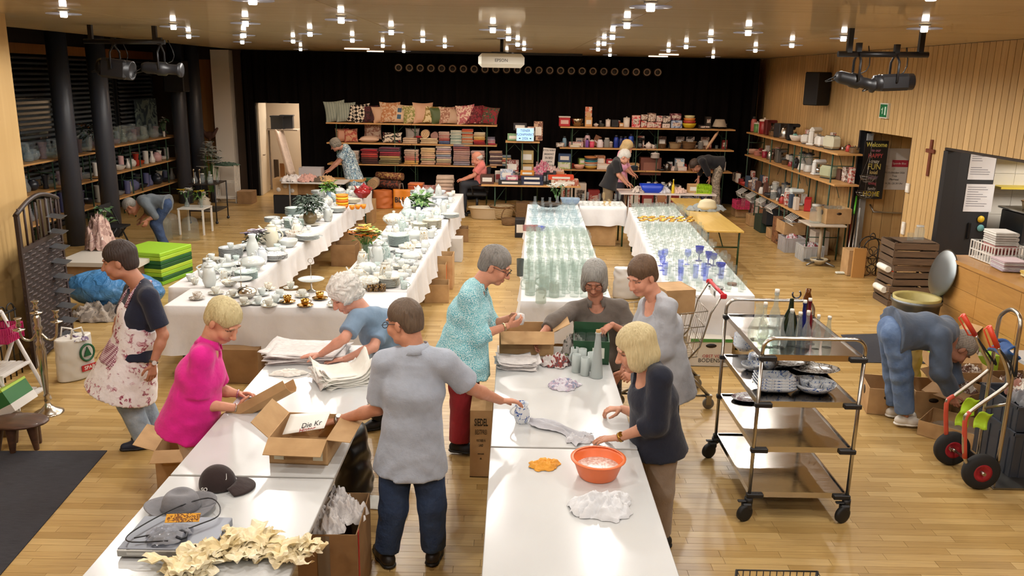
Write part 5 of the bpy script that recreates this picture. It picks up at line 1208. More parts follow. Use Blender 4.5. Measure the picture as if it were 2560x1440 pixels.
# steel serving trolley
X0,X1,Y0,Y1=1.72,2.42,5.47,6.5
t=T('serving_trolley','four-tier stainless steel serving trolley on black castors','trolley',(2.07,5.98,0))
TR=(1.23,.89,.55,.2)
for(x,y)in((X0,Y0),(X1,Y0),(X0,Y1),(X1,Y1)):
 m=MB();m.cyl((x,y,.15),(x,y,1.24),.0135,n=12);m.go('post','metal#b9b5ae/.25',parent=t)
 k=T('castor',None,None,(x,y,0));k.parent=t;k.location=Vector((x,y,0))-ORG[t.name]
 dx=-.055 if y>6 else-.03;dy=-.03
 m=MB();m.cyl((x,y,.125),(x,y,.17),.03,n=14);m.box((x+dx/2,y+dy/2,.11),(.07,.05,.05),b=.01);m.box((x-.05,y-.01,.145),(.06,.03,.012),b=.004);m.go('fork','#1b1b1d/.5',parent=k)
 m=MB();m.lathe([(0,-.018),(.045,-.018),(.062,-.014),(.062,.014),(.045,.018),(0,.018)],22,(x+dx,y+dy,.062),ax=Matrix.Rotation(R(90),3,'X')@Matrix.Rotation(R(25),3,'Y'));m.go('wheel','#161617/.6',parent=k)
for i,z in enumerate(TR):
 m=MB();bx(m,(X0+.01,Y0+.01,z-.004),(X1-.01,Y1-.01,z));bx(m,(X0+.008,Y0+.004,z-.03),(X1-.008,Y0+.012,z+.012));bx(m,(X0+.008,Y1-.012,z-.03),(X1-.008,Y1-.004,z+.012));bx(m,(X0+.004,Y0+.01,z-.03),(X0+.012,Y1-.01,z+.012));bx(m,(X1-.012,Y0+.01,z-.03),(X1-.004,Y1-.01,z+.012))
 s_=m.go('shelf','steel',parent=t)
 for(x,sx)in((X0,1),(X1,-1)):
  for y in(Y0,Y1):m=MB();bx(m,(min(x-.02*sx,x+.1*sx),y-.02,z-.032),(max(x-.02*sx,x+.1*sx),y+.02,z+.002),b=.005);m.go('corner_clamp','#17171a/.5',parent=s_)
for y in(Y0,Y1):
 r_=.08;pts=[(X0,y,1.23)]+[(X0+r_-r_*math.cos(a),y,1.28+r_*math.sin(a))for a in[R(i*15)for i in range(7)]]+[(X1-r_+r_*math.sin(a),y,1.28+r_*math.cos(a))for a in[R(i*15)for i in range(7)]]+[(X1,y,1.23)]
 m=MB();m.tube(pts,.0135,12);m.go('push_handle','metal#c2beb7/.22',parent=t)
def at_tray(px,py,z):return AZ(px,py,z)
BZ=TR[0]
for(px,py,k,s_,mat,lb)in((1905,860,'bottle',1.05,'glass#eef2ea/.2','tall clear ribbed bottle with wooden ball stopper on the steel trolley'),(1893,850,'carafe',1.25,'glass#eef2ea/.2','clear square decanter at the left of the trolley bottles'),(1932,845,'bottle',1.25,'glass#eaf0ee/.15','tallest clear slim bottle on the steel trolley'),(1918,868,'round_vase',.85,'glass#eaf0ee/.15','bulbous clear glass bottle on the trolley'),(1945,868,'carafe',1.0,'glass#eaf0ee/.15','clear glass flask beside the dark green bottle'),(1972,862,'cone_bottle',1.1,'glass#eaf0ee/.12','clear cone bottle with white stopper in front of the dark green bottle'),(1993,866,'cone_bottle',1.05,'glass#eaf0ee/.12','clear cone bottle with white stopper, second from the green bottle'),(2012,872,'bottle',.95,'glass#eaf0ee/.12','clear swing-top bottle in front of the blue bottle'),(2038,872,'bottle',.85,'glass#eaf0ee/.12','clear ribbed bottle with white stopper right of the blue bottle'),(2066,868,'cone_bottle',.95,'glass#eaf0ee/.12','rightmost clear bottle with white stopper on the trolley'),(2003,850,'bottle',1.02,'#141c5c/.12','slim cobalt blue bottle on the steel trolley'),(2016,842,'bottle',1.0,'#6a1420/.15','slim dark red bottle behind the blue one'),(2028,860,'shot',1.2,'glass#e8d8da/.15','small pinkish stemmed glass among the trolley bottles')):
 p=at_tray(px,py,BZ);q=Vector((min(max(p.x,X0+.06),X1-.06),min(max(p.y,Y0+.06),Y1-.08),BZ));put(k,'bottle' if k in('bottle','cone_bottle')else k.replace('shot','liqueur_glass').replace('round_vase','decanter'),lb,'bottle',q,0,s_,'bottles on the steel trolley',mat=mat,mats={'stopper':'#e6e2d8'})
p=at_tray(1972,850,BZ);c=Vector((p.x,p.y+.02,BZ));t=T('wine_bottle','dark green bellied bottle with curved silver pourer on the trolley','bottle',c)
m=MB();m.lathe([(0,0),(.05,0),(.055,.01),(.056,.11),(.045,.17),(.02,.23),(.014,.3),(.016,.305),(0,.31)],22,c);m.go('body','#12200c/.12',parent=t)
m=MB();m.tube([c+Vector((.03+.03*math.cos(a),0,.34+.03*math.sin(a)))for a in[R(150+i*26)for i in range(11)]],.006,8);m.go('pourer','metal#5a5a60/.25',parent=t)
p=at_tray(2010,832,BZ);c=Vector((p.x,p.y,BZ));m=MB();m.lathe([(0,0),(.03,0),(.032,.006),(.032,.1),(.02,.17),(.03,.24),(.032,.27),(.018,.31),(.02,.34),(0,.34)],20,c);one(m,'bottle','#5a2f0c/.12','brown waisted bottle standing behind the blue bottle','bottle',group='bottles on the steel trolley')
Z2=TR[1]
def stack(k,name,lb,cat,loc,n,dz,s=1.0,mat=None,grp=None,rz=0.0,jit=.003):
 for i in range(n):put(k,name,lb+(', %s from the bottom'%ordw(i)if n>1 else ''),cat,(loc[0]+rnd.uniform(-jit,jit),loc[1]+rnd.uniform(-jit,jit),loc[2]+i*dz),rz+rnd.uniform(-.2,.2),s,grp,mat=mat)
p=AZ(1858,882,Z2);stack('bowl','soup_bowl','blue and white bowl stacked at the trolley back','bowl',(p.x+.02,p.y+.05,Z2),8,.012,.95,'bluedeco','blue patterned bowls')
p=AZ(1880,905,Z2);stack('saucer','saucer','blue and white saucer stacked beside the patterned bowls','saucer',(p.x+.04,p.y,Z2),7,.008,1.0,'bluedeco','blue patterned saucers')
p=AZ(1868,925,Z2);put('bowl','bowl','shallow blue and white bowl alone at the trolley edge','bowl',(p.x+.03,p.y,Z2),0,.85,mat='bluedeco')
p=AZ(1905,925,Z2);put('teapot','teapot','blue and white teapot behind the square dishes','teapot',(p.x+.06,p.y+.05,Z2),.4,.95,mat='bluedeco')
proto('sqdish',[('dish',(lambda m:m.grid(lambda u,v:((u-.5)*.27*(1 if 1 else 0),(v-.5)*.2,.05*max(abs(u-.5)*2,abs(v-.5)*2)**5),16,12,th=.006))(MB()),'bluedeco')])
p=AZ(1940,985,Z2)
for i in range(4):put('sqdish','serving_dish','rectangular white and blue serving dish, %s from the bottom of its stack'%ordw(i),'dish',(p.x+.0,p.y+.07,Z2+.008+i*.022),0,1.0-i*.02,'rectangular serving dishes',mat='bluedeco')
p=AZ(2040,985,Z2);put('deepbowl','serving_bowl','wide white bowl with blue flowers holding cups','bowl',(p.x,p.y+.06,Z2),0,(1.25,1.15,.7),mat='bluedeco')
for i,(dx,dy,dz)in enumerate(((-.05,.03,.022),(.05,.03,.022),(-.01,-.05,.022),(.07,-.04,.022))):put('cup','cup','blue flowered cup lying in the wide bowl, %s of four'%ordw(i),'cup',(p.x+dx,p.y+.06+dy,Z2+dz),i*1.3,1.05,'cups in the wide bowl',mat='bluedeco')
p=AZ(2035,925,Z2);put('platter','platter','oval platter with dark fruit pattern at the back of the trolley','platter',(p.x,p.y-.02,Z2),0,1.0,mat='print#c9c6c0#4a4440#8a8078#2c3a5a/26/.2')
p=AZ(1975,915,Z2);put('platter','platter','dark patterned oval dish leaning behind the rectangular dishes','platter',(p.x,p.y+.02,Z2+.012),.3,.9,mat='print#b9b4ac#3c3632#7a7068/22/.2')
p=AZ(1862,1000,TR[2]);put('platter','tray','oval silver tray with purple pattern on the third tier','tray',(p.x+.05,p.y+.02,TR[2]),.2,.85,mat='print#a8a4a2#5a3a48#8a7a80/22/.2')
# shopping trolley
A=AZ(1760,1016,0);t=T('shopping_cart','wire shopping trolley with red push handle behind the woman in grey','trolley',(1.65,7.75,0))
def PL(pts,Y):return[AY(x,y,Y)for x,y in pts]
YA,YBk=7.55,8.1
for Y in(YA,YBk):
 m=MB()
 m.tube([(1.95,Y,1.12),(1.86,Y,.95),(1.78,Y,.62),(1.62,Y,.42)],.009,8);m.tube([(1.62,Y,.42),(1.9,Y,.13)],.016,8);m.tube([(1.62,Y,.42),(1.05,Y,.14)],.012,8);m.tube([(1.05,Y,.14),(1.9,Y,.13)],.012,8)
 m.go('side_frame','metal#a09c94/.3',parent=t)
m=MB();m.tube([(1.96,YA-.02,1.13),(1.96,YBk+.02,1.13)],.017,10);m.box((1.96,YA-.02,1.12),(.06,.03,.05),b=.01);m.box((1.96,YBk+.02,1.12),(.06,.03,.05),b=.01);m.go('push_handle','#c0202c/.35',parent=t)
m=MB();m.box((1.93,(YA+YBk)/2,1.09),(.005,.2,.07));m.go('number_plate','#dcdcd8',parent=t);text('10',.05,'number','#22242a',t,(1.925,YA+.2,1.09),(0,-1,0),(0,0,1))
m=MB()
for i in range(15):
 f_=i/14;x=1.83-.85*f_
 for Y in(YA,YBk):m.tube([(x,Y,.97-.12*f_),(1.76-.75*f_,Y+(.03 if Y==YA else-.03),.52-.05*f_)],.0028,5)
for j in range(9):
 Y=YA+(YBk-YA)*j/8
 m.tube([(1.83,Y,.97),(1.76,Y,.52),(1.0,Y,.47),(.98,Y,.85)],.0028,5)
for z,x0,x1 in((.97,.98,1.83),(.82,.985,1.81),(.67,.99,1.785),(.52,1.0,1.76)):
 for Y in(YA,YBk):m.tube([(x1,Y,z),(x0,Y,z-.1*(x1-x0)/.85)],.0045,6)
 m.tube([(x1,YA,z),(x1,YBk,z)],.0045,6)
m.go('wire_basket','metal#b4b0a8/.3',parent=t)
for(x,y)in((1.9,YA),(1.9,YBk),(1.05,YA+.05),(1.05,YBk-.05)):
 k=T('castor',None,None,(x,y,0));k.parent=t;k.location=Vector((x,y,0))-ORG[t.name]
 m=MB();m.lathe([(0,-.014),(.05,-.014),(.055,-.01),(.055,.01),(.05,.014),(0,.014)],18,(x,y,.055),ax=Matrix.Rotation(R(90),3,'X'));m.go('wheel','#77746e/.5',parent=k)
 m=MB();m.box((x,y-.02,.09),(.05,.004,.09));m.box((x,y+.02,.09),(.05,.004,.09));m.box((x,y,.135),(.06,.045,.012));m.go('fork','metal#9a968e/.35',parent=k)
carton('closed brown cardboard box resting on the shopping trolley',(1.55,7.82,.9),(.3,.34,.24),R(14),(),full=True)
# hand truck
YW0,YW1=6.0,6.42
t=T('hand_truck','aluminium hand truck with orange grips and black tyres','hand truck',(3.75,6.2,0))
for Y,(wx,wy)in((YW1,(2378,1130)),(YW0,(2450,1190))):
 c=AY(wx,wy,Y);c.z=.145;k=T('wheel',None,None,c);k.parent=t;k.location=c-ORG[t.name]
 ax=Matrix.Rotation(R(90),3,'X')
 m=MB();m.lathe([(.07,-.035),(.12,-.04),(.143,-.02),(.145,0),(.143,.02),(.12,.04),(.07,.035)],32,c,ax=ax);m.go('tyre','#1d1c1c/.8',parent=k)
 m=MB();m.lathe([(0,-.012),(.03,-.012),(.045,-.028),(.072,-.036),(.072,.036),(.045,.02),(.03,.012),(0,.012)],24,c,ax=ax);m.go('rim','#a01f2c/.4',parent=k)
 m=MB();m.cyl(c+Vector((0,-.055,0)),c+Vector((0,.03,0)),.014,n=12);m.go('hub','metal#b4b0a8/.3',parent=k)
q1=AY(2444,1143,YW1);q0=AY(2494,1158,YW0)
m=MB();L1=PL(((2444,1143),(2462,1020),(2483,890),(2497,805)),YW1);L0=PL(((2494,1158),(2520,1010),(2543,862),(2551,812)),YW0)
top=[L1[-1].lerp(L0[-1],.15)+Vector((.0,0,.075)),L1[-1].lerp(L0[-1],.5)+Vector((.0,0,.11)),L1[-1].lerp(L0[-1],.85)+Vector((.0,0,.075))]
m.tube(smooth(L1+top+L0[::-1],5),.0155,12);m.go('main_frame','metal#b9b3a8/.3',parent=t)
for Y,pts,grip in((YW1,((2378,1128),(2366,1100),(2366,1010),(2385,990),(2460,935),(2473,915),(2458,880),(2438,838)),((2438,838),(2407,787))),(YW0,((2436,1170),(2412,1145),(2412,1055),(2425,1030),(2512,968),(2521,945),(2512,905),(2494,868)),((2494,868),(2472,816)))):
 P3=PL(pts,Y);m=MB();m.tube(smooth(P3,4),.015,10);h_=m.go('handle_tube','metal#b9b3a8/.3',parent=t)
 m=MB();m.tube(smooth(P3[1:4],3),.018,10);m.go('red_sleeve','#c8503c/.5',parent=h_)
 G=PL(grip,Y);m=MB();m.tube(G,.02,12);d_=(G[1]-G[0]);e_=Vector((-.06,0,0));m.tube([G[0],G[0]+e_*.9,G[1]+e_*.8-d_*.15,G[1]],.006,8);m.go('grip','#d8452a/.4',parent=h_)
 m=MB();m.tube(smooth([G[0],P3[-2]+Vector((.02,-.03,0)),P3[-3]+Vector((.04,-.02,.02)),L1[2]if Y==YW1 else L0[2]],4),.009,6);m.go('strap','#17171a/.7',parent=h_)
m=MB();m.cyl(q1.lerp(q0,0)+Vector((-.02,0,0)),q0+Vector((-.02,0,0)),.012,n=10);m.cyl(L1[1],L0[1],.012,n=10);m.cyl((3.66,YW0,.145),(3.66,YW1,.145),.012,n=10);m.go('cross_bar','metal#b9b3a8/.3',parent=t)
m=MB();m.box((q0.x+.16,(YW0+YW1)/2,.012),(.34,.46,.012));m.box((q0.x,(YW0+YW1)/2,.08),(.012,.44,.14));m.go('toe_plate','metal#8e8c88/.4',parent=t)
a_,b_=AY(2492,830,YW1),AY(2545,850,YW0);m=MB();m.grid(lambda u,v:a_.lerp(b_,u)+Vector((.0+.05*math.sin(v*5+u*3),0,-.06-.1*v+.02*math.sin(u*7))),12,6,th=.01);m.go('blue_strap','cloth#24508c',parent=t)
# boxes around the bending person
t=carton('banana-style brown box with round holes left of the bending person\'s feet',(3.62,7.66,0),(.36,.42,.26),R(-12),(),holes=True);
carton('brown banana box with round holes behind the white trainers',(4.0,7.62,0),(.34,.42,.26),R(-6),(),holes=True)
t=carton('low open grey-brown tray box with a glass dish in front of the hand truck',(3.98,7.02,0),(.48,.42,.14),R(-42),(),mat='cardboard')
put('gdish','glass_dish','square clear glass dish inside the low tray box','dish',(4.0,7.04,.012),.3,1.5)
def crate(label,c,d,rz,mat,group=None,cat='crate'):
 w_,l_,h_=d;t=T('plastic_crate',label,cat,c,group,rz);th=.012
 m=MB();m.box((0,0,.006),(w_,l_,th));m.box((0,-l_/2,h_/2),(w_,th,h_));m.box((0,l_/2,h_/2),(w_,th,h_));m.box((-w_/2,0,h_/2),(th,l_,h_));m.box((w_/2,0,h_/2),(th,l_,h_));sub(m.mesh('body'),'body',mat,t)
 m=MB();r_=.022
 for a,b2 in(((0,-l_/2),(w_+r_,r_)),((0,l_/2),(w_+r_,r_)),((-w_/2,0),(r_,l_)),((w_/2,0),(r_,l_))):m.box((a[0],a[1],h_),(b2[0],b2[1],.02))
 for i in range(4):m.box((-w_/2+w_*(i+.5)/4,-l_/2-.008,h_*.45),(.012,.012,h_*.85));m.box((-w_/2-.008,-l_/2+l_*(i+.5)/4,h_*.45),(.012,.012,h_*.85))
 sub(m.mesh('rim'),'rim',mat,t);return t
crate('large dark grey plastic crate behind the hand truck wheels',(4.28,6.45,0),(.55,.55,.38),0,'#3c4048/.5','dark grey plastic crates');crate('large dark grey plastic crate stacked on another behind the hand truck',(4.3,6.5,.385),(.55,.55,.2),0,'#3c4048/.5','dark grey plastic crates')
for i,(dx,dy,rr,mt)in enumerate(((-.12,-.1,.12,'glass#cfcfd4/.3'),(.1,-.08,.13,'print#c8c0b8#8a7a70#5a5058/20'),(0,.12,.14,'print#d8d0c4#9a6a5a#6a6468/16'),(.16,.14,.1,'silver'))):
 m=MB();crumple(m,(4.3+dx,6.5+dy,.56),rr,rr,.12,71+i);one(m,'packing_paper',mt,('clear bubble wrap in the grey crate','brownish wrapping paper in the grey crate','printed wrapping paper at the back of the grey crate','glittering foil in the grey crate')[i],'paper')
for i,(x,y,z,d,rz,mt,lb)in enumerate(((4.55,7.9,0,(.4,.3,.34),0,'cardboard','brown carton against the bar counter nearest the waste bin'),(4.72,7.45,0,(.4,.32,.42),.1,'cardboard_dark','dark brown carton full of bits beside the bar counter'),(4.82,8.4,0,(.4,.36,.36),.05,'#9ac23c/.6','bright green fruit box in front of the bar counter'),(4.85,8.95,0,(.36,.36,.4),-.1,'cardboard','brown open carton in front of the wooden counter'),(4.28,7.5,.0,(.34,.4,.3),.5,'cardboard_dark','tilted brown carton beside the bending person'),(4.9,6.8,.0,(.3,.5,.44),0,'cardboard','tall brown carton near the white side table'))):
 carton(lb,(x,y,z),d,rz,((1,40),)if i%2 else((2,60),(3,110)),mat=mt,holes=(i==0))
for i,(x,y,z)in enumerate(((4.55,7.9,.2),(4.72,7.45,.28),(4.82,8.4,.22),(4.28,7.5,.18))):m=MB();crumple(m,(x,y,z),.15,.13,.16,81+i);one(m,'packing_paper','print#c8bcae#6a4a3c#8a8a86/14',('crumpled paper in the carton nearest the waste bin','crumpled paper in the dark carton by the counter','crumpled paper in the bright green box','crumpled paper in the tilted carton')[i],'paper')
for i,(px,py,mt,Y)in enumerate(((2420,1015,'signal',6.35),(2452,1050,'signal',6.2),(2405,1045,'signal',6.4))):
 if mt not in DEF:DEF['signal']=lambda t,b:b.inputs['Base Color'].__setattr__('default_value',lin('#b8e038'))
 c=AY(px,py,Y);m=MB();m.grid(lambda u,v:(c.x-.05+.1*u+.02*v,c.y-.02*u+.02*math.sin(v*4),c.z-.07+.14*v+.01*math.sin(u*6)),6,6,th=.002);one(m,'marker_sheet','signal','small neon green paper tag at the crates, %s from the left'%ordw((1,2,0)[i]),'tag',group='neon green tags')
def bag(label,c,w_,d_,h_,mat,rz=0.0,top=.8,name='bag',cat='bag',hr=.03,fold=.01):
 c=Vector(c);F=Field();s_=(math.cos(rz),math.sin(rz),0);F.ecap(c+Vector((0,0,.03)),c+Vector((0,0,h_)),s_,(w_/2,d_/2),(w_/2*top,d_/2*top),.04,cut=True)
 me=npmesh(name,[F.mesh(hr*.5,lambda Dm,X,Y,Z:np.maximum(folds(fold,24)(Dm,X,Y,Z),c.z+.002-Z).astype(np.float32))],mat,c)
 o=bpy.data.objects.new(name,me);col.objects.link(o);o.location=c;ORG[o.name]=c;tag(o,label,cat);return o
bag('pale yellow plastic sack behind the bending person\'s legs',(4.05,8.15,0),.3,.26,.5,'#c8b878/.4',.2);bag('pale yellow plastic sack between the legs and the crates',(4.28,7.95,0),.26,.24,.42,'#c8b878/.4',.5)
work_t=T('side_table','white side table at the right edge behind the hand truck','table',(4.75,6.6,0))
m=MB();bx(m,(4.45,5.6,.71),(5.08,7.25,.74));m.go('table_top','white_top',parent=work_t)
for x,y in((4.5,7.2),(5.0,7.2),(4.5,5.7),(5.0,5.7)):m=MB();m.cyl((x,y,0),(x,y,.71),.02);m.go('leg','metal#8e8e8c/.4',parent=work_t)
m=MB();crumple(m,(4.8,6.95,.74),.22,.2,.12,91);one(m,'plastic_wrap','glass#e6e6e8/.45','heap of clear plastic wrap on the side table','plastic')
def mat_(label,pts,z=.008):m=MB();m.prism([(p.x,p.y)for p in pts],0.001,z);return one(m,'floor_mat','carpet',label,'mat')
mat_('dark grey striped doormat at the left front',[AZ(268,1128,0),AZ(0,1440,0),Vector((-4.9,4.45,0)),Vector((-4.9,6.3,0))][::-1])
mat_('dark grey striped doormat behind the steel trolley',[Vector((3.95,9.0,0)),Vector((4.7,9.0,0)),Vector((4.75,10.15,0)),AZ(2102,838,0)])
c=AZ(1940,1470,.45);t=T('wire_basket','black wire shopping basket at the bottom edge','basket',(c.x,c.y,0))
m=MB();a,b2=AZ(1842,1425,.6),AZ(2050,1440,.6);w_=b2.x-a.x;y0=a.y-.3
for z in(.6,.5,.4,.3):m.tube([(a.x,a.y,z),(b2.x,a.y,z),(b2.x,y0,z),(a.x,y0,z)],.004,6,closed=True)
for i in range(13):x=a.x+w_*i/12;m.tube([(x,a.y,.6),(x,a.y,.3),(x,y0,.3),(x,y0,.6)],.003,5)
m.go('wires','#1a1a1c/.5',parent=t)
m=MB()
for x in(a.x,b2.x):
 for y in(a.y,y0):m.cyl((x,y,0),(x,y,.6),.008,n=8)
m.go('stand','#1a1a1c/.5',parent=t)
# clothed tables
def cloth_table(label,cl_label,P4,z=.76,drop=.42,legs=True,seed=0,drops=None,name='trestle_table'):
 """P4: four corners (x, y) counter-clockwise"""
 P4=[Vector((a,b,0))for a,b in P4];c=sum(P4,Vector())/4
 t=T(name,label,'table',(c.x,c.y,0),'trestle tables under white cloths')
 m=MB();m.prism([(p.x+(c.x-p.x)*.01,p.y+(c.y-p.y)*.01)for p in P4],z-.035,z-.008);m.go('table_top','board_wood',parent=t)
 for i,p in enumerate(P4):
  q=p.lerp(c,.12);m=MB();m.cyl((q.x,q.y,0),(q.x,q.y,z-.03),.017,n=8);m.go('leg','#2c4a34/.5',parent=t)
 per=[];acc=0.0
 for i in range(4):
  a,b=P4[i],P4[(i+1)%4];n=max(3,int((b-a).length/.055));d=(b-a).normalized();nr=Vector((d.y,-d.x,0))
  for j in range(n):per.append((a.lerp(b,j/n),nr,acc+(b-a).length*j/n,i,j/n,n,j))
  acc+=(b-a).length
 N=len(per);m=MB();rows=7
 def ring(k):
  out=[]
  for(p,nr,s_,side,f_,n,j)in per:
   o=nr.copy()
   if j==0:o=(nr+per[(per.index((p,nr,s_,side,f_,n,j))-1)%N][1]).normalized()*1.2
   if k==0:out.append(p+(c-p).normalized()*.01+Vector((0,0,z)));continue
   t_=(k-1)/(rows-2);dr=(drops[side]if drops else drop)*(1+.10*nz(s_*1.3,seed)+.06*nz(s_*5,seed+2))
   wv=.5*math.sin(s_*15+seed+2*nz(s_*2,seed))+.5*math.sin(s_*6.3+seed*2)
   off=.006+(.012+.035*t_)*t_**.6*(wv+.7)
   out.append(p+o*off+Vector((0,0,z-.004-dr*t_)))
  return out
 R_=[ring(k)for k in range(rows)]
 vs=[v for r in R_ for v in r];F=[]
 for k in range(rows-1):
  for i in range(N):F.append((k*N+(i+1)%N,k*N+i,(k+1)*N+i,(k+1)*N+(i+1)%N))
 F.append(tuple(range(N)))
 m.add(vs,F,True);m.sm[-1]=False
 for i in range(N):m.sm[i]=False
 return m.go('tablecloth','white_cloth',label=cl_label,cat='tablecloth',group='white tablecloths')
PZ=.763
cloth_table('trestle table carrying the front row of gold-rimmed cups','white cloth with lace edge over the front cup table',[(-3.5,8.16),(-1.15,8.2),(-1.15,8.86),(-3.5,8.86)],drop=.5,seed=1)
cloth_table('long trestle table of plates on the left','long white cloth under the left row of plates',[(-3.76,8.92),(-2.96,8.92),(-2.9,17.1),(-3.75,17.1)],drop=.34,seed=2)
cloth_table('long trestle table of plates in the middle','long white cloth under the middle row of plates',[(-1.98,8.92),(-1.16,8.92),(-1.02,16.9),(-1.95,16.9)],drop=.4,seed=3)
cloth_table('long trestle table of drinking glasses on the left of the pair','white cloth under the left table of glasses',[(.1,8.6),(1.06,8.6),(1.2,15.6),(.27,15.6)],drop=.46,seed=4)
cloth_table('long trestle table of drinking glasses on the right of the pair','white cloth under the right table of glasses',[(1.74,9.0),(2.68,9.0),(3.02,15.7),(2.14,15.45)],drop=.46,seed=5)
cloth_table('short trestle table joining the two glass tables at the back','white cloth on the short table between the glass tables',[(1.24,15.5),(2.1,15.5),(2.1,16.2),(1.24,16.2)],drop=.36,seed=6)
carton('brown cardboard box standing under the short glass table',(1.62,15.75,0),(.62,.4,.42),0,(),full=True)
# porcelain
W_,GR,TEAL,GOLDR,BRN='porc#ccd1ce','porc#c8cccb#9aa09e','porc#bccac6#7fa09c','porc#cfcfc6#a88a50','porc#c8c2b8#8a6a4a'
occ=[]
def free(x,y,r):
 return all((x-a)**2+(y-b)**2>(r+c)**2 for a,b,c in occ)
def P_(px,py,r=.1):
 p=AZ(px,py,PZ);occ.append((p.x,p.y,r));return(p.x,p.y,PZ)
def pstack(px,py,n,lb,mat,s=1.0,top=None,kind='plate',dz=.0085,nm=None):
 p=P_(px,py,.13*s);nm=nm or kind
 stack(kind,nm,lb,nm.split('_')[-1],p,n,dz*s,s,mat,lb+' stack')
 if top:put(top,top,'white '+top+' on the '+lb.replace(' plate',' plates',1),top,(p[0],p[1],p[2]+(n-1)*dz*s+.012*s),rnd.random()*6,1.0,mat=W_)
 return p
E1=[(477,702,'cup','white flared cup on a saucer at the left corner',W_,1.2),(525,684,'teapot','white teapot near the left corner of the plate table',W_,1.15),(525,716,'coffeepot','tall white coffee pot by the front left corner',W_,1.15),(633,643,'vase','white porcelain vase beside the purple bouquet',W_,1.5),(633,675,'tureen','oval covered white dish in the left plate row',W_,1.25),(680,617,'coffeepot','cream coffee pot in the left plate row','porc#ddd6c0',1.5),(721,617,'deepbowl','wide white bowl on the left plate table edge',W_,1.05),(735,596,'deepbowl','white bowl with brown rim',BRN,1.0),(770,594,'platter','oval white platter on a stack, left plate table',W_,1.15),(820,553,'coffeepot','white pitcher beside the eucalyptus branches',W_,1.15),(611,660,'platter','large oval platter left of the covered dish',W_,1.15),(573,684,'sqdish','rectangular white dish with wavy rim',W_,1.0),(560,700,'creamer','small cream jug beside the rectangular dish',GOLDR,1.3),(575,715,'bowl','gold-banded bowl beside the coffee pot',GOLDR,1.0),(604,722,'cakestand','small white cake plate on a foot',W_,1.1),(779,728,'cakestand','two-tier cake stand with heart-shaped ring',W_,1.3),(906,494,'tureen','dark red covered tureen at the far end','porc#8a1f22',1.4),(619,745,'tureen','silver sugar bowl with red rim on the front cup table','silver',.85),(920,722,'tureen','white tureen with gold line beside the brown cups',GOLDR,1.1),(943,660,'coffeepot','slim white coffee pot beside the spring bouquet',W_,1.25),(985,566,'tureen','large covered tureen with floral lid',GOLDR,1.5),(1064,550,'teapot','white teapot with small flowers in the middle row',W_,1.2),(1040,575,'creamer','white creamer in the middle row',W_,1.5),(1078,595,'creamer','gravy boat near the middle table edge',W_,1.6),(895,700,'teapot','white teapot with gold lines left of the bouquet',GOLDR,1.1),(955,690,'teapot','white teapot behind the stack with the cup',W_,1.0),(1062,625,'mug','white mug near the edge of the middle row',W_,1.2),(1058,588,'mug','white mug on a saucer pile in the middle row',W_,1.2)]
for(px,py,n,k_lb,mt,s_)in[(530,658,7,'gold-rimmed plate',GOLDR,.85),(578,643,12,'large white dinner plate',GR,1.15),(616,699,10,'green-banded plate',TEAL,1.0),(689,649,6,'dark-edged plate','porc#d8d8d6#6a6a6c',1.2),(705,588,8,'pale grey plate',GR,1.0),(770,600,6,'broad white plate',W_,1.25),(681,556,9,'grey plate',GR,.95),(738,540,12,'teal-banded plate',TEAL,1.25),(735,570,12,'dark green plate','porc#b8c8c0#3f6a62',1.15),(843,530,7,'white soup plate',W_,1.15),(881,507,6,'ivory plate','porc#e4ddc8',1.2),(799,486,6,'white square-looking plate',W_,1.25),(972,716,12,'gold-lined plate with a cup on top',GOLDR,.95),(1003,672,5,'floral saucer-sized plate',GOLDR,.8),(997,614,14,'flower-rimmed plate',TEAL,1.15),(1050,574,11,'olive-edged plate','porc#d4d2c0#8a8a6a',.95),(1080,570,12,'beige-edged plate','porc#dcd6c4#a09878',1.15),(1125,545,6,'plain white plate by the edge',W_,1.2),(1010,640,7,'white dessert plate',W_,.9),(945,622,8,'grey-lined plate',GR,1.0),(1100,505,8,'bluish plate','porc#ccd4da',1.2),(1045,488,8,'stacked dinner plate at the far end',W_,1.2)]:
 p=pstack(px,py,n,k_lb+(' on the left plate table' if px<920 else ' on the middle plate table'),mt,s_,'cup' if px in(530,578,972,1003)else None)
for i,(px,py,k,lb,mt,s_)in enumerate(E1):
 p=P_(px,py,.09*s_);put(k,k.replace('deepbowl','bowl').replace('sqdish','serving_dish').replace('cakestand','cake_stand').replace('coffeepot','coffee_pot'),lb,k.replace('deepbowl','bowl').replace('sqdish','dish').replace('cakestand','cake stand').replace('coffeepot','coffee pot'),p,rnd.uniform(-1,1)+(3.1 if k=='teapot' and px==525 else 0),s_,mat=mt)
for i,(px,py,mt)in enumerate(((493,748,BRN),(610,762,GOLDR),(645,760,W_),(673,766,GOLDR),(719,757,'gold'),(763,766,'gold'),(837,766,GOLDR),(671,724,'porc#e0d8c8#5a3a2a'),(727,722,GOLDR),(700,742,W_),(655,738,W_),(756,742,GOLDR),(800,748,'gold'),(583,742,GOLDR),(690,755,W_),(540,735,GOLDR))):
 p=P_(px,py,.07);lb=('bronze patterned','gold-rimmed','plain white','crest-painted','golden lustre','bright gold','cream and gold','brown-banded','gold-footed','small white','white fluted','gold-leaf','gold goblet-like','gold-striped','white low','thin gold-lined')[i]
 put('saucer','saucer',lb+' saucer in the front cup row','saucer',p,0,1.15,'saucers in the front cup row',mat=mt);put('cup','cup',lb+' cup in the front cup row','cup',(p[0],p[1],p[2]+.008),rnd.random()*6,1.05,'cups in the front cup row',mat=mt)
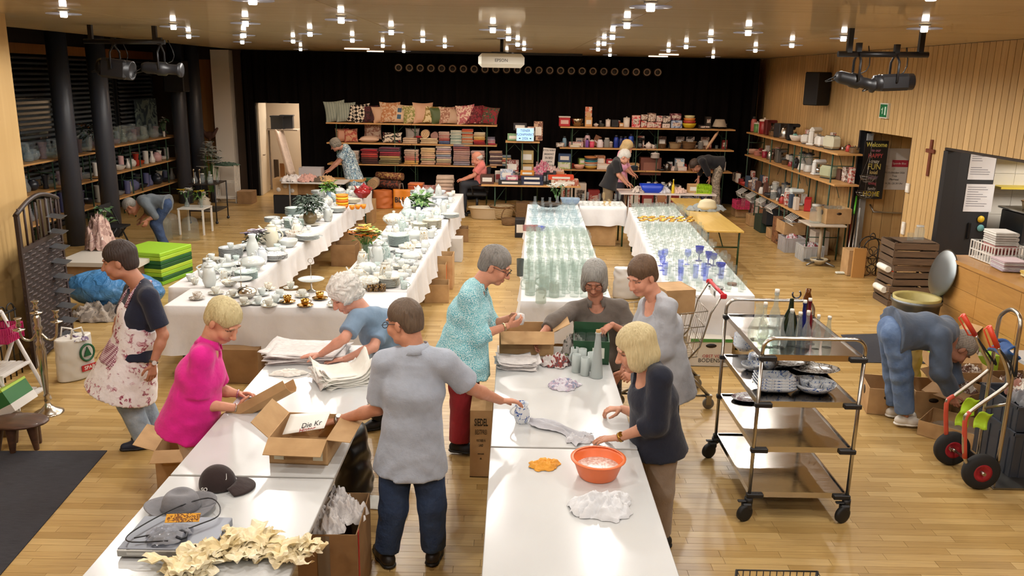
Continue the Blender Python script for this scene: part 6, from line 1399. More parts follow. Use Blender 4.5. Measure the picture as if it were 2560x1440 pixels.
for i in range(6):
 p=AZ(925+(i%3)*16,728-(i//3)*12,PZ);put('mug','cup','dark brown and gold cup stacked beside the tureen, %s of six'%ordw(i),'cup',(p.x,p.y,PZ),i,.85,'dark brown cups',mat='print#2a1a14#8a6a3a#1c120e/60/.2')
KS=[('plate',.135,'plate','plate'),('plate',.135,'plate','plate'),('plate',.12,'plate','plate'),('cup',.055,'cup','cup'),('cup',.055,'cup','cup'),('bowl',.1,'bowl','bowl'),('creamer',.05,'creamer','jug'),('saucer',.075,'saucer','saucer'),('deepbowl',.13,'bowl','bowl'),('platter',.17,'platter','platter'),('mug',.055,'mug','mug'),('teapot',.12,'teapot','teapot'),('tureen',.125,'tureen','tureen'),('coffeepot',.09,'coffee_pot','coffee pot')]
FM=[W_,W_,W_,GR,GOLDR,'porc#e4dfd0','porc#d6dce2',TEAL]
NPL=[0]
def fill(x0,x1,y0,y1,n,wh,tries=2600):
 k_=0
 cnt={}
 for _ in range(tries):
  if k_>=n:break
  k,r,nm,ct=rnd.choice(KS);y=y0+(y1-y0)*rnd.random();x=x0+r+(x1-x0-2*r)*rnd.random()
  if free(x,y,r*.92):
   occ.append((x,y,r*.92));k_+=1;lb=nm
   mt=rnd.choice(FM)
   o=put(k,nm,lb,ct,(x,y,PZ),rnd.random()*6.28,rnd.uniform(.9,1.15),nm+'s on '+wh,mat=mt);cnt.setdefault(nm,[]).append((y,o,[]))
   if nm=='plate' and NPL[0]<130:
    for j in range(1,5):cnt[nm][-1][2].append(put(k,nm,lb,ct,(x,y,PZ+.009*j),0,.95,nm+'s on '+wh,mat=mt));NPL[0]+=1
 for nm,L3 in cnt.items():
  for i,(y,o,up)in enumerate(sorted(L3,key=lambda q:q[0])):
   o['label']='%s, %s from the front on %s'%('white porcelain '+nm.replace('_',' ')if not up else 'bottom plate of a loose pile',ordw(i),wh)
   for j,u in enumerate(up):u['label']='plate %s up in the %s loose pile from the front on %s'%(ordw(j+1),ordw(i),wh)
fill(-3.74,-2.98,9.0,17.0,120,'the left plate table');fill(-1.94,-1.12,9.0,16.8,150,'the middle plate table')
def leaves(m,c,n,rad,hgt,L,w_,seed,droop=.3):
 r2=random.Random(seed)
 for i in range(n):
  a=r2.random()*6.28;e=r2.random();b=Vector((c[0]+rad*e*math.cos(a),c[1]+rad*e*math.sin(a),c[2]+hgt*r2.random()**.7));d=Vector((math.cos(a),math.sin(a),r2.uniform(-.5,.8))).normalized();s_=d.cross(Vector((0,0,1))).normalized();l=L*r2.uniform(.7,1.3)
  q=[b,b+d*l*.5+s_*w_,b+d*l+Vector((0,0,-droop*l)),b+d*l*.5-s_*w_];m.add(q,[(0,1,2,3)])
 return m
def blooms(t,spots,r,mat):
 for i,(x,y,z)in enumerate(spots):
  m=MB();r2=random.Random(i)
  for k in range(7):
   a=k*.9+r2.random();
   m.grid(lambda u,v:(x+r*v*math.cos(a+(u-.5)*1.1)*(.5+.5*v),y+r*v*math.sin(a+(u-.5)*1.1)*(.5+.5*v),z+r*(.9*v-.5*v*v)+.004*k),3,4)
  m.go('bloom',mat[i%len(mat)]if isinstance(mat,(list,tuple))else mat,parent=t)
def bouquet(lb,c,vase,vmat,vs_,cols,n,rad,h,leafm,nl,seed,leafL=.08):
 t=T('bouquet',lb,'flowers',c);r2=random.Random(seed)
 o=sub(PR[vase][0][1],'vase',vmat,t);o.scale=(vs_,)*3
 hv=max(v.co.z for v in PR[vase][0][1].vertices)*vs_
 m=MB()
 sp=[]
 for i in range(n):
  a=r2.random()*6.28;e=r2.random()**.5;q=(c[0]+rad*e*math.cos(a),c[1]+rad*e*math.sin(a),c[2]+hv+h*(1-.45*e)*r2.uniform(.7,1.05));sp.append(q);m.tube([(c[0],c[1],c[2]+.03),(c[0]+(q[0]-c[0])*.3,c[1]+(q[1]-c[1])*.3,c[2]+hv),q],.003,5)
 m.go('stems','#4a7a34/.6',parent=t)
 if nl:m=MB();leaves(m,(c[0],c[1],c[2]+hv*.9),nl,rad,h,leafL,leafL*.28,seed);m.go('foliage',leafm,parent=t,kind='stuff')
 if cols:blooms(t,sp,rad*.55,cols)
 return t
p=AZ(915,655,PZ);bouquet('spring bouquet of orange, yellow and white blossoms in a clear vase',(p.x,p.y,PZ),'fish_vase','glass#e0ece4/.12',.95,['#e8932c','#f0ecdc','#e8c83c','#f2eee2','#e07a24','#c8d860'],26,.15,.2,'#5a8a3c/.6',40,3)
p=AZ(776,560,PZ);bouquet('dark eucalyptus branches in a brown glass vase on the plate table',(p.x,p.y,PZ),'round_vase','#6a5a3c/.15',1.15,None,14,.2,.26,'#3f4f42/.6',420,5,.07)
p=AZ(640,628,PZ);bouquet('purple and white dried bouquet between the plate stacks',(p.x,p.y,PZ),'vase','#4a3a4c/.5',.6,['#6a5878','#b8a8b8','#4c3e58','#d8d0d4'],16,.13,.16,'#4a4a40/.7',60,9)
p=AZ(823,506,PZ);bouquet('yellow tulips in a pale blue pot',(p.x,p.y,PZ),'cyl_vase','#8fa8bc/.4',.75,['#e8c42c','#f0d860'],9,.1,.2,'#5f8a3c/.6',50,12,.12)
p=AZ(1050,526,PZ);bouquet('green striped pot plant on the middle plate table',(p.x,p.y,PZ),'deepbowl','#1e2c5a/.4',.8,None,8,.1,.2,'print#3f6a34#8aa86a#2c4c26/18',46,14,.2)
for i in range(5):
 p=AZ(856,522,PZ);put('deepbowl','bowl','orange and yellow plastic bowl in the stack, %s from the bottom'%ordw(i),'bowl',(p.x,p.y,PZ+i*.045),0,(.9,.9,.75),'orange bowls',mat=('#e07a1c/.4','#e8b020/.4','#dc6a18/.4','#e8c030/.4','#d8861c/.4')[i])
for i in range(3):
 p=AZ(880,524,PZ);put('cup','cup','orange plastic cup beside the orange bowls, %s of three'%ordw(i),'cup',(p.x+.09*i,p.y+.06*i,PZ),i,1.2,'orange cups',mat='#e0861c/.4')
p=AZ(910,485,PZ);put('teapot','tea_cosy','red knitted tea cosy at the far end of the plate table','tea cosy',(p.x,p.y,PZ+.0),.5,1.35,mat='cloth#a8242c')
# drinking glasses
def gl(k,lb,ct,x,y,s=1.0,mat='glass#f2f6f4',grp=None,rz=0.0):return put(k,PR[k][0][0],lb,ct,(x,y,PZ),rz,s,grp or lb,mat=mat)
def lx(y):f=(y-8.6)/7.0;return .1+.17*f,1.06+.14*f
def rx(y):f=(y-9.0)/6.5;return 1.74+.4*f,2.68+.4*f
rows=[('stein','clear beer mug',1.15,.135),('tall','tall straight glass',1.2,.115),('tall','tall beer glass',1.25,.115),('tumbler','clear tumbler',1.15,.115),('flute','champagne flute',1.0,.11),('tumbler','small tumbler',1.0,.115),('goblet','stemmed goblet',1.1,.115),('tall','long drink glass',1.05,.11),('wine','wine glass',1.0,.115),('tumbler','water glass',1.1,.115)]
y=8.8;i=0
while y<12.7:
 k,lb,s_,st=rows[min(i//3,len(rows)-1)];a,b=lx(y)
 if i==0:xs_=[a+.3+.13*j for j in range(5)]
 else:n=int((b-a-.1)/.118);xs_=[a+.07+(j+.35*(i%2)-.17)*(b-a-.16)/(n-1)for j in range(n)]
 for j,x in enumerate(xs_):gl(k,'%s, %s from the left in the %s row of the left glass table'%(lb,ordw(j),ordw(i)),'glass',x+rnd.uniform(-.012,.012),y+rnd.uniform(-.012,.012),s_*rnd.uniform(.96,1.04),grp='%s row %s'%(lb,ordw(i)),rz=rnd.random()*6)
 y+=st+.012;i+=1
y=12.85;i=0
while y<15.5:
 a,b=lx(y);k=('gbowl','gdish','carafe','gbowl')[i%4];n=4 if k!='carafe' else 6
 for j in range(n):gl(k,'%s, %s from the left in the %s bowl row, left glass table'%({'gbowl':'cut glass bowl','gdish':'flat glass dish','carafe':'clear carafe'}[k],ordw(j),ordw(i)),'glass',a+.13+j*(b-a-.26)/(n-1),y+rnd.uniform(-.02,.02),rnd.uniform(.85,1.02),'glass#edf4f6/.06',grp='glass bowls row %s'%ordw(i))
 y+=.25 if k!='carafe' else .16;i+=1
rows=[('tumbler','water glass',1.05),('tall','tall glass',1.0),('wine','wine glass',1.1),('shot','liqueur glass',1.2),('goblet','goblet',1.1),('wine','white wine glass',1.05),('flute','champagne flute',1.05),('goblet','short-stemmed glass',1.0),('coupe','gold-rimmed coupe',1.0),('flute','sparkling wine flute',.95),('wine','red wine glass',1.1),('goblet','cut goblet',1.0),('shot','small sherry glass',1.1)]
y=9.15;i=0
while y<15.4:
 k,lb,s_=rows[min(i//4,len(rows)-1)];a,b=rx(y);n=int((b-a-.1)/.13);gold='gold' in lb
 for j in range(n):
  x=a+.08+(j+.35*(i%2)-.17)*(b-a-.18)/(n-1);mt='glass#f2f6f4'
  if i//4 in(1,2)and j<5 and k in('tall','wine')and rnd.random()<.35:mt='glass#ccd4f6/.05'
  o=gl(k,'%s, %s from the left in the %s row, right glass table'%(lb if mt=='glass#f2f6f4' else 'bluish '+lb,ordw(j),ordw(i)),'glass',x+rnd.uniform(-.012,.012),y+rnd.uniform(-.012,.012),s_*rnd.uniform(.96,1.04),mt,grp='%s row %s'%(lb,ordw(i)),rz=rnd.random()*6)
  if gold:
   m=MB();m.lathe([(.0475,.11),(.0495,.112),(.051,.1265),(.049,.1265),(.0475,.112)],14);PR.setdefault('_rim',m.mesh('gold_rim'));sub(PR['_rim'],'gold_rim','gold',o)
 y+=.128;i+=1
for i,(px,py,k,s_,lb)in enumerate(((1747,640,'goblet',1.5,'largest cobalt blue goblet on the right glass table'),(1770,648,'goblet',1.25,'cobalt blue goblet second from the left of the blue group'),(1783,652,'goblet',1.2,'cobalt blue goblet in the middle of the blue group'),(1800,675,'coupe',1.2,'cobalt blue coupe nearest the table edge'))):
 p=AZ(px,py+12,PZ);put(k,PR[k][0][0],lb,'glass',(p.x,p.y,PZ),0,s_,'cobalt blue glasses',mat='glass#1c34b8/.35')
p=AZ(1300,690,PZ);put('tall','tall_glass','smoky grey-green tall glass at the corner of the left glass table','glass',(p.x,p.y,PZ),0,1.3,mat='glass#4a5c58/.3')
p=AZ(1350,575,PZ);put('gbowl','glass_bowl','blue glass bowl at the left edge of the glass table','bowl',(p.x,p.y,PZ),0,.7,mat='glass#2c4cc0/.35')
for i in range(4):p=AZ(1312+i*9,577,PZ);put('tumbler','tumbler','red-lettered tumbler beside the blue glass bowl, %s of four'%ordw(i),'glass',(p.x,p.y,PZ),0,.9,'red tumblers',mat='glass#c88a88/.25')
for i,(px,py)in enumerate(((1325,715),(1352,735),(1385,720),(1360,700))):p=AZ(px,py+22,PZ);put('stein','beer_mug',('ornate beer glass with gilded crest at the front corner','tall heavy glass cylinder at the front edge of the glass table','etched beer glass at the front of the glass table','beer mug with metal lid on the glass table')[i],'glass',(p.x,p.y,PZ),i,1.3,mat='glass#dfe6e0/.2')
p=AZ(1830,712,PZ);m=MB();m.lathe([(0,0),(.055,0),(.055,.008),(.05,.01),(.055,.012),(.055,.022),(0,.022)],18,(p.x,p.y,PZ));one(m,'coaster_stack','#7a4a2c/.6','small stack of brown coasters at the table corner','coasters')
p=AZ(1790,722,PZ);put('gdish','pewter_dish','small grey pewter dish beside the coasters','dish',(p.x,p.y,PZ),0,.7,mat='metal#6a6a66/.4')
for i in range(16):
 x,y=1.3+(i%8)*.1,15.6+(i//8)*.2;k='shot' if i%3 else 'flute';gl(k,'%s, %s from the left in the %s row of the short table'%('liqueur glass' if i%3 else 'champagne flute',ordw(i%8),('front','back')[i//8]),'glass',x,y,1.1,'glass#ecdcae/.15' if i in(4,5,12,13)else 'glass#f2f6f4')
p=AZ(1372,528,PZ);m=MB();m.lathe(shell([(.16,0),(.2,.03),(.21,.04)],.006),26,(p.x,p.y,PZ+.09));one(m,'wire_tray','metal#4a4642/.5','dark oval metal tray lying on the glass bowls','tray')
p=AZ(1425,510,PZ);put('sqdish','glass_box','pale blue rectangular glass dish at the back of the left glass table','dish',(p.x,p.y,PZ),0,(1.3,1.2,2.2),mat='glass#8fb0cc/.5')
p=AZ(1392,515,PZ);t=bouquet('white orchid in a dark red bottle on the glass table',(p.x,p.y,PZ),'bottle','#3a1420/.3',.7,['#eceae0','#e4e4d8'],8,.14,.24,'#3c5a30/.6',12,17)
# racks built from trestle benches
def SX(px,z,Y):
 v=Vector((0,Y,z))-CAM;py=720-FPX*v.dot(_up)/v.dot(_fw);x=AY(px,py,Y).x
 v=Vector((x,Y,z))-CAM;return AY(px,720-FPX*v.dot(_up)/v.dot(_fw),Y).x
def SY(px,z,X):
 Y=17.0
 for _ in range(6):
  v=Vector((X,Y,z))-CAM;Y=AX(px,720-FPX*v.dot(_up)/v.dot(_fw),X).y
 return Y
def rack(label,A,B,depth,zs,legs,back=1,th=.03,tops=None):
 """boards from A to B (x, y) along the front edge; depth is measured to the wall side"""
 A,B=Vector((A[0],A[1],0)),Vector((B[0],B[1],0));d=(B-A).normalized();n=Vector((-d.y,d.x,0))*back;L=(B-A).length;mid=(A+B)/2+n*depth/2
 t=T('shelf_rack',label,'shelf',(mid.x,mid.y,0));rz=math.atan2(d.y,d.x)
 for z in zs:
  nb=max(1,round(L/2.1))
  for i in range(nb):
   m=MB();m.box(A+d*L*(i+.5)/nb+n*depth/2+Vector((0,0,z-th/2)),(L/nb-.01,depth,th),rz=rz);m.go('board','shelf_wood',parent=t)
 zz=[0]+sorted(zs)
 for f_ in legs:
  m=MB();p=A+d*L*f_
  for e in(.03,depth-.03):m.tube([p+n*e,p+n*e+Vector((0,0,zz[-1]-th))],.014,6)
  for a,b in zip(zz,zz[1:]):
   m.tube([p+n*.03+Vector((0,0,a+(b-a)*.55)),p+n*(depth-.03)+Vector((0,0,a+(b-a)*.55))],.009,6)
  lg=m.go('leg_frame','#28432f/.5',parent=t)
  m=MB()
  for z in zz[1:]:
   s_=1 if f_<.5 else-1
   m.tube([p+n*depth/2+Vector((0,0,z-.26)),p+n*depth/2+d*.22*s_+Vector((0,0,z-th))],.006,5)
  m.go('brace','#28432f/.5',parent=lg)
 return t
def boxp(label,name,cat,mat,x,y,z,w_,h_,d_,rz=0.0,lab=None,labmat=None,group=None):
 m=MB();m.box((0,0,h_/2),(w_,d_,h_),b=min(.006,w_*.1));o=inst(m.mesh(name),name,mat,(x,y,z),(0,0,rz),label=label,cat=cat,group=group)
 m=MB();m.box((0,-d_/2-.001,h_*.5),(w_*.7,.002,h_*.45));sub(m.mesh('label_panel'),'label_panel',labmat or '#d8d2c8',o)
 return o
def cushion_mesh(w_=.44,t_=.14):
 def fn(sgn):
  def f(u,v):
   x,y=u*2-1,v*2-1;pin=1-.10*(x*x)*(1-y*y)-0;k=max(0,(1-abs(x)**2.6)*(1-abs(y)**2.6))**.55
   return(x*w_/2*(1-.09*(1-y*y)),sgn*t_/2*k,w_/2+y*w_/2*(1-.09*(1-x*x)))
  return f
 m=MB();m.grid(fn(1),12,12);g=MB();g.grid(fn(-1),12,12);m.add(g.v,[f[::-1]for f in g.f],True);return m.mesh('cushion')
CU=cushion_mesh()
def towel_mesh(w_=.36,d_=.3,h_=.045):
 m=MB();pts=[]
 for a in range(7):an=R(-90+30*a);pts.append((.0,0))
 prof=[(-d_/2,.004),(-d_/2,h_*.48)]
 m.box((0,d_*.03,h_*.27),(w_,d_*.94,h_*.46),b=.012);m.box((0,d_*.02,h_*.75),(w_*.985,d_*.95,h_*.46),b=.012)
 m.tube([(-w_/2*.985,-d_/2+.012,h_*.5),(w_/2*.985,-d_/2+.012,h_*.5)],h_*.48,8)
 return m.mesh('towel')
TW=towel_mesh()
def tstack(label,name,cat,x,y,z,n,cols,s=1.0,h_=.045,rz=0.0):
 for i in range(n):
  c=cols[i%len(cols)]if len(cols)!=n else cols[i]
  inst(TW,name,c if '#'!=c[0]else 'cloth'+c,(x+rnd.uniform(-.01,.01),y+rnd.uniform(-.01,.01),z+i*h_),(0,0,rz+rnd.uniform(-.06,.06)),(s,s,h_/.045*1.0),label='%s, %s from the bottom'%(label,ordw(i)),cat=cat,group=label)
BY=20.55
rack('trestle rack of cushions and towels along the black curtain',(-4.5,BY-.25),(-.42,BY-.25),.5,(.97,1.47,1.94),(.06,.4,.52,.94))
rack('trestle rack of kitchenware along the black curtain',(1.08,BY-.25),(5.25,BY-.25),.5,(.93,1.45,1.94),(.07,.44,.56,.95))
for i,(px,mt,lb,s_,tl,rz)in enumerate(((843,'stripe#8a948c#6a766e#a0a89c/6/x','grey-green striped cushion at the left end of the top shelf',1.15,.35,.3),(868,'stripe#8a948c#6a766e#a0a89c/6/x','grey-green striped cushion leaning on its twin',1.1,.4,.35),(890,'houndstooth','black and white houndstooth cushion beside the striped ones',1.0,.35,.3),(911,'houndstooth','black and white houndstooth cushion beside the maroon ones',1.0,.4,.4),(930,'print#2a1216#5a2028#1c0c10/20','dark maroon patterned cushion',.95,.4,.4),(944,'print#24100f#4a1a20#1a0a0c/20','very dark maroon cushion',.9,.4,.4),(955,'#c09a7c','plain tan cushion on the top shelf',.9,.3,.4),(977,'print#cdb094#b0764c#caa988/14','cream cushion with embroidered figure',1.15,.2,.2),(1005,'squares','cream cushion with four blue squares',1.05,.15,.1),(1033,'print#d2bd98#8a8a4c#c8b080/12','cream cushion with yellow-green flowers',1.0,.2,.2),(1060,'#caa084','large plain peach cushion',1.15,.2,.3),(1079,'print#d6c49a#8a7034#c8b488/9','yellowish cushion with dark swirls',1.0,.25,.2),(1100,'#4c5c34','olive green cushion',.9,.3,.35),(1120,'print#cdb09a#9a6a58#c4a48c/14','beige cushion with small flowers',.95,.2,.2),(1139,'#b89a82','plain beige cushion behind the floral one',.9,.3,.4),(1167,'print#b86a70#e0c4b0#a04a54/10','pink and white patterned cushion',1.05,.15,.05),(1188,'print#8a2c38#5a1c24#c07a6c/14','red patterned cushion behind the embroidered one',1.05,.2,.3),(1220,'print#8a2430#3f4a34#b8685c/14','red embroidered cushion at the right end of the top shelf',1.0,.25,-.25))):
 if 'squares' not in DEF:
  @D('squares')
  def _(t,b):
   v=t.co();s3=t.n('ShaderNodeSeparateXYZ');t.l(v,s3.inputs[0])
   def sq(o,c,w_):
    a=t.n('ShaderNodeMath',operation='SUBTRACT');t.l(o,a.inputs[0]);a.inputs[1].default_value=c
    k=t.n('ShaderNodeMath',operation='ABSOLUTE');t.l(a.outputs[0],k.inputs[0]);k2=t.n('ShaderNodeMath',operation='SUBTRACT');t.l(k.outputs[0],k2.inputs[0]);k2.inputs[1].default_value=.075
    k3=t.n('ShaderNodeMath',operation='ABSOLUTE');t.l(k2.outputs[0],k3.inputs[0]);g=t.n('ShaderNodeMath',operation='LESS_THAN');t.l(k3.outputs[0],g.inputs[0]);g.inputs[1].default_value=w_;return g.outputs[0]
   mu=t.n('ShaderNodeMath',operation='MULTIPLY');t.l(sq(s3.outputs[0],0,.045),mu.inputs[0]);t.l(sq(s3.outputs[2],.2,.05),mu.inputs[1])
   t.l(t.mix(mu.outputs[0],'#d0b496','#27506e'),b.inputs['Base Color'])
 x=SX(px,2.1,BY);inst(CU,'cushion',mt,(x,BY-.06-.02*(i%2),1.945),(R(-10-4*(i%3)),R(6*((i%3)-1)),rz),s_,label=lb,cat='cushion',group='cushions on the top shelf')
z2,z3=1.475,.975
for i,(px,mt,lb,s_,rz)in enumerate(((858,'#b07a5c','tan leather-look cushion on the middle shelf',.75,.3),(880,'print#b88a68#a04438#c8a080/8','tan cushion with red corner on the middle shelf',.75,.3))):inst(CU,'cushion',mt,(SX(px,1.6,BY),BY-.1,z2),(R(-14),0,rz),s_,label=lb,cat='cushion')
inst(CU,'cushion','print#c9ac94#9a6a54#b89880/10',(SX(930,1.65,BY),BY+.1,z2+.06),(R(-8),0,0),1.0,label='printed sack-like cushion standing on the middle shelf',cat='cushion')
inst(CU,'cushion','#caa890',(SX(924,1.55,BY),BY-.15,z2+.06),(R(-82),0,0),(1.15,1.0,.6),label='flat beige pillow lying on the middle shelf',cat='cushion')
inst(CU,'cushion','print#d8c8b4#14100e#8a2424/9',(SX(981,1.6,BY),BY-.1,z2),(R(-20),0,0),(1.1,1,.6),label='black and white leaf-print cushion with red flower',cat='cushion')
inst(CU,'cushion','#c9b8a8',(SX(1030,1.65,BY),BY+.1,z2),(R(-6),0,0),.8,label='white heart-print cushion behind the folded cloth',cat='cushion')
tstack('folded beige cloth beside the red one','folded_cloth','cloth',SX(1028,1.5,BY),BY-.12,z2,3,['#c9a888','#d0b498','#bf9e80'],.95)
tstack('red crumpled cloth on the beige pile','folded_cloth','cloth',SX(1046,1.5,BY),BY-.1,z2+.135,1,['#a01c24'],.55)
def roll(label,x,y,z,r,L,mat,ax='y'):
 m=MB();pts=[(r*(1-.03*k)*math.cos(k*.5),r*(1-.03*k)*math.sin(k*.5))for k in range(30)]
 m.cyl((0,-L/2,r),(0,L/2,r),r,n=16);o=inst(m.mesh('roll'),'rolled_blanket',mat,(x,y,z),(0,0,0 if ax=='y' else R(70)),label=label,cat='blanket')
 m=MB();m.tube([(p[0]*.95,-L/2-.002,r+p[1]*.95)for p in pts],.004,5);sub(m.mesh('spiral_edge'),'spiral_edge','#8a6a50',o);return o
roll('rolled cream towel on the middle shelf',SX(1065,1.6,BY),BY-.05,z2+.13,.1,.35,'cloth#cfae84');roll('rolled mauve towel on the middle shelf',SX(1088,1.6,BY),BY-.05,z2+.1,.09,.35,'cloth#a07a74')
tstack('folded cream towel under the rolled towels','folded_towel','towel',SX(1075,1.5,BY),BY-.05,z2,3,['#d8bc94','#cbb08a','#d8c098'],1.15)
for i,(px,cols,n,s_,lb)in enumerate(((1112,['#4a5a80','#5a6a90','#a04a48','#b86a60','#c8a090','#c08a80','#d0b0a0','#c8a89a'],8,.72,'small towel in the blue to rose pile'),(1141,['#c8d0c0','#a8b8ac','#d0d4c4','#98aca0','#c0ccc0','#a8b4a8','#d8d4c0','#b8c0b4','#d0ccb8'],9,.75,'small towel in the pale green pile'),(1169,['#a8a088','#c88a5c','#d0b090','#c8704c','#b8b49c','#d8a070','#c05c3c','#a8b0a0','#d07a4c','#c84a34'],10,.75,'small towel in the orange striped pile'),(1199,['#8a1c24','#a02830','#c8402c','#d8a050','#d8b870','#d0b080','#d8c098','#d8c8a8'],8,.75,'small towel in the red to cream pile'),(1229,['#b03048','#c8a0a0','#c08a94','#a89cb0','#6a6478'],5,.5,'small towel in the short pile at the shelf end'))):
 tstack(lb,'folded_towel','towel',SX(px,1.5,BY),BY-.08,z2,n,cols,s_,.036)
for i,(px,cols,n,s_,lb)in enumerate(((886,['#b8a090','#a89484','#c0aa98','#a89888','#b8a494','#c8b4a4'],6,.75,'folded linen behind the woman in the dress'),(928,['#3a1614','#4a201c','#5a2a20','#a03028','#b84038','#8a1420','#a01824'],7,1.1,'red and brown blanket'),(978,['#8a7a4c','#6a5c38','#9a8a5c','#b8985c','#8a2430','#a03040','#5a3a44','#6a3040'],8,1.35,'tartan and plum blanket'),(1031,['#c8964c','#d0a060','#b86a5c','#c08070','#b8907c','#c0a08c','#c8ac98'],7,.95,'gold and rose bath towel'),(1072,['#c0967c','#c8a488','#a8a078','#c89a80','#d0aa84','#c8a880','#d8b484','#d8bc8c'],8,.95,'sand coloured bath towel'),(1111,['#b07a5c','#a89478','#c8b894','#b8a0a4','#8a94a4','#c8a890','#c09888','#b8a0a8','#d0c0b0'],9,1.0,'patterned bed sheet'),(1155,['#8a8490','#9a8a90','#a08078','#b08a7c','#b8948a','#b08a84','#b89488','#a87068','#8a4c50'],10,1.1,'mauve flannel sheet'),(1196,['#c0968c','#c8a8a0','#a0887c','#8a7468','#b8988c'],7,.9,'rosy folded sheet behind the seated man'),(1240,['#b8967c','#4a3a40','#b8a090','#5a4448','#c8b0a0','#6a5054'],7,.85,'dark striped towel'),(1262,['#7a8c9c','#c8b8a0','#b0584c','#d0a870'],5,.8,'colourful folded cloth beside the green rack'))):
 tstack(lb,'folded_blanket','blanket',SX(px,1.0,BY),BY-.08,z3,n,cols,s_,.05)
fl_y=20.2
roll('rolled beige rug on the floor under the towel rack',SX(936,.5,fl_y),fl_y,.42,.12,.6,'cloth#b09068');roll('rolled dark patterned rug under the towel rack',SX(968,.6,fl_y+.2),fl_y+.1,.4,.1,.7,'print#2a1a16#7a3a24#3a4a3a/14','x');roll('rolled rust coloured rug leaning under the towel rack',SX(975,.75,fl_y+.2),fl_y+.15,.6,.09,.7,'print#6a3424#b08a50#3a2a20/14','x')
tstack('folded green and dark rug on the floor pile','folded_rug','rug',SX(912,.4,fl_y),fl_y+.1,0,8,['#3a1c18','#5a2c20','#4a2018','#6a4030','#7a6a54','#8a7a64','#5a4a3c','#1c5a34'],1.0,.08)
bag('rumpled orange paper bag on the floor under the rugs',(SX(957,.2,19.8),19.8,0),.5,.4,.42,'#b8642c/.6',0,.9)
c=Vector((SX(1007,.2,19.7),19.7,0));t=T('carrier_bag','flat orange shopping bag printed BLUE in black','bag',c)
m=MB();m.grid(lambda u,v:(c.x-.22+.44*u-.02*v*(u-.5),c.y-.05+.03*math.sin(u*6)*v+.05*v,.46*v),8,8,th=.09);m.go('body','#d8801c/.45',parent=t)
text('BLUE',.12,'print','#17120f',t,(c.x,c.y-.052,.21),(1,0,0),(0,.1,1),bold=.004)
m=MB();m.tube([(c.x-.08,c.y,.46),(c.x-.07,c.y,.58),(c.x+.0,c.y,.6),(c.x+.02,c.y,.46)],.006,6);m.go('cord_handle','#c8b8a8',parent=t)
carton('brown box of orange towels under the towel rack',(SX(1040,.2,20.1),20.1,0),(.4,.3,.4),0,());tstack('orange terry towel in the brown box','folded_towel','towel',SX(1040,.45,20.1),20.1,.33,4,['#c85a20','#d86a2c','#d0602a','#e07a3c'],1.0,.06)
inst(CU,'cushion','print#c09a90#a06a64#b8c0c8/8',(SX(1074,.3,20.0),20.0,.0),(R(-8),0,0),1.25,label='pink and blue floral bolster standing under the rack',cat='cushion')
tstack('rolled white duvet on the floor pile','folded_duvet','duvet',SX(1113,.4,20.0),20.0,0,9,['#b89088','#c8a498','#c0988c','#d0b0a4','#c8a498','#d8bcac','#d0b4a0','#dcc4b0','#d8c0ac'],1.15,.085)
LY=18.6
A,B=AZ(703,455,.75),AZ(833,460,.75);t=T('folding_table','white folding table heaped with linen in front of the woman in the dress','table',((A.x+B.x)/2,A.y+.3,0))
m=MB();bx(m,(A.x,A.y,.72),(B.x+.2,A.y+.65,.75));m.go('table_top','#d8d2cc/.4',parent=t);LY=A.y+.3
for x in(A.x+.15,B.x):m=MB();m.cyl((x,A.y+.1,0),(x,A.y+.1,.72),.018);m.cyl((x,A.y+.55,0),(x,A.y+.55,.72),.018);m.cyl((x,A.y+.1,.1),(x,A.y+.55,.1),.014);m.go('leg','#8a8680/.4',parent=t)
for i,(px,mt,rx,h_,lb)in enumerate(((735,'cloth#d8d0cc',.28,.14,'heap of white linen at the left of the folding table'),(770,'cloth#c8988c',.25,.16,'heap of pink linen on the folding table'),(790,'cloth#5a4a3c',.3,.1,'dark brown blanket on the folding table'),(815,'cloth#c09a6c',.2,.12,'ochre cloth under the woman\'s hands'))):m=MB();crumple(m,(SX(px,.8,LY),LY-.1+.03*i,.75),rx,.22,h_,101+i);one(m,'linen',mt,lb,'linen')
carton('low white and grey carton behind the linen heap',(SX(778,.85,LY+.5),LY+.55,.75),(.5,.35,.24),0,(),mat='#b8b0ae/.7');m=bx(MB(),(A.x,LY+.36,.70),(B.x+.5,LY+.75,.75));one(m,'side_board','shelf_wood','narrow board behind the folding table carrying a carton','board')
for i,(px,py,d,mt,lb)in enumerate(((722,505,(.55,.4,.36),'cardboard','brown carton with white hearts at the left back'),(770,505,(.45,.4,.36),'cardboard_dark','brown carton beside the hearts carton'))):
 p=AZ(px,py+26,0);o=carton(lb,(p.x,p.y,.42),d,0,(),mat=mt,full=True)
 if i==0:
  for k,(dx,dz)in enumerate(((-.15,.12),(.0,.2),(.15,.1))):m=MB();m.lathe([(0,0),(.05,0),(.05,.002),(0,.002)],12,(dx,-.201,dz),ax=Matrix.Rotation(R(90),3,'X'));sub(m.mesh('heart'),'heart','#d8d0c8',o)
 bx_=MB();bx(bx_,(p.x-d[0]/2,p.y-.2,0),(p.x+d[0]/2,p.y+.2,.41));one(bx_,'black_crate','#141417/.5',('black crate under the hearts carton','black crate under the plain carton')[i],'crate')
m=MB();m.box((0,0,.15),(.4,.3,.3));m.box((0,0,.3),(.44,.34,.03));cm=m.mesh('crate')
for i in range(2):inst(cm,'plastic_crate','#23252a/.5',(-6.27+.02*i,YB+1.2,1.62+.0*i)if i==0 else(-6.04,YB+1.25,1.64),(0,0,.1*i),(.8,.8,1.1),label=('black plastic crate on the high storeroom shelf','second black crate behind on the storeroom shelf')[i],cat='crate')
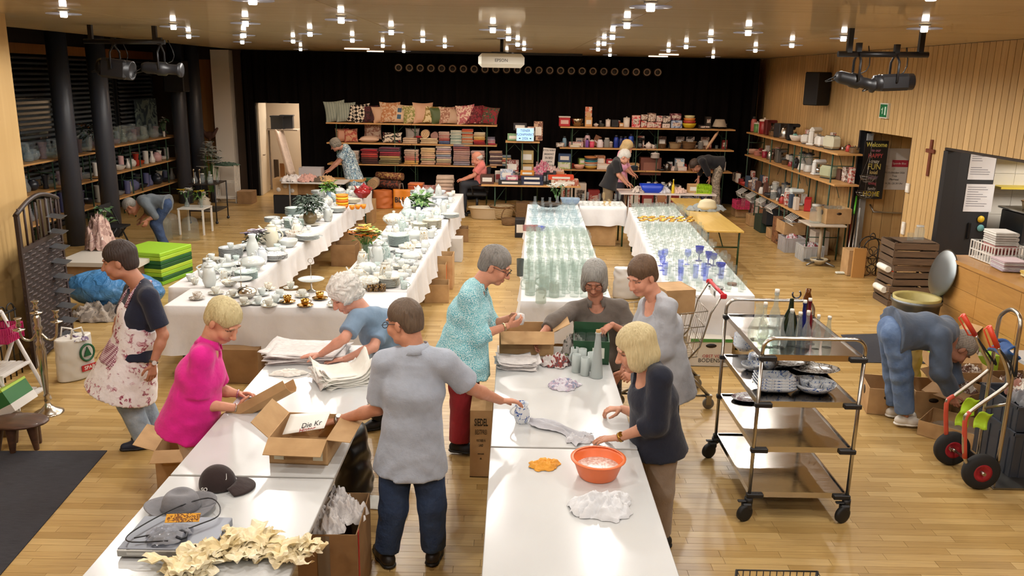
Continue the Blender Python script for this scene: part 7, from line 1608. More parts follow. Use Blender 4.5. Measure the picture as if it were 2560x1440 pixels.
m=bx(MB(),(-6.62,YB+1.0,1.59),(-5.72,YB+1.5,1.62));bx(m,(-6.62,YB+1.45,0),(-6.58,YB+1.5,1.6));bx(m,(-5.76,YB+1.45,0),(-5.72,YB+1.5,1.6));one(m,'store_shelf','#a8998a','pale shelf inside the storeroom','shelf')
m=MB();m.grid(lambda u,v:(-6.32+.22*u+.35*v,YB+1.0-.25*v-.05*math.sin(u*5),1.6-1.15*v+.03*math.sin(u*9)),10,12,th=.006);one(m,'hanging_cloth','cloth#d6c2b4','long white cloth hanging down in the storeroom','cloth')
for i in range(3):m=MB();bx(m,(-6.47+i*.16,YB+1.3,0),(-6.35+i*.16,YB+1.36,.8-.1*i));one(m,'board','orange_wood' if i%2 else '#4a3828',('tall brown board leaning in the storeroom','middle brown board leaning in the storeroom','short brown board leaning in the storeroom')[i],'board')
c=Vector((SX(1206,.5,18.92),18.92,0));t=T('office_chair','black office chair with curved arms','chair',c)
m=MB();m.box(c+Vector((-.12,0,.5)),(.48,.48,.08),b=.03);m.go('seat','#141416/.7',parent=t)
m=MB();m.grid(lambda u,v:(c.x+.14+.05*v-.05*math.sin(u*3.14),c.y-.22+.44*u,.56+.52*v),8,8,th=.05);m.go('backrest','#141416/.7',parent=t)
for s_ in(-1,1):m=MB();m.tube([c+Vector((-.2,.26*s_,.5)),c+Vector((-.24,.27*s_,.7)),c+Vector((.0,.27*s_,.74)),c+Vector((.12,.25*s_,.6))],.018,8);m.go('armrest','#17171a/.6',parent=t)
m=MB();m.cyl(c+Vector((-.12,0,.1)),c+Vector((-.12,0,.47)),.03,n=10);m.go('gas_column','#2a2a2c/.4',parent=t)
for i in range(5):a=i*1.257;m=MB();m.tube([c+Vector((-.12,0,.1)),c+Vector((-.12+.28*math.cos(a),.28*math.sin(a),.07))],.02,6);m.lathe([(0,0),(.03,.005),(.03,.05),(0,.055)],10,c+Vector((-.12+.28*math.cos(a),.28*math.sin(a),0.0)));m.go('base_arm','#17171a/.6',parent=t)
# kitchenware prototypes
proto('pot',[('pot',L_([(0,0),(.1,0),(.105,.006),(.105,.1),(.11,.104),(0,.104)],22),'metal#b8b4ac/.25'),('lid',L_([(.108,.104),(.09,.12),(.02,.13),(.012,.135),(.018,.15),(0,.153)],20),'='),('handle',handle((.1,.02,.08),(.1,-.02,.08),(.045,0,0),.006),'#1c1c1e'),('handle',handle((-.1,.02,.08),(-.1,-.02,.08),(-.045,0,0),.006),'#1c1c1e')])
proto('pan',[('pan',L_(shell([(.09,0),(.1,.01),(.12,.045)],.004),22),'#1d1d1f/.4'),('handle',MB().tube([(.11,0,.04),(.28,0,.06)],.01,8),'#141416')])
proto('thermos',[('thermos',L_([(0,0),(.045,0),(.048,.006),(.048,.17),(.04,.2),(.03,.21),(0,.21)],18),'#1c3a8c/.35'),('cap',L_([(.03,.208),(.034,.212),(.032,.25),(0,.255)],16),'#14161c'),('handle',handle((.046,0,.16),(.046,0,.05),(.035,0,0),.007),'#14161c')])
proto('canister',[('canister',L_([(0,0),(.055,0),(.058,.005),(.06,.15),(0,.15)],18),'#d8ccc0/.4'),('lid',L_([(.062,.148),(.063,.165),(.05,.172),(.01,.174),(.012,.19),(0,.192)],18),'#c8beb4')])
proto('kettle',[('kettle',L_([(0,0),(.075,0),(.08,.01),(.075,.1),(.055,.16),(.04,.18),(0,.182)],20),'metal#b8b4ac/.25'),('lid',L_([(.042,.18),(.02,.192),(.012,.205),(0,.208)],14),'#17171a'),('spout',MB().tube([(-.065,0,.1),(-.1,0,.13),(-.115,0,.16)],[.018,.013,.009],10),'='),('handle',handle((.05,0,.17),(.075,0,.05),(.05,0,0),.009),'#17171a')])
proto('jar',[('jar',L_(wall1([(.05,0),(.055,.006),(.055,.13),(.04,.15),(.04,.16)]),16),'glass#f2f7f6/.1'),('lid',L_([(.042,.158),(.043,.175),(0,.177)],14),'#a8a49c')])
proto('toaster',[('toaster',MB().box((0,0,.09),(.26,.16,.17),b=.035),'#d8d4cc/.3'),('slot',MB().box((0,-.03,.176),(.2,.025,.004)).box((0,.03,.176),(.2,.025,.004)),'#1c1c1e'),('lever',MB().box((.135,0,.12),(.02,.03,.015),b=.003),'#1c1c1e'),('foot',MB().box((0,0,.004),(.22,.12,.008)),'#1c1c1e')])
proto('coffee',[('coffee_machine',MB().box((0,.05,.15),(.2,.1,.3),b=.015).box((0,-.02,.27),(.2,.2,.06),b=.015).box((0,-.02,.012),(.2,.22,.024),b=.006),'#1d1d20/.35'),('jug',L_(wall1([(.05,.026),(.065,.06),(.06,.12),(.045,.14)]),16),'glass#d8d8d6/.2'),('basket',L_([(.05,.19),(.06,.235),(0,.236)],14),'#1d1d20')])
proto('mixer',[('mixer',MB().box((0,0,.02),(.16,.28,.04),b=.015).box((0,.09,.14),(.1,.09,.24),b=.03).box((0,-.02,.27),(.11,.3,.1),b=.04),'#dcd8d0/.3'),('bowl',L_(shell([(.04,.04),(.075,.07),(.085,.14)],.003),18),'metal#c0bcb4/.25'),('whisk',MB().tube([(0,-.08,.23),(0,-.08,.1)],.008,8),'metal#b0aca4/.3')])
proto('blender',[('blender',L_([(0,0),(.075,0),(.078,.01),(.06,.1),(.055,.11),(0,.11)],18),'#d8d4cc/.3'),('beaker',L_(wall1([(.05,.11),(.055,.12),(.07,.27)]),16),'glass#f0f4f4/.12'),('lid',L_([(.072,.27),(.072,.29),(.03,.295),(.03,.31),(0,.312)],16),'#1c1c1e'),('handle',handle((.066,0,.25),(.056,0,.14),(.045,0,0),.007),'#1c1c1e')])
proto('wicker',[('basket',L_(shell([(.12,0),(.15,.02),(.18,.16),(.19,.18)],.01),24),'wicker'),('rim',MB().tube([(.188*math.cos(a),.188*math.sin(a),.18)for a in[i*.2618 for i in range(24)]],.012,6,closed=True),'wicker')])
proto('basin',[('basin',MB().grid(lambda u,v:((u-.5)*.4*(1+.0*v),(v-.5)*.28,.14*max(abs(u-.5)*2,abs(v-.5)*2)**8),20,16,th=.006),'#2348b4/.35'),('rim',MB().tube([(-.2,-.14,.14),(.2,-.14,.14),(.2,.14,.14),(-.2,.14,.14)],.008,6,closed=True),'=')])
proto('slotbasket',[('basket',MB().box((0,0,.006),(.36,.26,.012)),'=')])
def slot_basket(label,x,y,z,w_,d_,h_,mat,rz=0.0,cat='basket'):
 t=T('plastic_basket',label,cat,(x,y,z),None,rz)
 m=MB();m.box((0,0,.005),(w_,d_,.01));sub(m.mesh('floor_panel'),'floor_panel',mat,t)
 m=MB()
 for zz in(h_*.5,h_):m.tube([(-w_/2,-d_/2,zz),(w_/2,-d_/2,zz),(w_/2,d_/2,zz),(-w_/2,d_/2,zz)],.008,6,closed=True)
 n=9
 for i in range(n+1):
  f_=-.5+i/n
  for s_ in(-1,1):m.box((f_*w_,s_*d_/2,h_/2),(.014,.006,h_));m.box((s_*w_/2,f_*d_,h_/2),(.006,.014,h_))
 sub(m.mesh('slotted_sides'),'slotted_sides',mat,t);return t
def shade(label,x,y,z,mat):
 t=T('lampshade',label,'lampshade',(x,y,z));m=MB();m.lathe([(.17,.0),(.11,.17),(.105,.17),(.165,.0)],26,(x,y,z+.05));m.go('shade',mat,parent=t);m=MB();m.cyl((x,y,z),(x,y,z+.12),.02);m.go('stem','#3a3430',parent=t)
KY=BY-.05
# top shelf, kitchenware rack
zt,zm,zl=1.945,1.455,.935
o=boxp('red cool box with white lid at the left end of the top shelf','cool_box','cool box','#b01c24/.4',SX(1411,2.05,KY),KY,zt,.26,.2,.22,labmat='#d8b0a8');m=MB();m.box((0,0,.215),(.28,.24,.03),b=.01);sub(m.mesh('lid'),'lid','#dcd6d0/.4',o)
put('deepbowl','mixing_bowl','steel mixing bowl on the top shelf','bowl',(SX(1443,2.05,KY),KY,zt),0,(1.15,1.15,1.8),mat='metal#b8a890/.2')
boxp('tall white and orange printed carton on the top shelf','packaged_appliance','box','print#d8c8bc#c86a4c#4a4640/16',SX(1471,2.2,KY),KY,zt,.16,.46,.1,labmat='#c8a070')
boxp('low wooden knife block carton below the tall carton','packaged_appliance','box','#c8965c',SX(1471,2.0,KY-.1),KY-.12,zt,.17,.22,.08)
put('tureen','sugar_bowl','white lidded pot on the top shelf','pot',(SX(1490,2,KY),KY,zt),0,.55,mat='porc#d8ccc4');put('pot','saucepan','small dark saucepan on the top shelf','pot',(SX(1504,2,KY),KY,zt),0,.6,mat='#3c4240/.4')
for i,(px,mt,s_,lb)in enumerate(((1520,'#d8ccc4/.4',1.0,'square white canister with black grid print'),(1566,'#d8d0c8/.4',1.3,'large white canister with round picture'))):put('canister','canister',lb,'canister',(SX(px,2,KY),KY,zt),0,s_,mat=mt)
boxp('black wire rack box on the top shelf','wire_rack','rack','#1c1a1c/.5',SX(1537,2,KY),KY,zt,.16,.17,.14,labmat='#0c0c0e');boxp('small wooden box on the top shelf','wooden_box','box','#c0905c',SX(1553,2,KY),KY,zt,.1,.1,.1)
for i,(px,w_,h_,z0,mt,lb)in enumerate(((1590,.2,.28,0,'print#c8404c#e0b8b0#8a1c28/12','pink and red printed appliance carton'),(1609,.13,.16,0,'print#d8ccc4#b0443c/12','narrow white carton with red print'),(1611,.15,.13,.17,'print#d8ccc4#8a6a5c/12','white carton stacked on the narrow one'),(1635,.34,.13,0,'print#d8b8b0#a04a48#c8a080/10','wide carton with pink fruit print'),(1629,.18,.2,.14,'print#d0c0b4#6a4a40#b08a70/10','upright carton with picture of dishes'),(1648,.14,.14,.14,'print#d8c8c4#a05a60/10','small white and pink carton on the wide one'),(1665,.18,.1,0,'#d8ccc8','flat white carton'),(1666,.17,.17,.11,'print#d0c8c0#3a3434#8a7a70/12','carton with black and white appliance picture'),(1691,.26,.18,0,'print#a8b8d0#5a6a94#d0d4dc/9','pale blue carton with appliance picture'),(1689,.26,.15,.19,'print#5a2430#b08a8c#2a1a20/9','dark red carton on the pale blue one'),(1762,.3,.08,0,'#2a2422/.5','flat dark box on the top shelf'),(1770,.12,.2,.08,'#2c2622/.5','small dark box standing on the flat one'))):
 boxp(lb,'packaged_appliance','box',mt,SX(px,2.05+z0,KY),KY+.02,zt+z0,w_,h_,.16,rnd.uniform(-.08,.08),labmat='print#d8d0c8#8a6a60/30')
for i in range(4):put('deepbowl','plastic_bowl',('yellow plastic bowl at the bottom of the pile','red plastic bowl in the pile','orange plastic bowl in the pile','cream plastic bowl on top of the pile')[i],'bowl',(SX(1723,2.05,KY),KY,zt+i*.06),0,(1.35-.12*i,1.35-.12*i,1.2),'plastic bowls on the top shelf',mat=('#c8b024/.4','#a8382c/.4','#c87a34/.4','#c8c090/.4')[i])
shade('pale lampshade at the right end of the top shelf',SX(1799,2.05,KY),KY,zt,'cloth#b0a290')
# middle shelf
for i,(px,k,mt,s_,lb)in enumerate(((1411,'thermos','#7a9cb0/.4',1.0,'pale blue beaker at the left end of the middle shelf'),(1468,'thermos','#c0a0a8/.4',1.35,'tall white and pink flask'),(1467,'thermos','#7a4a9c/.4',.85,'purple flask in front of the pink one'),(1479,'canister','#c8405c/.4',1.0,'pink lidded jar'),(1500,'kettle','#d8ccd0/.35',1.05,'white enamel kettle on the middle shelf'),(1517,'jar','glass#c8c8c4/.3',1.3,'clear storage jar on the middle shelf'),(1527,'canister','#8a7a70/.4',.8,'brown canister on the middle shelf'),(1540,'thermos','#1c3490/.35',1.2,'dark blue thermos, leftmost of three'),(1552,'thermos','#16205c/.35',1.1,'dark blue thermos in the middle of three'),(1563,'thermos','#1c3490/.35',1.1,'dark blue thermos, rightmost of three'),(1577,'thermos','#2446a8/.35',1.35,'tall bright blue thermos jug'),(1553,'carafe','#c8a890/.4',.9,'cream carafe above the thermos row'),(1600,'coffee','#1d1d20/.35',.8,'small black coffee machine on the middle shelf'),(1620,'teapot','porc#d8ccc4',1.0,'white teapot on the wooden tray'),(1632,'creamer','porc#d8ccc4',1.1,'white creamer on the wooden tray'),(1655,'wicker','wicker',.55,'small dark basket on the middle shelf'),(1688,'wicker','wicker_pale',.8,'pale basket of black utensils'),(1722,'wicker','wicker',.95,'wide brown basket with kitchen tools'),(1752,'jar','glass#a8a8a4/.3',1.1,'glass jar of cutlery on the middle shelf'))):
 put(k,PR[k][0][0]if k not in('wicker','jar')else{'wicker':'basket','jar':'storage_jar'}[k],lb,k.replace('wicker','basket').replace('coffee','coffee machine'),(SX(px,1.55,KY),KY-(.1 if i in(2,3,13,14)else 0),zm),rnd.uniform(-.6,.6),s_,mat=mt)
boxp('stack of printed lunch boxes on the middle shelf','lunch_box','box','print#b0707c#c8b0a8#7a4a58/14',SX(1440,1.55,KY),KY,zm,.34,.12,.2);boxp('flat cream box at the front of the middle shelf','flat_box','box','#cbb89c',SX(1436,1.5,KY),KY-.14,zm,.24,.06,.1);boxp('white card sign box on the middle shelf','sign_box','box','print#d0c4bc#7a6a60/20',SX(1400,1.5,KY),KY-.12,zm,.2,.1,.1);boxp('wooden tray under the white teapot','tray','tray','#9a6a48',SX(1618,1.47,KY),KY-.06,zm-.0,.4,.012,.3)
m=MB();m.box((0,0,.14),(.16,.015,.26),b=.004);inst(m.mesh('cutting_board'),'cutting_board','#a0643c',(SX(1487,1.55,KY),KY+.12,zm+.02),(R(-15),R(25),0),label='wooden cutting board leaning on the middle shelf',cat='cutting board')
for i,(px,mt,lb)in enumerate(((1700,'print#5a4a44#a08a7c/10','dark framed picture at the back of the middle shelf'),(1725,'print#3a3230#c8b8ac#6a5a54/10','carton of kitchen gadgets behind the basket'),(1762,'print#6a4a3c#a8907c/10','brown carton behind the cutlery jar'),(1655,'print#6a4c3c#3a2a24/14','brown frame behind the small basket'),(1600,'print#b8705c#d8c8bc/10','red and white carton behind the coffee machine'))):boxp(lb,'packaged_gadget','box',mt,SX(px,1.6,KY+.15),KY+.15,zm,.2,.28,.06)
m=MB();m.tube([(0,0,0),(.05,0,.08),(.22,0,.36),(.27,0,.44)],[.012,.035,.035,.012],12);inst(m.mesh('rolling_pin'),'rolling_pin','#c8a07c',(SX(1763,1.5,KY),KY-.1,zm),label='large wooden rolling pin leaning at the right of the middle shelf',cat='rolling pin')
# lower shelf
for i,(px,w_,h_,z0,mt,lb)in enumerate(((1411,.3,.2,.16,'#2c4468/.45','dark blue plastic tub on the lower shelf'),(1410,.3,.16,0,'print#a8b878#c8d0b0/14','green patterned plastic box under the blue tub'),(1455,.16,.14,.1,'#9ab05c/.4','green beaker box'),(1500,.24,.24,.08,'print#b87a54#d0a888/14','orange printed box on the lower shelf'),(1507,.3,.14,0,'#d0bcac/.5','white plastic box on the lower shelf'),(1530,.3,.1,.14,'#a02830/.5','red box on the white box'),(1580,.3,.16,0,'cardboard','small brown box on the lower shelf'),(1700,.22,.28,0,'print#d8c8c0#7aa0b8#c8b0a8/12','white and blue appliance carton on the lower shelf'),(1695,.38,.1,-.0,'#d8c0b8/.5','flat white box under the appliance carton'),(1744,.3,.28,0,'stripe#b07840#8a5424/7/x','amber pleated paper lamp'))):boxp(lb,'storage_box','box',mt,SX(px,1.05,KY),KY+(.1 if i in(2,3,7)else-.05),zl+z0,w_,h_,.22,rnd.uniform(-.1,.1))
for i in range(6):put('deepbowl','plastic_bowl','nested plastic bowl, %s from the bottom of the colourful pile'%ordw(i),'bowl',(SX(1477,1.05,KY),KY-.02,zl+i*.045),rnd.random(),(1.35,1.35,.8),'nested plastic bowls',mat=('#c8a048/.4','#b0b0a4/.4','#c88a68/.4','#2c7a88/.4','#34343a/.4','#c07a44/.4')[i])
put('deepbowl','salad_bowl','peach coloured salad bowl at the front of the lower shelf','bowl',(SX(1447,1.0,KY),KY-.12,zl),0,1.05,mat='#d8a088/.4')
boxp('large brown oven in the lower shelf','oven','oven','#6a3c30/.4',SX(1626,1.1,KY),KY+.05,zl-.12,.5,.42,.3,labmat='#8a5a4c')
for i,(px,k,mt,s_,lb)in enumerate(((1585,'pot','#2c3c4c/.3',.9,'dark blue pot on the lower shelf'),(1668,'kettle','metal#6a6460/.3',1.0,'dark steel kettle beside the oven'),(1655,'pan','#1d1d1f/.4',1.0,'black frying pan hanging over the oven'),(1636,'pot','#c8c0bc/.35',1.0,'white casserole on the oven'),(1690,'carafe','glass#b0a8a0/.3',.9,'smoky carafe on the lower shelf'))):put(k,k if k!='pot' else 'cooking_pot',lb,k,(SX(px,1.1,KY-.1),KY-.14,zl+(.3 if i==3 else 0)),rnd.uniform(-1,1),s_,mat=mt)
# white table in front of the kitchenware rack
A,B=AZ(1545,477,.75),AZ(1792,487,.75);t=T('folding_table','white table with the blue basin in front of the kitchenware rack','table',((A.x+B.x)/2,A.y+.3,0));wy=B.y
m=MB();bx(m,(A.x,wy,.72),(B.x,wy+.75,.75));m.go('table_top','#d8ccc4/.4',parent=t)
for x in(A.x+.2,B.x-.2):m=MB();m.cyl((x,wy+.1,0),(x,wy+.1,.72),.018);m.cyl((x,wy+.65,0),(x,wy+.65,.72),.018);m.cyl((x,wy+.1,.08),(x,wy+.65,.08),.014);m.go('leg_frame','#a8a098/.4',parent=t)
put('basin','washing_basin','bright blue rectangular plastic basin on the white back table','basin',(SX(1632,.8,wy),wy+.22,.75),0,1.15,mat='#2044c0/.35')
slot_basket('lime green plastic basket on the white back table',SX(1764,.8,wy),wy+.25,.75,.3,.24,.17,'#9ac41c/.4')
put('bottle','squeeze_bottle','bright yellow bottle on the white back table','bottle',(SX(1685,.8,wy),wy+.12,.75),0,1.0,mat='#d8b81c/.35',mats={'stopper':'#e0d8a0'})
boxp('small cardboard box beside the lime basket','small_box','box','cardboard',SX(1738,.8,wy),wy+.3,.75,.2,.18,.2);boxp('yellow paper sheet at the right end of the white table','paper_block','paper','#e0d870',SX(1756,.75,wy),wy+.06,.75,.32,.01,.1)
for i,(px,mt,r_,lb)in enumerate(((1702,'cloth#d8b8a8',.14,'crumpled pink cloth beside the yellow bottle'),(1662,'cloth#c8c4c8',.14,'crumpled grey cloth beside the blue basin'),(1600,'print#c8b8ac#8a7a74/14',.14,'white and brown crumpled wrapping at the left of the table'))):m=MB();crumple(m,(SX(px,.8,wy),wy+.2,.75),r_,r_,.12,121+i);one(m,'cloth',mt,lb,'cloth')
for i in range(9):p=(SX(1614+i*9,.9,wy+.5),wy+.5+.06*(i%2),.75);put(('pot','jar','tumbler','kettle')[i%4],('cooking_pot','storage_jar','tumbler','kettle')[i%4],('dark pot','lidded jar','clear tumbler','steel kettle','grey pot','glass jar','small tumbler','small kettle','black pot')[i]+' in the row at the back of the white table','kitchenware',p,i,1.0,mat=('#34302e/.35','glass#d8d8d4/.25','glass#a8b8d8/.3','metal#8a847c/.3')[i%4])
carton('printed brown carton under the left of the white back table',(SX(1690,.2,wy+.3),wy+.3,0),(.5,.36,.4),0,(),full=True,mat='cardboard',holes=True);carton('printed brown carton under the right of the white back table',(SX(1740,.2,wy+.3),wy+.3,0),(.58,.36,.38),0,(),full=True,holes=True)
# middle: suitcase table, light box, green rack
A,B=AZ(1203,462,.77),AZ(1455,472,.77);my=A.y;A2=A;t=T('trestle_table','wooden trestle table with suitcases and games','table',((A.x+B.x)/2,my+.25,0))
m=MB();bx(m,(A.x,my,.74),(B.x,my+.55,.77));m.go('table_top','shelf_wood',parent=t)
for x in(A.x+.3,B.x-.3):m=MB();m.tube([(x,my+.05,0),(x,my+.05,.74)],.014,6);m.tube([(x,my+.5,0),(x,my+.5,.74)],.014,6);m.tube([(x,my+.05,.3),(x,my+.5,.3)],.01,6);m.tube([(x,my+.25,.35),(x+(.25 if x<0.6 else-.25),my+.25,.72)],.008,6);m.go('leg_frame','#28432f/.5',parent=t)
for i,(px,w_,h_,d_,z0,mt,lb)in enumerate(((1218,.3,.2,.25,0,'#4a2c20/.5','brown wooden box at the left end of the trestle table'),(1275,.5,.1,.4,0,'#16161a/.5','black carrying case on the trestle table'),(1330,.5,.1,.35,0,'#1c2440/.45','lower navy suitcase on the trestle table'),(1330,.48,.1,.34,.1,'#1c2440/.45','upper navy suitcase on the trestle table'),(1266,.28,.22,.2,.1,'print#c0c8d4#8a94a8#d0c8c0/12','pale blue game box standing on the black case'),(1280,.26,.1,.16,.1,'print#a05a70#c88a98/12','pink game box in front of the pale one'),(1318,.3,.1,.2,.2,'#c07a1c/.5','orange box on the navy suitcases'),(1402,.56,.1,.3,.12,'#c8401c/.5','bright red-orange cushion-like box'),(1412,.6,.13,.35,0,'print#c8b8a4#a05a44#d8ccc0/10','flat white board game box'))):
 boxp(lb,'case' if 'suitcase' in lb else 'box','suitcase' if 'case' in lb else 'box',mt,SX(px,.85,my+.2),my+.25-(.1 if i==5 else 0),.77+z0,w_,h_,d_,rnd.uniform(-.05,.05))
for i in range(4):boxp('black tin or bottle box, %s from the left beside the suitcases'%ordw(i),'tin','tin',('#17171a/.3','#2a2c2c/.3','#1d1d1f/.3','#34383a/.3')[i],SX(1362+i*8,.9,my+.25),my+.3,.77,.07,.26+.04*(i%2),.1,labmat='#8a8a88')
ry=my+.75
rack('narrow green metal rack with drawers behind the light box',(SX(1262,1,ry),ry),(SX(1348,1,ry),ry),.45,(.92,1.66),(.04,.5,.96))
c=Vector((SX(1313,1.85,ry-.05),ry-.02,1.67));t=T('light_box','pale blue lit letter box reading TISNER FLOHMARKT 2026','light box',c)
m=MB();m.box(c+Vector((0,0,.15)),(.4,.06,.3),b=.01);m.go('frame','#c8d0d4/.4',parent=t)
m=MB();m.box(c+Vector((0,-.031,.15)),(.37,.002,.27));m.go('lit_panel','emit#9cc4e8/.9',parent=t)
for s_,z in(('TISNER',.235),('FLOHMARKT',.15),('2026',.065)):text(s_,.055,'letters','#1a2430',t,c+Vector((0,-.034,z)),sx=.9)
for i,dx in enumerate((-.12,.12)):m=MB();m.box(c+Vector((dx,-.033,.065)),(.035,.002,.025));m.go('symbol','#1a2430',parent=t)
m=MB();c2=Vector((SX(1372,1.35,ry),ry+.1,1.05));t=T('slogan_sign','white sign with black letters IF YOU WANT BREAKFAST IN BED','sign',c2)
m.box(c2+Vector((0,0,.24)),(.28,.02,.46),M=Matrix.Rotation(R(4),3,'Y'));m.go('board','#c8bcb0',parent=t)
for i,(s_,h_)in enumerate((('IF YOU WANT',.04),('BREAKFAST',.04),('IN BED',.055),('SLEEP IN',.035),('THE KITCHEN',.035))):text(s_,h_,'lettering','#2a2420',t,c2+Vector((.01,-.0115,.42-i*.085)),sx=.75,bold=.001)
for i,(px,z0,w_,h_,mt,lb)in enumerate(((1282,1.67,.24,.15,'stripe#3a7a4c#a8c0a0/10/x','green striped box beside the light box'),(1328,1.68,.2,.3,'print#c8b0a0#8a4a44#6a5a50/14','pile of small toys behind the light box'),(1300,1.9,.3,.16,'#1c1618','dark basket of figures above the light box'),(1345,1.68,.2,.42,'print#b89478#6a4034#d0b8a0/14','tall shelf toy at the rack end'),(1280,.93,.3,.3,'print#b09a90#7a3a34#d0c4b8/12','box of white and red toys on the green rack'),(1318,.95,.28,.2,'#b08a4c','small wooden drawer box'),(1318,1.17,.28,.28,'#a8905c','wooden display box with glass front'))):boxp(lb,'toy_box','box',mt,SX(px,z0,ry+.2),ry+.22,z0,w_,h_,.2)
for i,(px,z0,mt,r_,lb)in enumerate(((1355,.95,'print#b0506c#c8a0a0#4a3a5a#d0b8a8/16',.25,'heap of coloured dolls beside the rack'),(1380,.85,'print#a88a84#c8b4ac#8a5a64#6a6a84/16',.28,'heap of soft toys and fabric under the slogan sign'),(1345,.8,'print#4a3028#8a6a54#c0a890/16',.22,'heap of brown toy animals on the trestle table'),(1395,.8,'print#d0b4a0#b07a68#c8c0b8/16',.2,'heap of white and pink ornaments on the trestle table'))):m=MB();crumple(m,(SX(px,z0,ry),ry-.15,.77),r_,.2,z0-.5,131+i);one(m,'soft_toys',mt,lb,'toys')
put('wicker','wicker_basket','round straw basket upside down under the trestle table','basket',(SX(1255,.2,my),my+.2,.02),0,1.5,mat='wicker_pale');boxp('square wicker hamper under the trestle table','wicker_hamper','basket','wicker',SX(1315,.2,my),my+.3,0,.45,.36,.36,labmat='wicker')
p=AZ(1215,550,0);t=T('bath_tub','beige oval plastic baby bath on the floor','tub',(p.x,p.y+.2,0));m=MB();m.lathe(shell([(.3,0),(.33,.02),(.38,.24),(.4,.25)],.008),30,t.location,sy=.55);m.go('tub','#c8b494/.45',parent=t);m=MB();m.tube([(t.location.x+.4*math.cos(a),t.location.y+.22*math.sin(a),.25)for a in[i*.2244 for i in range(28)]],.012,6,closed=True);m.go('rim','#c8b494/.45',parent=t)
p=AZ(1272,562,0);t=T('wicker_basket','brown wicker basket with tall round handle lying on the floor','basket',(p.x,p.y,0));m=MB();m.lathe(shell([(.13,0),(.15,.02),(.17,.14)],.01),22,t.location);m.go('body','wicker',parent=t);m=MB();m.tube([(t.location.x+.16*math.cos(a),t.location.y,.14+.24*math.sin(a))for a in[i*.2618 for i in range(13)]],.012,6);m.go('handle','wicker',parent=t)
boxp('black rolling case under the trestle table','black_case','case','#17171a/.5',SX(1300,.2,16.4),16.4,0,.2,.36,.3)
carton('brown carton with oval hand hole right of the trestle table',(SX(1438,.2,my),my+.1,0),(.42,.3,.3),0,(),holes=True);bag('orange-yellow shopping bag beside the white-haired person',(SX(1478,.2,17.3),17.3,0),.42,.2,.42,'#c8861c/.5',0,.95)
# right wall: shelves of appliances
rack('lower trestle shelf of pots along the slatted wall',(5.16,14.35),(5.3,20.2),.6,(.74,),(.05,.3,.36,.62,.68,.95),back=-1)
rack('upper trestle shelves of appliances along the slatted wall',(5.45,14.3),(5.48,20.2),.42,(1.38,1.9),(.05,.33,.4,.66,.97),back=-1)
XU=5.68
def rt(k,px,z,mt,s,lb,ct,X=XU,rz=None,nm=None):return put(k,nm or PR[k][0][0],lb,ct,(X,SY(px,z+.1,X),z),rnd.uniform(-.6,.6)+1.57 if rz is None else rz,s,mat=mt)
for k,px,mt,s,lb,ct in(('thermos',1884,'#b8605c/.4',1.4,'salmon vacuum jug at the far end of the top appliance shelf','jug'),('canister',1893,'#5a8a4c/.4',1.3,'green tin on the top appliance shelf','tin'),('thermos',1902,'#c8b8a8/.4',1.2,'white flask beside the green tin','flask'),('canister',1910,'#8a1c20/.4',1.9,'dark red tall tin on the top appliance shelf','tin'),('coffee',1924,'#5a1c1c/.35',1.1,'dark red coffee machine','coffee machine'),('pot',1936,'metal#a09a90/.25',1.1,'steel stock pot on the top appliance shelf','pot'),('coffee',1950,'#2a2a2c/.35',1.0,'black and steel coffee machine','coffee machine'),('kettle',1962,'metal#b4aea4/.25',1.3,'tall steel kettle on the top appliance shelf','kettle'),('coffee',1980,'#1a1a1c/.35',1.1,'black filter coffee machine with glass jug','coffee machine'),('deepbowl',1993,'#d8d0c4/.4',1.2,'white salad spinner bowl','bowl'),('kettle',1988,'#7ab0a4/.35',.8,'mint green kettle','kettle'),('toaster',2016,'#dcd8d0/.3',1.0,'white sandwich toaster','toaster'),('mixer',2036,'#e0dcd4/.3',1.05,'white food mixer with round head','mixer'),('toaster',2052,'#e4e0d8/.25',1.1,'rounded white toaster','toaster'),('toaster',2080,'#c8c4ac/.3',1.35,'long cream toaster at the near end of the top shelf','toaster')):rt(k,px,1.905,mt,s,lb,ct)
for i,(k,px,mt,s,lb,ct)in enumerate((('deepbowl',1882,'#c89a84/.4',1.1,'peach mixing bowl on the middle appliance shelf','bowl'),('pot',1896,'#b87a6c/.4',.9,'rosy enamel pot on the middle appliance shelf','pot'),('canister',1912,'#8a1c34/.4',1.0,'crimson tin on the middle appliance shelf','tin'),('kettle',1926,'metal#9a948c/.3',1.0,'steel kettle behind the cups','kettle'),('stein',1940,'metal#8a847c/.3',1.0,'pewter mug on the middle appliance shelf','mug'),('coffee',1950,'#5a5650/.35',.9,'grey espresso machine','coffee machine'),('pot',1965,'metal#8a8680/.3',.8,'small steel pot beside the irons','pot'),('blender',1978,'#8a2c2c/.3',.8,'small red blender','blender'),('kettle',1990,'#2a2a2e/.35',1.0,'black kettle on the middle appliance shelf','kettle'),('blender',2006,'#e0dcd4/.3',1.15,'white blender with clear beaker','blender'),('blender',2022,'#c8c4bc/.3',1.2,'steel and white juicer','juicer'),('canister',2036,'#c8782c/.4',.8,'orange tin on the middle appliance shelf','tin'),('mixer',2046,'#d8d8d4/.3',.9,'white kitchen machine on the middle shelf','mixer'),('toaster',2072,'#a8ac8c/.3',1.3,'sage green toaster at the near end of the middle shelf','toaster'))):rt(k,px,1.385,mt,s,lb,ct)
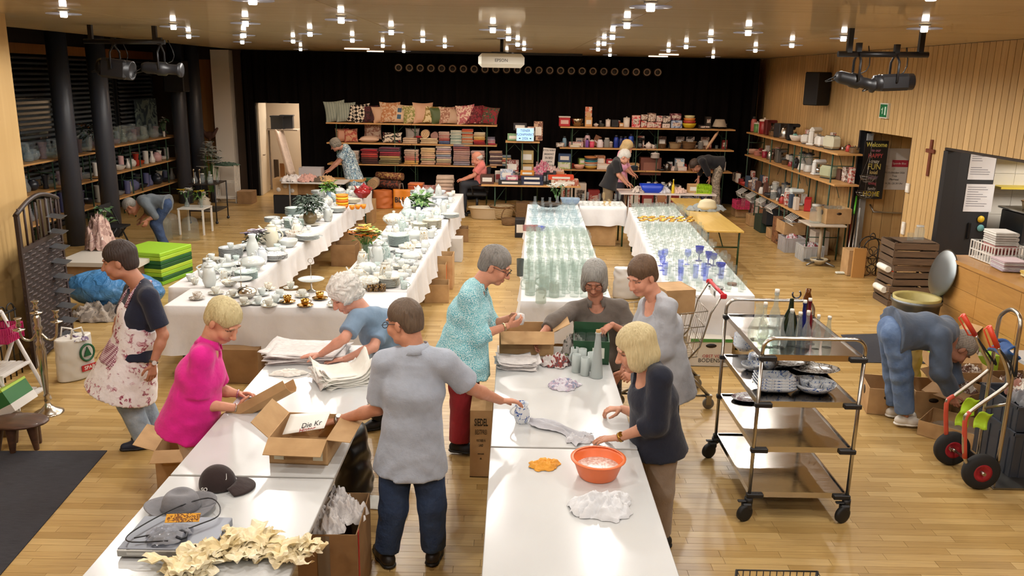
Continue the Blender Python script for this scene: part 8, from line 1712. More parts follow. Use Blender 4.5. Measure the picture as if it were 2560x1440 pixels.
for i,(k,px,mt,s,lb,ct)in enumerate((('pot',1842,'#4a2420/.35',1.2,'dark red casserole at the far end of the pot shelf','pot'),('pan',1856,'#1d1d1f/.4',1.2,'black pan on the pot shelf','pan'),('pot',1868,'metal#8a7a70/.3',1.2,'copper-toned pot','pot'),('pot',1884,'metal#a8a29a/.25',1.3,'steel pot with lid on the pot shelf','pot'),('pot',1898,'#2c2c2e/.35',1.1,'black pot in the middle of the pot shelf','pot'),('pot',1915,'#c8bcb4/.35',1.0,'white pressure cooker','pot'),('jar',1937,'glass#e8ecea/.15',1.6,'glass bowl of a food processor','jar'),('kettle',1950,'#3a3a3e/.35',1.2,'grey kettle on the pot shelf','kettle'),('blender',1962,'#d0ccc4/.3',1.2,'white stick blender set in plastic','blender'),('coffee',1976,'#d4d0c8/.3',1.0,'white coffee machine on the pot shelf','coffee machine'),('mixer',1988,'#c8d0cc/.3',1.0,'pale slicer machine on the pot shelf','slicer'))):rt(k,px,.745,mt,s,lb,ct,X=5.45)
boxp('flat red suitcase toaster box near the end of the pot shelf','red_case','box','#a81c20/.4',5.5,SY(2020,.85,5.5),.745,.4,.22,.12,1.2)
for i,(px,X)in enumerate(((1852,5.15),(1876,5.18),(1902,5.2),(1928,5.16),(1978,5.12))):
 Y=SY(px,.7,X);t=T('wire_hook_rack','white wire basket hanging from the pot shelf, %s from the back'%ordw(i),'rack',(X,Y,.5),'white wire baskets');m=MB()
 for j in range(6):m.tube([(X+.1,Y-.2+.08*j,.7),(X-.05,Y-.2+.08*j,.6),(X-.02,Y-.2+.08*j,.52)],.006,5)
 m.tube([(X-.05,Y-.22,.6),(X-.05,Y+.22,.6)],.008,6);m.tube([(X-.02,Y-.22,.52),(X-.02,Y+.22,.52)],.008,6);m.go('wires','#d8d4cc/.4',parent=t)
for i,(px,d,z,mt,lb)in enumerate(((1850,(.3,.4,.2),0,'cardboard','brown carton under the pink basket'),(1888,(.3,.36,.24),0,'cardboard','low brown carton under the pot shelf'),(1912,(.3,.5,.34),0,'#26382c/.6','dark green carton under the pot shelf'),(1940,(.3,.3,.2),0,'cardboard','small open brown carton under the pot shelf'),(1930,(.3,.3,.3),.22,'#1d1f22/.6','black carton stacked under the pot shelf'),(1960,(.36,.36,.5),0,'print#6a4428#8a5c38#3a2416/9','brown printed carton with picture'),(1978,(.4,.5,.24),.26,'cardboard','brown carton of lids and pans'))):carton(lb,(5.3,SY(px,.2+z,5.3),z),d,0,(),mat=mt,full=(i in(2,4,5)))
slot_basket('bright pink plastic basket under the pot shelf',5.25,SY(1852,.3,5.25),.21,.3,.36,.2,'#d8406c/.4');slot_basket('dark blue plastic basket in the back right corner',4.7,20.0,0,.4,.4,.34,'#14204c/.5')
for i,(px,mt,lb)in enumerate(((1980,'glass#d8d4d4/.4','clear plastic tub with red handle on the floor'),(2010,'glass#e0e0de/.4','clear plastic tub of glass lids on the floor'))):
 Y=SY(px,.1,5.25);crate(lb,(5.2+.08*i,Y-.1-.1*i,0),(.36,.42,.26),0,mt,cat='tub');m=MB();crumple(m,(5.2+.08*i,Y-.1-.1*i,.1),.15,.17,.2,141+i);one(m,'kitchen_parts','print#c8c0c0#a84a54#8a94a8/14',('mixed red and white parts in the clear tub','glass lids in the clear tub')[i],'parts')
for i in range(7):put('gdish','glass_cover','glass pot lid in the carton of lids, %s of seven'%ordw(i),'lid',(5.24+.03*(i%2),SY(1978,.5,5.3)-.2+.065*i,.46),0,.8,'glass lids',mat='glass#b8c0c8/.25')
c=AZ(2045,662,0);t=T('bistro_table','small grey bistro table on a star foot','table',c);zt2=.72
m=MB();m.box(c+Vector((0,0,zt2)),(.62,.62,.03),b=.008);m.go('table_top','#b8ac9c/.4',parent=t);m=MB();m.cyl(c+Vector((0,0,.06)),c+Vector((0,0,zt2)),.03);m.go('column','#b4a48c/.4',parent=t)
for i in range(4):a=.6+i*1.571;m=MB();m.tube([c+Vector((0,0,.09)),c+Vector((.32*math.cos(a),.32*math.sin(a),.03))],[.025,.016],8);m.go('foot','metal#8a8a88/.4',parent=t)
put('jar','glass_jar','large clear preserving jar on the bistro table','jar',(c.x-.13,c.y,zt2+.016),0,1.8);t=carton('brown banana carton of glasses on the bistro table',(c.x+.2,c.y+.05,zt2+.016),(.44,.36,.26),.1,(),holes=True)
put('bowl','ceramic_dish','sand coloured dish on the floor under the bistro table','dish',(c.x,c.y-.02,.01),0,1.6,mat='#b8a888/.5')
for i in range(6):put('tumbler','tumbler','tumbler standing in the banana carton, %s of six'%ordw(i),'glass',(c.x+.08+.11*(i%3),c.y-.02+.14*(i//3),zt2+.18),0,1.2,'tumblers in the banana carton')
carton('brown carton with black print beside the brooms',(5.62,13.55,0),(.3,.3,.42),0,(),full=True);m=bx(MB(),(5.5,13.28,0),(5.7,13.32,.48));one(m,'wooden_board','#b98a50','light wooden board leaning by the brooms','board');
for i,(pa,pb,mt,lb)in enumerate((((2112,682),(2142,490),'#7ab83c/.4','green-handled flat mop leaning at the doorway'),((2125,672),(2146,500),'metal#b0aca4/.3','aluminium broom handle beside the flat mop'),((2132,670),(2150,520),'#d0ccc4/.4','white broom handle leaning at the doorway'),((2118,668),(2128,540),'#a82820/.4','red broom handle leaning at the doorway'))):
 a=AZ(*pa,.02);b=AX(pb[0],pb[1],5.97);t=T('mop',lb,'mop',a);m=MB();m.tube([a,b],.012,8);m.go('handle',mt if i else 'metal#c0bcb4/.3',parent=t)
 m=MB();m.box(a+Vector((0,0,.0)),(.3 if i==0 else .12,.08,.03),b=.008);m.go('head','#d8dcd0/.7' if i==0 else mt,parent=t)
 if i==0:m=MB();m.tube([a.lerp(b,.05),a.lerp(b,.2)],.02,8);m.tube([a.lerp(b,.75),b],.016,8);m.go('grip','#5ab02c/.4',parent=t)
c=AZ(2170,690,0);t=T('wine_rack','black wrought iron wine rack with rounded top','rack',c);m=MB()
for dy in(-.1,.1):
 for sx in(-.16,.16):m.tube([c+Vector((sx,dy,0)),c+Vector((sx,dy,.5))],.01,6)
 m.tube([c+Vector((.16*math.cos(a),dy,.5+.14*math.sin(a)))for a in[i*.2618 for i in range(13)]],.01,6)
 for zz in(.1,.25,.4):
  for sx in(-.08,.08):m.tube([c+Vector((sx+.07*math.cos(a),dy,zz+.07*math.sin(a)))for a in[i*.5236 for i in range(12)]],.006,5,closed=True)
m.tube([c+Vector((.04*math.cos(a),0,.66+.05*math.sin(a)))for a in[i*.5236 for i in range(12)]],.008,5,closed=True);m.go('iron_frame','#17130f/.5',parent=t)
def wcrate(lb,x,y,z,w_,d_,h_,rz=0.0):
 t=T('wooden_crate',lb,'crate',(x,y,z),'wooden fruit crates',rz)
 for i in range(3):
  zz=h_*(i+.5)/3
  for(cx,cy,sx,sy)in((0,-d_/2,w_,.014),(0,d_/2,w_,.014),(-w_/2,0,.014,d_),(w_/2,0,.014,d_)):m=MB();m.box((cx,cy,zz),(sx,sy,h_/3-.022));sub(m.mesh('slat'),'slat','crate_wood',t)
 m=MB();m.box((0,0,.006),(w_,d_,.012));sub(m.mesh('bottom'),'bottom','crate_wood',t)
 for sx in(-1,1):
  for sy in(-1,1):m=MB();m.box((sx*(w_/2-.02),sy*(d_/2-.02),h_/2),(.03,.03,h_));sub(m.mesh('post'),'post','crate_wood',t)
cx,cy_=5.62,11.72
wcrate('lowest dark wooden crate of the stack by the wall',cx,cy_,0,.62,.5,.3);wcrate('middle dark wooden crate of the stack by the wall',cx+.02,cy_+.02,.3,.6,.48,.3,.04);wcrate('topmost dark wooden crate with glass jars on it',cx+.0,cy_,.6,.6,.48,.32,-.03)
for i,(dx,dz)in enumerate(((-.32,.52),(-.34,.22))):m=MB();m.cyl((cx+dx,cy_-.15,dz),(cx+dx,cy_+.15,dz),.045,n=12);one(m,'paper_roll','paper_white',('white paper roll poking from the middle crate','white paper roll poking from the lowest crate')[i],'paper roll')
put('jar','glass_jar','clear jar standing on the topmost wooden crate','jar',(cx+.12,cy_,.92),0,1.2);put('tumbler','tumbler','clear beaker on the topmost wooden crate','glass',(cx-.05,cy_-.1,.92),0,1.2);m=bx(MB(),(cx-.2,cy_-.22,.915),(cx+.28,cy_+.2,.925));one(m,'crate_lid','crate_wood','flat wooden lid on the topmost crate','lid')
c=AZ(2235,612,0);c=Vector((XR+.3,13.2,0));crate('orange-red bottle crate in the doorway niche',c,(.3,.4,.3),0,'#c8401c/.4');
for i in range(6):put('bottle','bottle','dark beer bottle in the orange crate, %s of six'%ordw(i),'bottle',(c.x-.08+.08*(i%3),c.y-.1+.18*(i//3),.02),0,1.15,'beer bottles',mat='#2a160c/.15',mats={'stopper':'#1c1c1c'})
c=AY(2184,425,14.6);t=T('welcome_sign','black wooden sign with colourful welcome lettering beside the doorway','sign',(c.x,c.y,c.z-.5));H2,W2=1.0,.4
m=MB();m.box(c,(W2,.02,H2));m.go('board','#1d1714/.6',parent=t)
for i,(s_,h_,cl)in enumerate((('Welcome',.075,'#d8c860'),('to our',.05,'#a86a7c'),('HAPPY',.07,'#b84a4c'),('crazy',.06,'#d0c8b8'),('FUN',.1,'#c8b45c'),('loud',.065,'#c8b070'),('MESSY',.05,'#8a6a80'),('loving',.05,'#b0545c'),('family',.05,'#a8a098'),('HOME',.085,'#d8c040'))):text(s_,h_,'lettering',cl,t,c+Vector((0,-.0112,.43-.094*i)),sx=.85,bold=.002)
m=MB();m.tube([c+Vector((-.15,0,.5)),c+Vector((0,.02,.66)),c+Vector((.15,0,.5))],.003,5);m.go('cord','#8a7a60',parent=t)
c=AY(2238,423,DY1-.04);t=T('poster','white poster with red banner on the niche boards','poster',c);m=MB();m.box(c,(.44,.004,.72));m.go('sheet','#cfc9c4',parent=t);m=MB();m.box(c+Vector((0,-.003,.1)),(.44,.003,.12));m.go('red_banner','#b02c44',parent=t);m=MB();m.box(c+Vector((-.13,-.004,.08)),(.12,.003,.2));m.go('note_picture','#d8d0cc',parent=t)
for i,(s_,h_,dz)in enumerate((('Spende Blut',.035,.1),('Fr. 7. Oktober 2026',.03,-.06),('Tisis',.035,-.12),('Pfarrsaal',.035,-.18),('14.30 - 20.30 Uhr',.032,-.25))):text(s_,h_,'lettering','#e8dcdc' if i==0 else '#4a4440',t,c+Vector((.06 if i==0 else 0,-.0052,dz)))
c=AY(2170,440,14.3);t=T('hanging_baskets','two-tier hanging wire fruit baskets before the welcome sign','basket',c)
for r_,z in((.13,.0),(.17,-.27)):
 m=MB();[m.tube([c+Vector((q*math.cos(a),q*math.sin(a),z-h_))for a in[i*.3491 for i in range(18)]],.003,5,closed=True)for q,h_ in((r_,0),(r_*.85,.05),(r_*.5,.1))]
 for i in range(12):a=i*.5236;m.tube([c+Vector((r_*k_*math.cos(a),r_*k_*math.sin(a),z-h_))for k_,h_ in((1,0),(.85,.05),(.5,.1))],.002,4)
 m.go('wire_bowl','metal#b8b4ac/.3',parent=t)
for i in range(3):a=i*2.094;m=MB();m.tube([c+Vector((.17*math.cos(a),.17*math.sin(a),-.27)),c+Vector((.13*math.cos(a),.13*math.sin(a),0)),c+Vector((0,0,.4)),c+Vector((0,0,DZ-c.z))],.002,4);m.go('chain','metal#b8b4ac/.3',parent=t)
c=AX(2327,395,XR);t=T('cross','dark wooden crucifix on the slatted wall','cross',c);m=MB();m.box((XR-.015,c.y,c.z),(.03,.055,.52),b=.005);m.go('upright','#6a3420/.45',parent=t);m=MB();m.box((XR-.02,c.y,c.z+.1),(.03,.24,.055),b=.005);m.go('crossbeam','#6a3420/.45',parent=t)
for i,(px,py,w_,h_,lb)in enumerate(((2272,470,.1,.14,'white thermostat on the slatted wall'),(2262,563,.09,.1,'upper white light switch beside the doorway'),(2260,578,.09,.1,'lower white light switch beside the doorway'))):c=AX(px,py,XR);o=boxp(lb,'wall_switch','switch','#d4cec4/.4',XR-.018,c.y,c.z-h_/2,w_,h_,.03,-1.571,labmat='#e4e0d8')
c=AX(2215,277,XR);t=T('exit_sign','green emergency exit sign with white running figure','sign',c);m=MB();m.box((XR-.02,c.y,c.z),(.04,.3,.24));m.go('housing','#d0ccc0/.4',parent=t);m=MB();m.box((XR-.042,c.y,c.z),(.004,.26,.2));m.go('green_face','#0c6a3c/.4',parent=t);m=MB();m.box((XR-.045,c.y-.07,c.z),(.003,.05,.13));m.box((XR-.045,c.y+.03,c.z),(.003,.02,.1));m.box((XR-.045,c.y+.05,c.z+.02),(.003,.05,.02));m.go('pictogram','#c8e0d0',parent=t)
c=AX(2043,222,XR-.25);t=T('loudspeaker','black wall loudspeaker high on the slatted wall','loudspeaker',c);m=MB();m.box(c,(.36,.34,.62),M=Matrix.Rotation(R(28),3,'Z'),b=.02);m.go('cabinet','#101013/.6',parent=t);m=MB();m.box(c+Vector((.17,.02,.0)),(.2,.06,.06));m.go('bracket','#17171a/.5',parent=t);m=MB();m.box(c+Vector((-.085,-.155,.0)),(.02,.004,.02),M=Matrix.Rotation(R(28),3,'Z'));m.go('badge','#a8a8a8/.3',parent=t)
def lightbar(lb,Y,pa,pb,hangs,z0=CEIL):
 a,b=AY(*pa,Y),AY(*pb,Y);t=T('lighting_bar',lb,'lighting bar',(a+b)/2);m=MB();m.cyl(a,b,.03,n=14);m.go('bar','#1c1c1f/.4',parent=t)
 for px in hangs:x=AY(px,pa[1],Y).x;m=MB();m.box((x,Y,(z0+a.z)/2),(.05,.05,z0-a.z));m.go('hanger','#17171a/.5',parent=t)
def spot(lb,c,az,tilt,L,r,fat=False):
 t=T('stage_light',lb,'stage light',c);Q=Matrix.Rotation(R(az),3,'Z')@Matrix.Rotation(R(90+tilt),3,'Y');m=MB()
 if fat:m.box(c,(L*.8,r*2,r*2),M=Matrix.Rotation(R(az),3,'Z')@Matrix.Rotation(R(tilt),3,'Y'),b=.03);m.lathe([(0,-L/2),(r*.9,-L/2),(r,-L*.35),(r,L*.5),(r*.85,L*.5),(r*.8,L*.44),(0,L*.42)],16,c,ax=Q)
 else:m.lathe([(0,-L/2),(r*.6,-L/2),(r*.85,-L*.4),(r*.85,-L*.15),(r,-L*.1),(r,L*.1),(r*.75,L*.15),(r*.75,L*.38),(r*1.05,L*.44),(r*1.05,L/2),(0,L*.45)],16,c,ax=Q)
 m.go('lamp_body','#1b1b1e/.45',parent=t);d=Q@Vector((0,1,0));m=MB();top=c+Vector((0,0,.3));m.tube([c+d*(r+.015),c+d*(r+.015)+Vector((0,0,.2)),top,c-d*(r+.015)+Vector((0,0,.2)),c-d*(r+.015)],.012,6);m.go('yoke','#17171a/.5',parent=t);m=MB();m.box(c+Vector((0,0,.335)),(.05,.05,.09));m.go('clamp','#17171a/.5',parent=t)
 m=MB();m.tube(smooth([c-(Q@Vector((0,0,L/2))),c-(Q@Vector((0,0,L/2+.1)))-Vector((0,0,.08)),c+Vector((.12,.05,.1)),c+Vector((.1,0,.35))],4),.006,5);m.go('power_cable','#101012',parent=t)
lightbar('black lighting bar with two spotlights under the ceiling at the right',9.0,(2095,135),(2320,137),(2122,2300));spot('slim profile spotlight on the right lighting bar',AY(2138,202,9.0),0,12,.42,.075);spot('boxy black floodlight on the right lighting bar',AY(2232,206,9.0),0,-3,.4,.085,True)
lightbar('black lighting bar with two spotlights before the window bay',11.0,(210,103),(412,105),(228,388));spot('boxy black floodlight on the left lighting bar',AY(290,172,11.0),0,6,.42,.12,True);spot('grey profile spotlight on the left lighting bar',AY(405,172,11.0),0,3,.5,.085)
c=AY(1254,152,13.0);t=T('projector','white ceiling projector with rounded front','projector',c);m=MB();m.box(c,(.68,.5,.2),b=.05);m.go('body','#cfcabc/.4',parent=t);m=MB();m.cyl(c+Vector((0,0,.1)),Vector((c.x,c.y,CEIL)),.025);m.box(c+Vector((0,0,.11)),(.3,.25,.03));m.go('ceiling_mount','#1c1a18/.5',parent=t);text('EPSON',.045,'brand_print','#5a5650',t,c+Vector((0,-.251,.0)),bold=.001)
A=AZ(1769,577,.77);t=T('beer_table','varnished yellow wooden beer table with green folding legs','table',(A.x+.3,14.9,0));m=MB();m.box((A.x+.33,14.9,.755),(.6,3.7,.03),rz=R(-1.5),b=.004);m.go('table_top','bench_wood',parent=t)
for y in(13.35,16.4):
 m=MB();x0=A.x+.08+(y-13)*.03;[m.tube([(x0+dx,y,0),(x0+dx,y,.74)],.016,6)for dx in(0,.5)];m.tube([(x0,y,.45),(x0+.5,y,.45)],.012,6);m.tube([(x0,y,.05),(x0+.5,y,.05)],.012,6);m.tube([(x0+.25,y,.45),(x0+.25,y+.5*(1 if y<15 else-1),.72)],.01,6);m.go('leg_frame','#24401f/.5',parent=t)
p=AZ(1770,530,.77);F=Field();F.ecap(p+Vector((0,.1,.08)),p+Vector((0,.1,.16)),(1,0,0),(.18,.1),(.15,.08),.04);o=bpy.data.objects.new('handbag',npmesh('handbag',[F.mesh(.014)],'#c4b898/.5',p));col.objects.link(o);o.location=p;tag(o,'rounded beige handbag on the beer table','bag');m=MB();crumple(m,(p.x,p.y+.2,.77),.34,.2,.14,151);one(m,'jacket','cloth#8a8e8c','grey-green jacket bundled behind the beige handbag','jacket')
c=AZ(2292,800,0);c=Vector((4.75,9.55,0));t=T('waste_bin','galvanised waste bin with open round lid and yellow sack','bin',c);m=MB();m.lathe(shell([(.22,0),(.23,.02),(.26,.56),(.28,.58),(.28,.62)],.008),32,c);m.go('body','metal#7a7e80/.45',parent=t)
m=MB();m.lathe([(.255,.56),(.265,.65),(.22,.63),(.2,.4)],28,c);m.go('sack','#a89a5c/.5',parent=t);m=MB();m.lathe([(0,.03),(.15,.028),(.27,.012),(.29,0),(.28,-.004),(0,.01)],32,c+Vector((.32,.12,.9)),ax=Matrix.Rotation(R(-78),3,'Y'));m.go('lid','metal#8e9496/.35',parent=t);m=MB();m.box(c+Vector((.29,.1,.62)),(.08,.12,.05));m.go('hinge','metal#6a6c6c/.45',parent=t)
cz=1.107;slot_basket('white plastic laundry basket of linen on the bar counter',5.55,9.45,cz,.36,.5,.2,'#dcd8d0/.4');tstack('folded napkin in the white laundry basket','napkin','napkin',5.55,9.45,cz+.05,6,['#c8c0b8','#8a4038','#a86a64','#c8c4bc','#b8b0a8','#d8d4cc'],.85,.05,1.5);tstack('folded striped tea towel in front of the laundry basket','tea_towel','tea towel',5.45,9.02,cz,5,['#b8a8b0','#d0c8c8','#c0a8ac','#d8d0cc','#c8b0b4'],.9,.022,1.5);tstack('small yellow edged cloth on the counter','cloth','cloth',5.45,8.62,cz,2,['#d8c890','#c8a848'],.5,.03,1.5)
for i,(x,y,s_)in enumerate(((5.8,9.1,1.0),(5.86,9.25,1.1),(5.78,8.95,.9),(5.88,8.9,.85),(5.8,8.8,.8))):put('bottle','bottle','clear corked bottle on the bar counter, %s from the back'%ordw(i),'bottle',(x,y,cz),0,s_,'bottles on the bar counter',mat='glass#c8ccc0/.2' if i!=4 else '#c8a020/.2',mats={'stopper':'#b08a50'})
t=T('tap','chrome swan-neck tap behind the bar counter','tap',(5.7,8.45,cz));m=MB();m.tube([(5.7,8.45,cz),(5.7,8.45,cz+.3)]+[(5.7,8.45-.09+.09*math.cos(a),cz+.3+.09*math.sin(a))for a in[i*.35 for i in range(1,10)]],.016,10);m.go('spout','metal#c8c8c8/.12',parent=t);m=MB();m.lathe([(.04,0),(.03,.03),(.018,.05)],16,(5.7,8.45,cz));m.go('base','metal#c8c8c8/.12',parent=t)
t=T('coffee_station','steel and black espresso machine in the kitchen','coffee machine',(7.3,11.6,0));bx(MB(),(6.95,11.3,0),(8.6,12.3,.92)).go('base_unit','#c8c4bc/.4',parent=t);bx(MB(),(7.0,11.4,.93),(8.4,12.0,1.36),b=.02).go('machine','#1c1d20/.35',parent=t);bx(MB(),(6.97,11.35,1.36),(8.45,12.05,1.39),b=.008).go('cup_rail','metal#b8b8b4/.25',parent=t)
put('wicker','wicker_basket','pale wicker basket on the espresso machine','basket',(7.2,11.65,1.39),0,.65,mat='wicker_pale')
for z,mt,lb in((1.62,'#d8c040/.5','yellow shelf board on the kitchen wall'),(2.05,'#c8c4bc/.5','white shelf board on the kitchen wall')):m=bx(MB(),(6.98,12.05,z),(7.9,12.34,z+.03));one(m,'wall_shelf',mt,lb,'shelf')
for i in range(4):put('jar','glass_jar','clear jar on the white kitchen shelf, %s from the left'%ordw(i),'jar',(7.08+.14*i,12.2,2.08),0,1.1,'jars on the kitchen shelf')
p=AZ(1775,918,0);t=carton('white and green fruit carton printed OBST VOM BODENSEE',(p.x,p.y+.2,0),(.46,.36,.32),0,(),mat='#cfc8bc/.7',full=True);q=t.location;m=MB();m.box((0,-.184,.3),(.46,.004,.035));sub(m.mesh('green_rim'),'green_rim','#4a8a3c/.6',t);m=MB();m.lathe([(0,0),(.06,0),(.06,.002),(0,.002)],14,(0,-.1815,.24),ax=Matrix.Rotation(R(90),3,'X'),sy=.4);sub(m.mesh('hand_hole'),'hand_hole','#1c1410',t);text('OBST VOM',.035,'lettering','#a83030',t,q+Vector((.03,-.182,.12)));text('BODENSEE',.045,'lettering','#2a2a2a',t,q+Vector((.02,-.182,.07)))
for i,(px,py,d,z,mt,lb)in enumerate(((1090,757,(.34,.34,.26),0,'cardboard','low brown carton beside the middle plate table, nearest the camera'),(1088,732,(.3,.3,.42),.0,'cardboard','orange-printed brown carton beside the middle plate table'),(1110,722,(.26,.36,.5),0,'cardboard','tall brown carton beside the middle plate table'),(1140,655,(.2,.3,.4),0,'#c8c4c0/.6','white printed carton beside the middle plate table'),(1150,605,(.3,.36,.26),0,'cardboard_dark','dark brown carton at the far side of the middle plate table'),(860,665,(.4,.4,.36),0,'cardboard_dark','dark open carton under the left plate table'),(880,620,(.4,.4,.4),0,'cardboard','spotted brown carton under the left plate table'),(910,560,(.4,.4,.5),0,'cardboard','tall carton at the far end of the left plate table'),(590,955,(.5,.4,.36),0,'cardboard_dark','dark carton under the front cup table'))):
 p=AZ(px,py,0);t=carton(lb,(p.x,p.y+.15,z),d,rnd.uniform(-.06,.06),(),mat=mt,holes=(i in(2,6)),full=(i in(3,8)))
 if i==1:m=MB();m.box((.152,0,.21),(.003,.1,.34));sub(m.mesh('orange_print'),'orange_print','#d8682c',t)
bag('white shopping bag standing behind the grey-bob woman',(AZ(1565,745,0).x,AZ(1565,745,0).y,0),.4,.2,.45,'#d4d0cc/.5',0,.95)
# window shelves of glass
rack('trestle shelf of glass vases beside the first columns',(-8.05,13.2),(-8.05,16.3),.5,(.5,1.0,1.52),(.08,.5,.92));rack('trestle shelf of vases and ornaments beside the far columns',(-8.1,16.5),(-8.1,20.6),.5,(.5,1.02,1.56),(.06,.34,.45,.8,.96))
CL=['glass#eef4f2/.14','glass#e4eee8/.14','glass#dce8ec/.16','glass#d8c8d0/.2']
VS=['round_vase','cyl_vase','fish_vase','carafe','gbowl']
VN=dict(round_vase='round glass vase',cyl_vase='cylinder glass vase',fish_vase='flared glass vase',carafe='glass carafe',gbowl='glass bowl')
for(z,tier)in((1.525,'top'),(1.005,'middle'),(.505,'lower')):
 y=13.35;i=0
 while y<20.4:
  k=VS[(i*7+int(z*10))%5];far=y>16.5;zz=z+(.04 if far and tier=='top' else .02 if far and tier=='middle' else 0)
  c=rnd.random();mt=rnd.choice(CL)
  if tier=='lower':mt=rnd.choice(['glass#2434a0/.35','glass#1c2c7c/.35','#20242c/.3','glass#c8ccd0/.2','#8a8478/.5'])
  elif tier=='middle' and far:mt=rnd.choice(['porc#d8d4cc','porc#d8d4cc','#b04020/.3','#a02c20/.3','porc#c8a0a0','#c8c4bc/.4'])
  elif tier=='middle':mt=rnd.choice(CL+['#3a3a44/.3','#24262c/.3'])
  elif 15.4<y<16.3:mt='glass#5a1c3c/.35'
  put(k,'vase' if k!='gbowl' else 'glass_bowl','%s on the %s window shelf, %s from the front'%(VN[k]if mt.startswith('glass')else 'coloured vase',tier,ordw(i)),'vase',(-8.3+rnd.uniform(-.06,.06),y,zz),0,rnd.uniform(.9,1.35),'%s window shelf'%tier,mat=mt)
  if tier=='top':put(rnd.choice(VS[:4]),'vase','clear vase in the back row of the top window shelf, %s from the front'%ordw(i),'vase',(-8.48,y+.1,zz),0,rnd.uniform(1.0,1.4),'top window shelf',mat=rnd.choice(CL))
  y+=rnd.uniform(.2,.3);i+=1
p=Vector((-8.2,SY(410,1.6,-8.2),1.565));bouquet('white orchid in a white pot on the top window shelf',p,'cyl_vase','#d8d4cc/.4',.5,['#e8e4dc'],9,.08,.34,'#2c4a2c/.6',10,23,.14)
p=Vector((-8.25,SY(222,1.6,-8.25),1.53));bouquet('orange rose and dark branches in a tall vase on the window shelf',p,'cyl_vase','glass#d8dcdc/.2',.9,['#d87a2c'],2,.16,.3,'#1c241c/.6',70,29,.1)
m=bx(MB(),(-8.9,SY(365,2.0,-8.9)-.6,1.6),(-8.88,SY(365,2.0,-8.9)+.6,2.4));one(m,'picture','print#4a5c64#8a9c94#2c3a44/3','framed pale picture leaning at the window','picture')
c=AZ(492,582,0);t=T('side_table','small white metal side table with flowers','table',c);zt3=.5
m=MB();m.box(c+Vector((0,0,zt3)),(.5,.5,.02));m.go('table_top','#d0ccc4/.4',parent=t)
for sx in(-.23,.23):
 for sy in(-.23,.23):m=MB();m.box(c+Vector((sx,sy,zt3/2)),(.03,.03,zt3));m.go('leg','#d8d4cc/.4',parent=t)
bouquet('white peony and yellow flower on the white side table',(c.x-.15,c.y,zt3+.011),'carafe','glass#d0d8d4/.2',.8,['#e4e0d4','#d8b020','#ece8dc'],6,.14,.2,'#4a6a3c/.6',26,31);bouquet('yellow tulip in a clear vase on the white side table',(c.x+.15,c.y-.05,zt3+.011),'fish_vase','glass#d0d8d4/.2',.6,['#e0c020','#e8d040'],4,.1,.2,'#5a7a3c/.6',26,33)
for i,(px,py,s_)in enumerate(((478,600,1),(428,590,.9),(410,600,.9))):p=AZ(px,py,0);m=MB();m.lathe([(.16,0),(.165,.004),(.155,.1),(.15,.3),(.12,.4),(.05,.44),(0,.445)],24,p);one(m,'glass_cloche','glass#eef2f0/.05',('large clear glass cloche in front of the white side table','clear glass cloche left of the side table','clear glass cloche nearest the stooping man')[i],'cloche')
A=AZ(543,560,0);t=T('tea_trolley','black metal tea trolley on small castors','trolley',(A.x-.25,A.y+.3,0));x0,x1,y0,y1=A.x-.55,A.x,A.y,A.y+.7
for x in(x0,x1):
 for y in(y0,y1):m=MB();m.cyl((x,y,.06),(x,y,.82),.014,n=8);m.go('post','#17171a/.5',parent=t);m=MB();m.lathe([(0,-.012),(.03,-.012),(.03,.012),(0,.012)],14,(x,y,.03),ax=Matrix.Rotation(R(90),3,'X'));m.go('castor','#2a2a2c/.5',parent=t)
for z in(.25,.8):bx(MB(),(x0-.01,y0-.01,z),(x1+.01,y1+.01,z+.02)).go('shelf','#2a211c/.3',parent=t)
for i in range(6):put(('carafe','jar','tumbler')[i%3],('carafe','storage_jar','tumbler')[i%3],'clear glass vessel on the black tea trolley, %s from the left'%ordw(i),'glass',(x0+.08+.08*i,y0+.2+.2*(i%2),.821),0,1.0,'glass on the tea trolley')
for i in range(2):p=(x0+.1+.12*i,y0+.1,.821);m=MB();m.lathe([(0,0),(.04,0),(.012,.02),(.01,.26),(.025,.27),(.02,.3),(0,.3)],14,p);one(m,'candlestick','silver',('left tall silver candlestick on the tea trolley','right tall silver candlestick on the tea trolley')[i],'candlestick')
p=(x0+.2,y0+.3,.271);m=MB();m.lathe([(0,0),(.12,0),(.15,.04),(.12,.08),(.14,.12),(.1,.16),(.12,.2),(.06,.24),(.04,.26),(.05,.36),(0,.36)],22,p);one(m,'ceramic_vase','#b0a490/.6','cream ribbed ceramic vase on the lower tea trolley shelf','vase')
c=AZ(566,508,0);t=T('shelf_stand','white slatted corner shelf with green cloth on top','shelf',c)
for z in(.12,.5,.88):m=MB();m.box(c+Vector((0,.15,z)),(.5,.36,.02));m.go('shelf','#c8c0b4/.5',parent=t)
for sx in(-.25,.25):
 for j in range(4):m=MB();m.box(c+Vector((sx,-.02+.11*j,.46)),(.02,.03,.9));m.go('slat','#d0c8bc/.5',parent=t)
m=MB();crumple(m,c+Vector((0,.15,.89)),.28,.2,.08,161);one(m,'cloth','cloth#3a5440','dark green cloth on the white corner shelf','cloth');bouquet('round white flower ball on a dark stem before the end wall',(c.x-.35,c.y+.1,.0),'cyl_vase','#1c1a1a/.4',1.0,['#d8d8d0','#e4e4dc','#c8c8c0'],34,.22,1.35,'#34402c/.6',20,37);m=bx(MB(),(c.x+.3,c.y-.1,0),(c.x+.65,c.y+.3,.3));one(m,'cardboard_box','cardboard_dark','dark carton beside the white corner shelf','box')
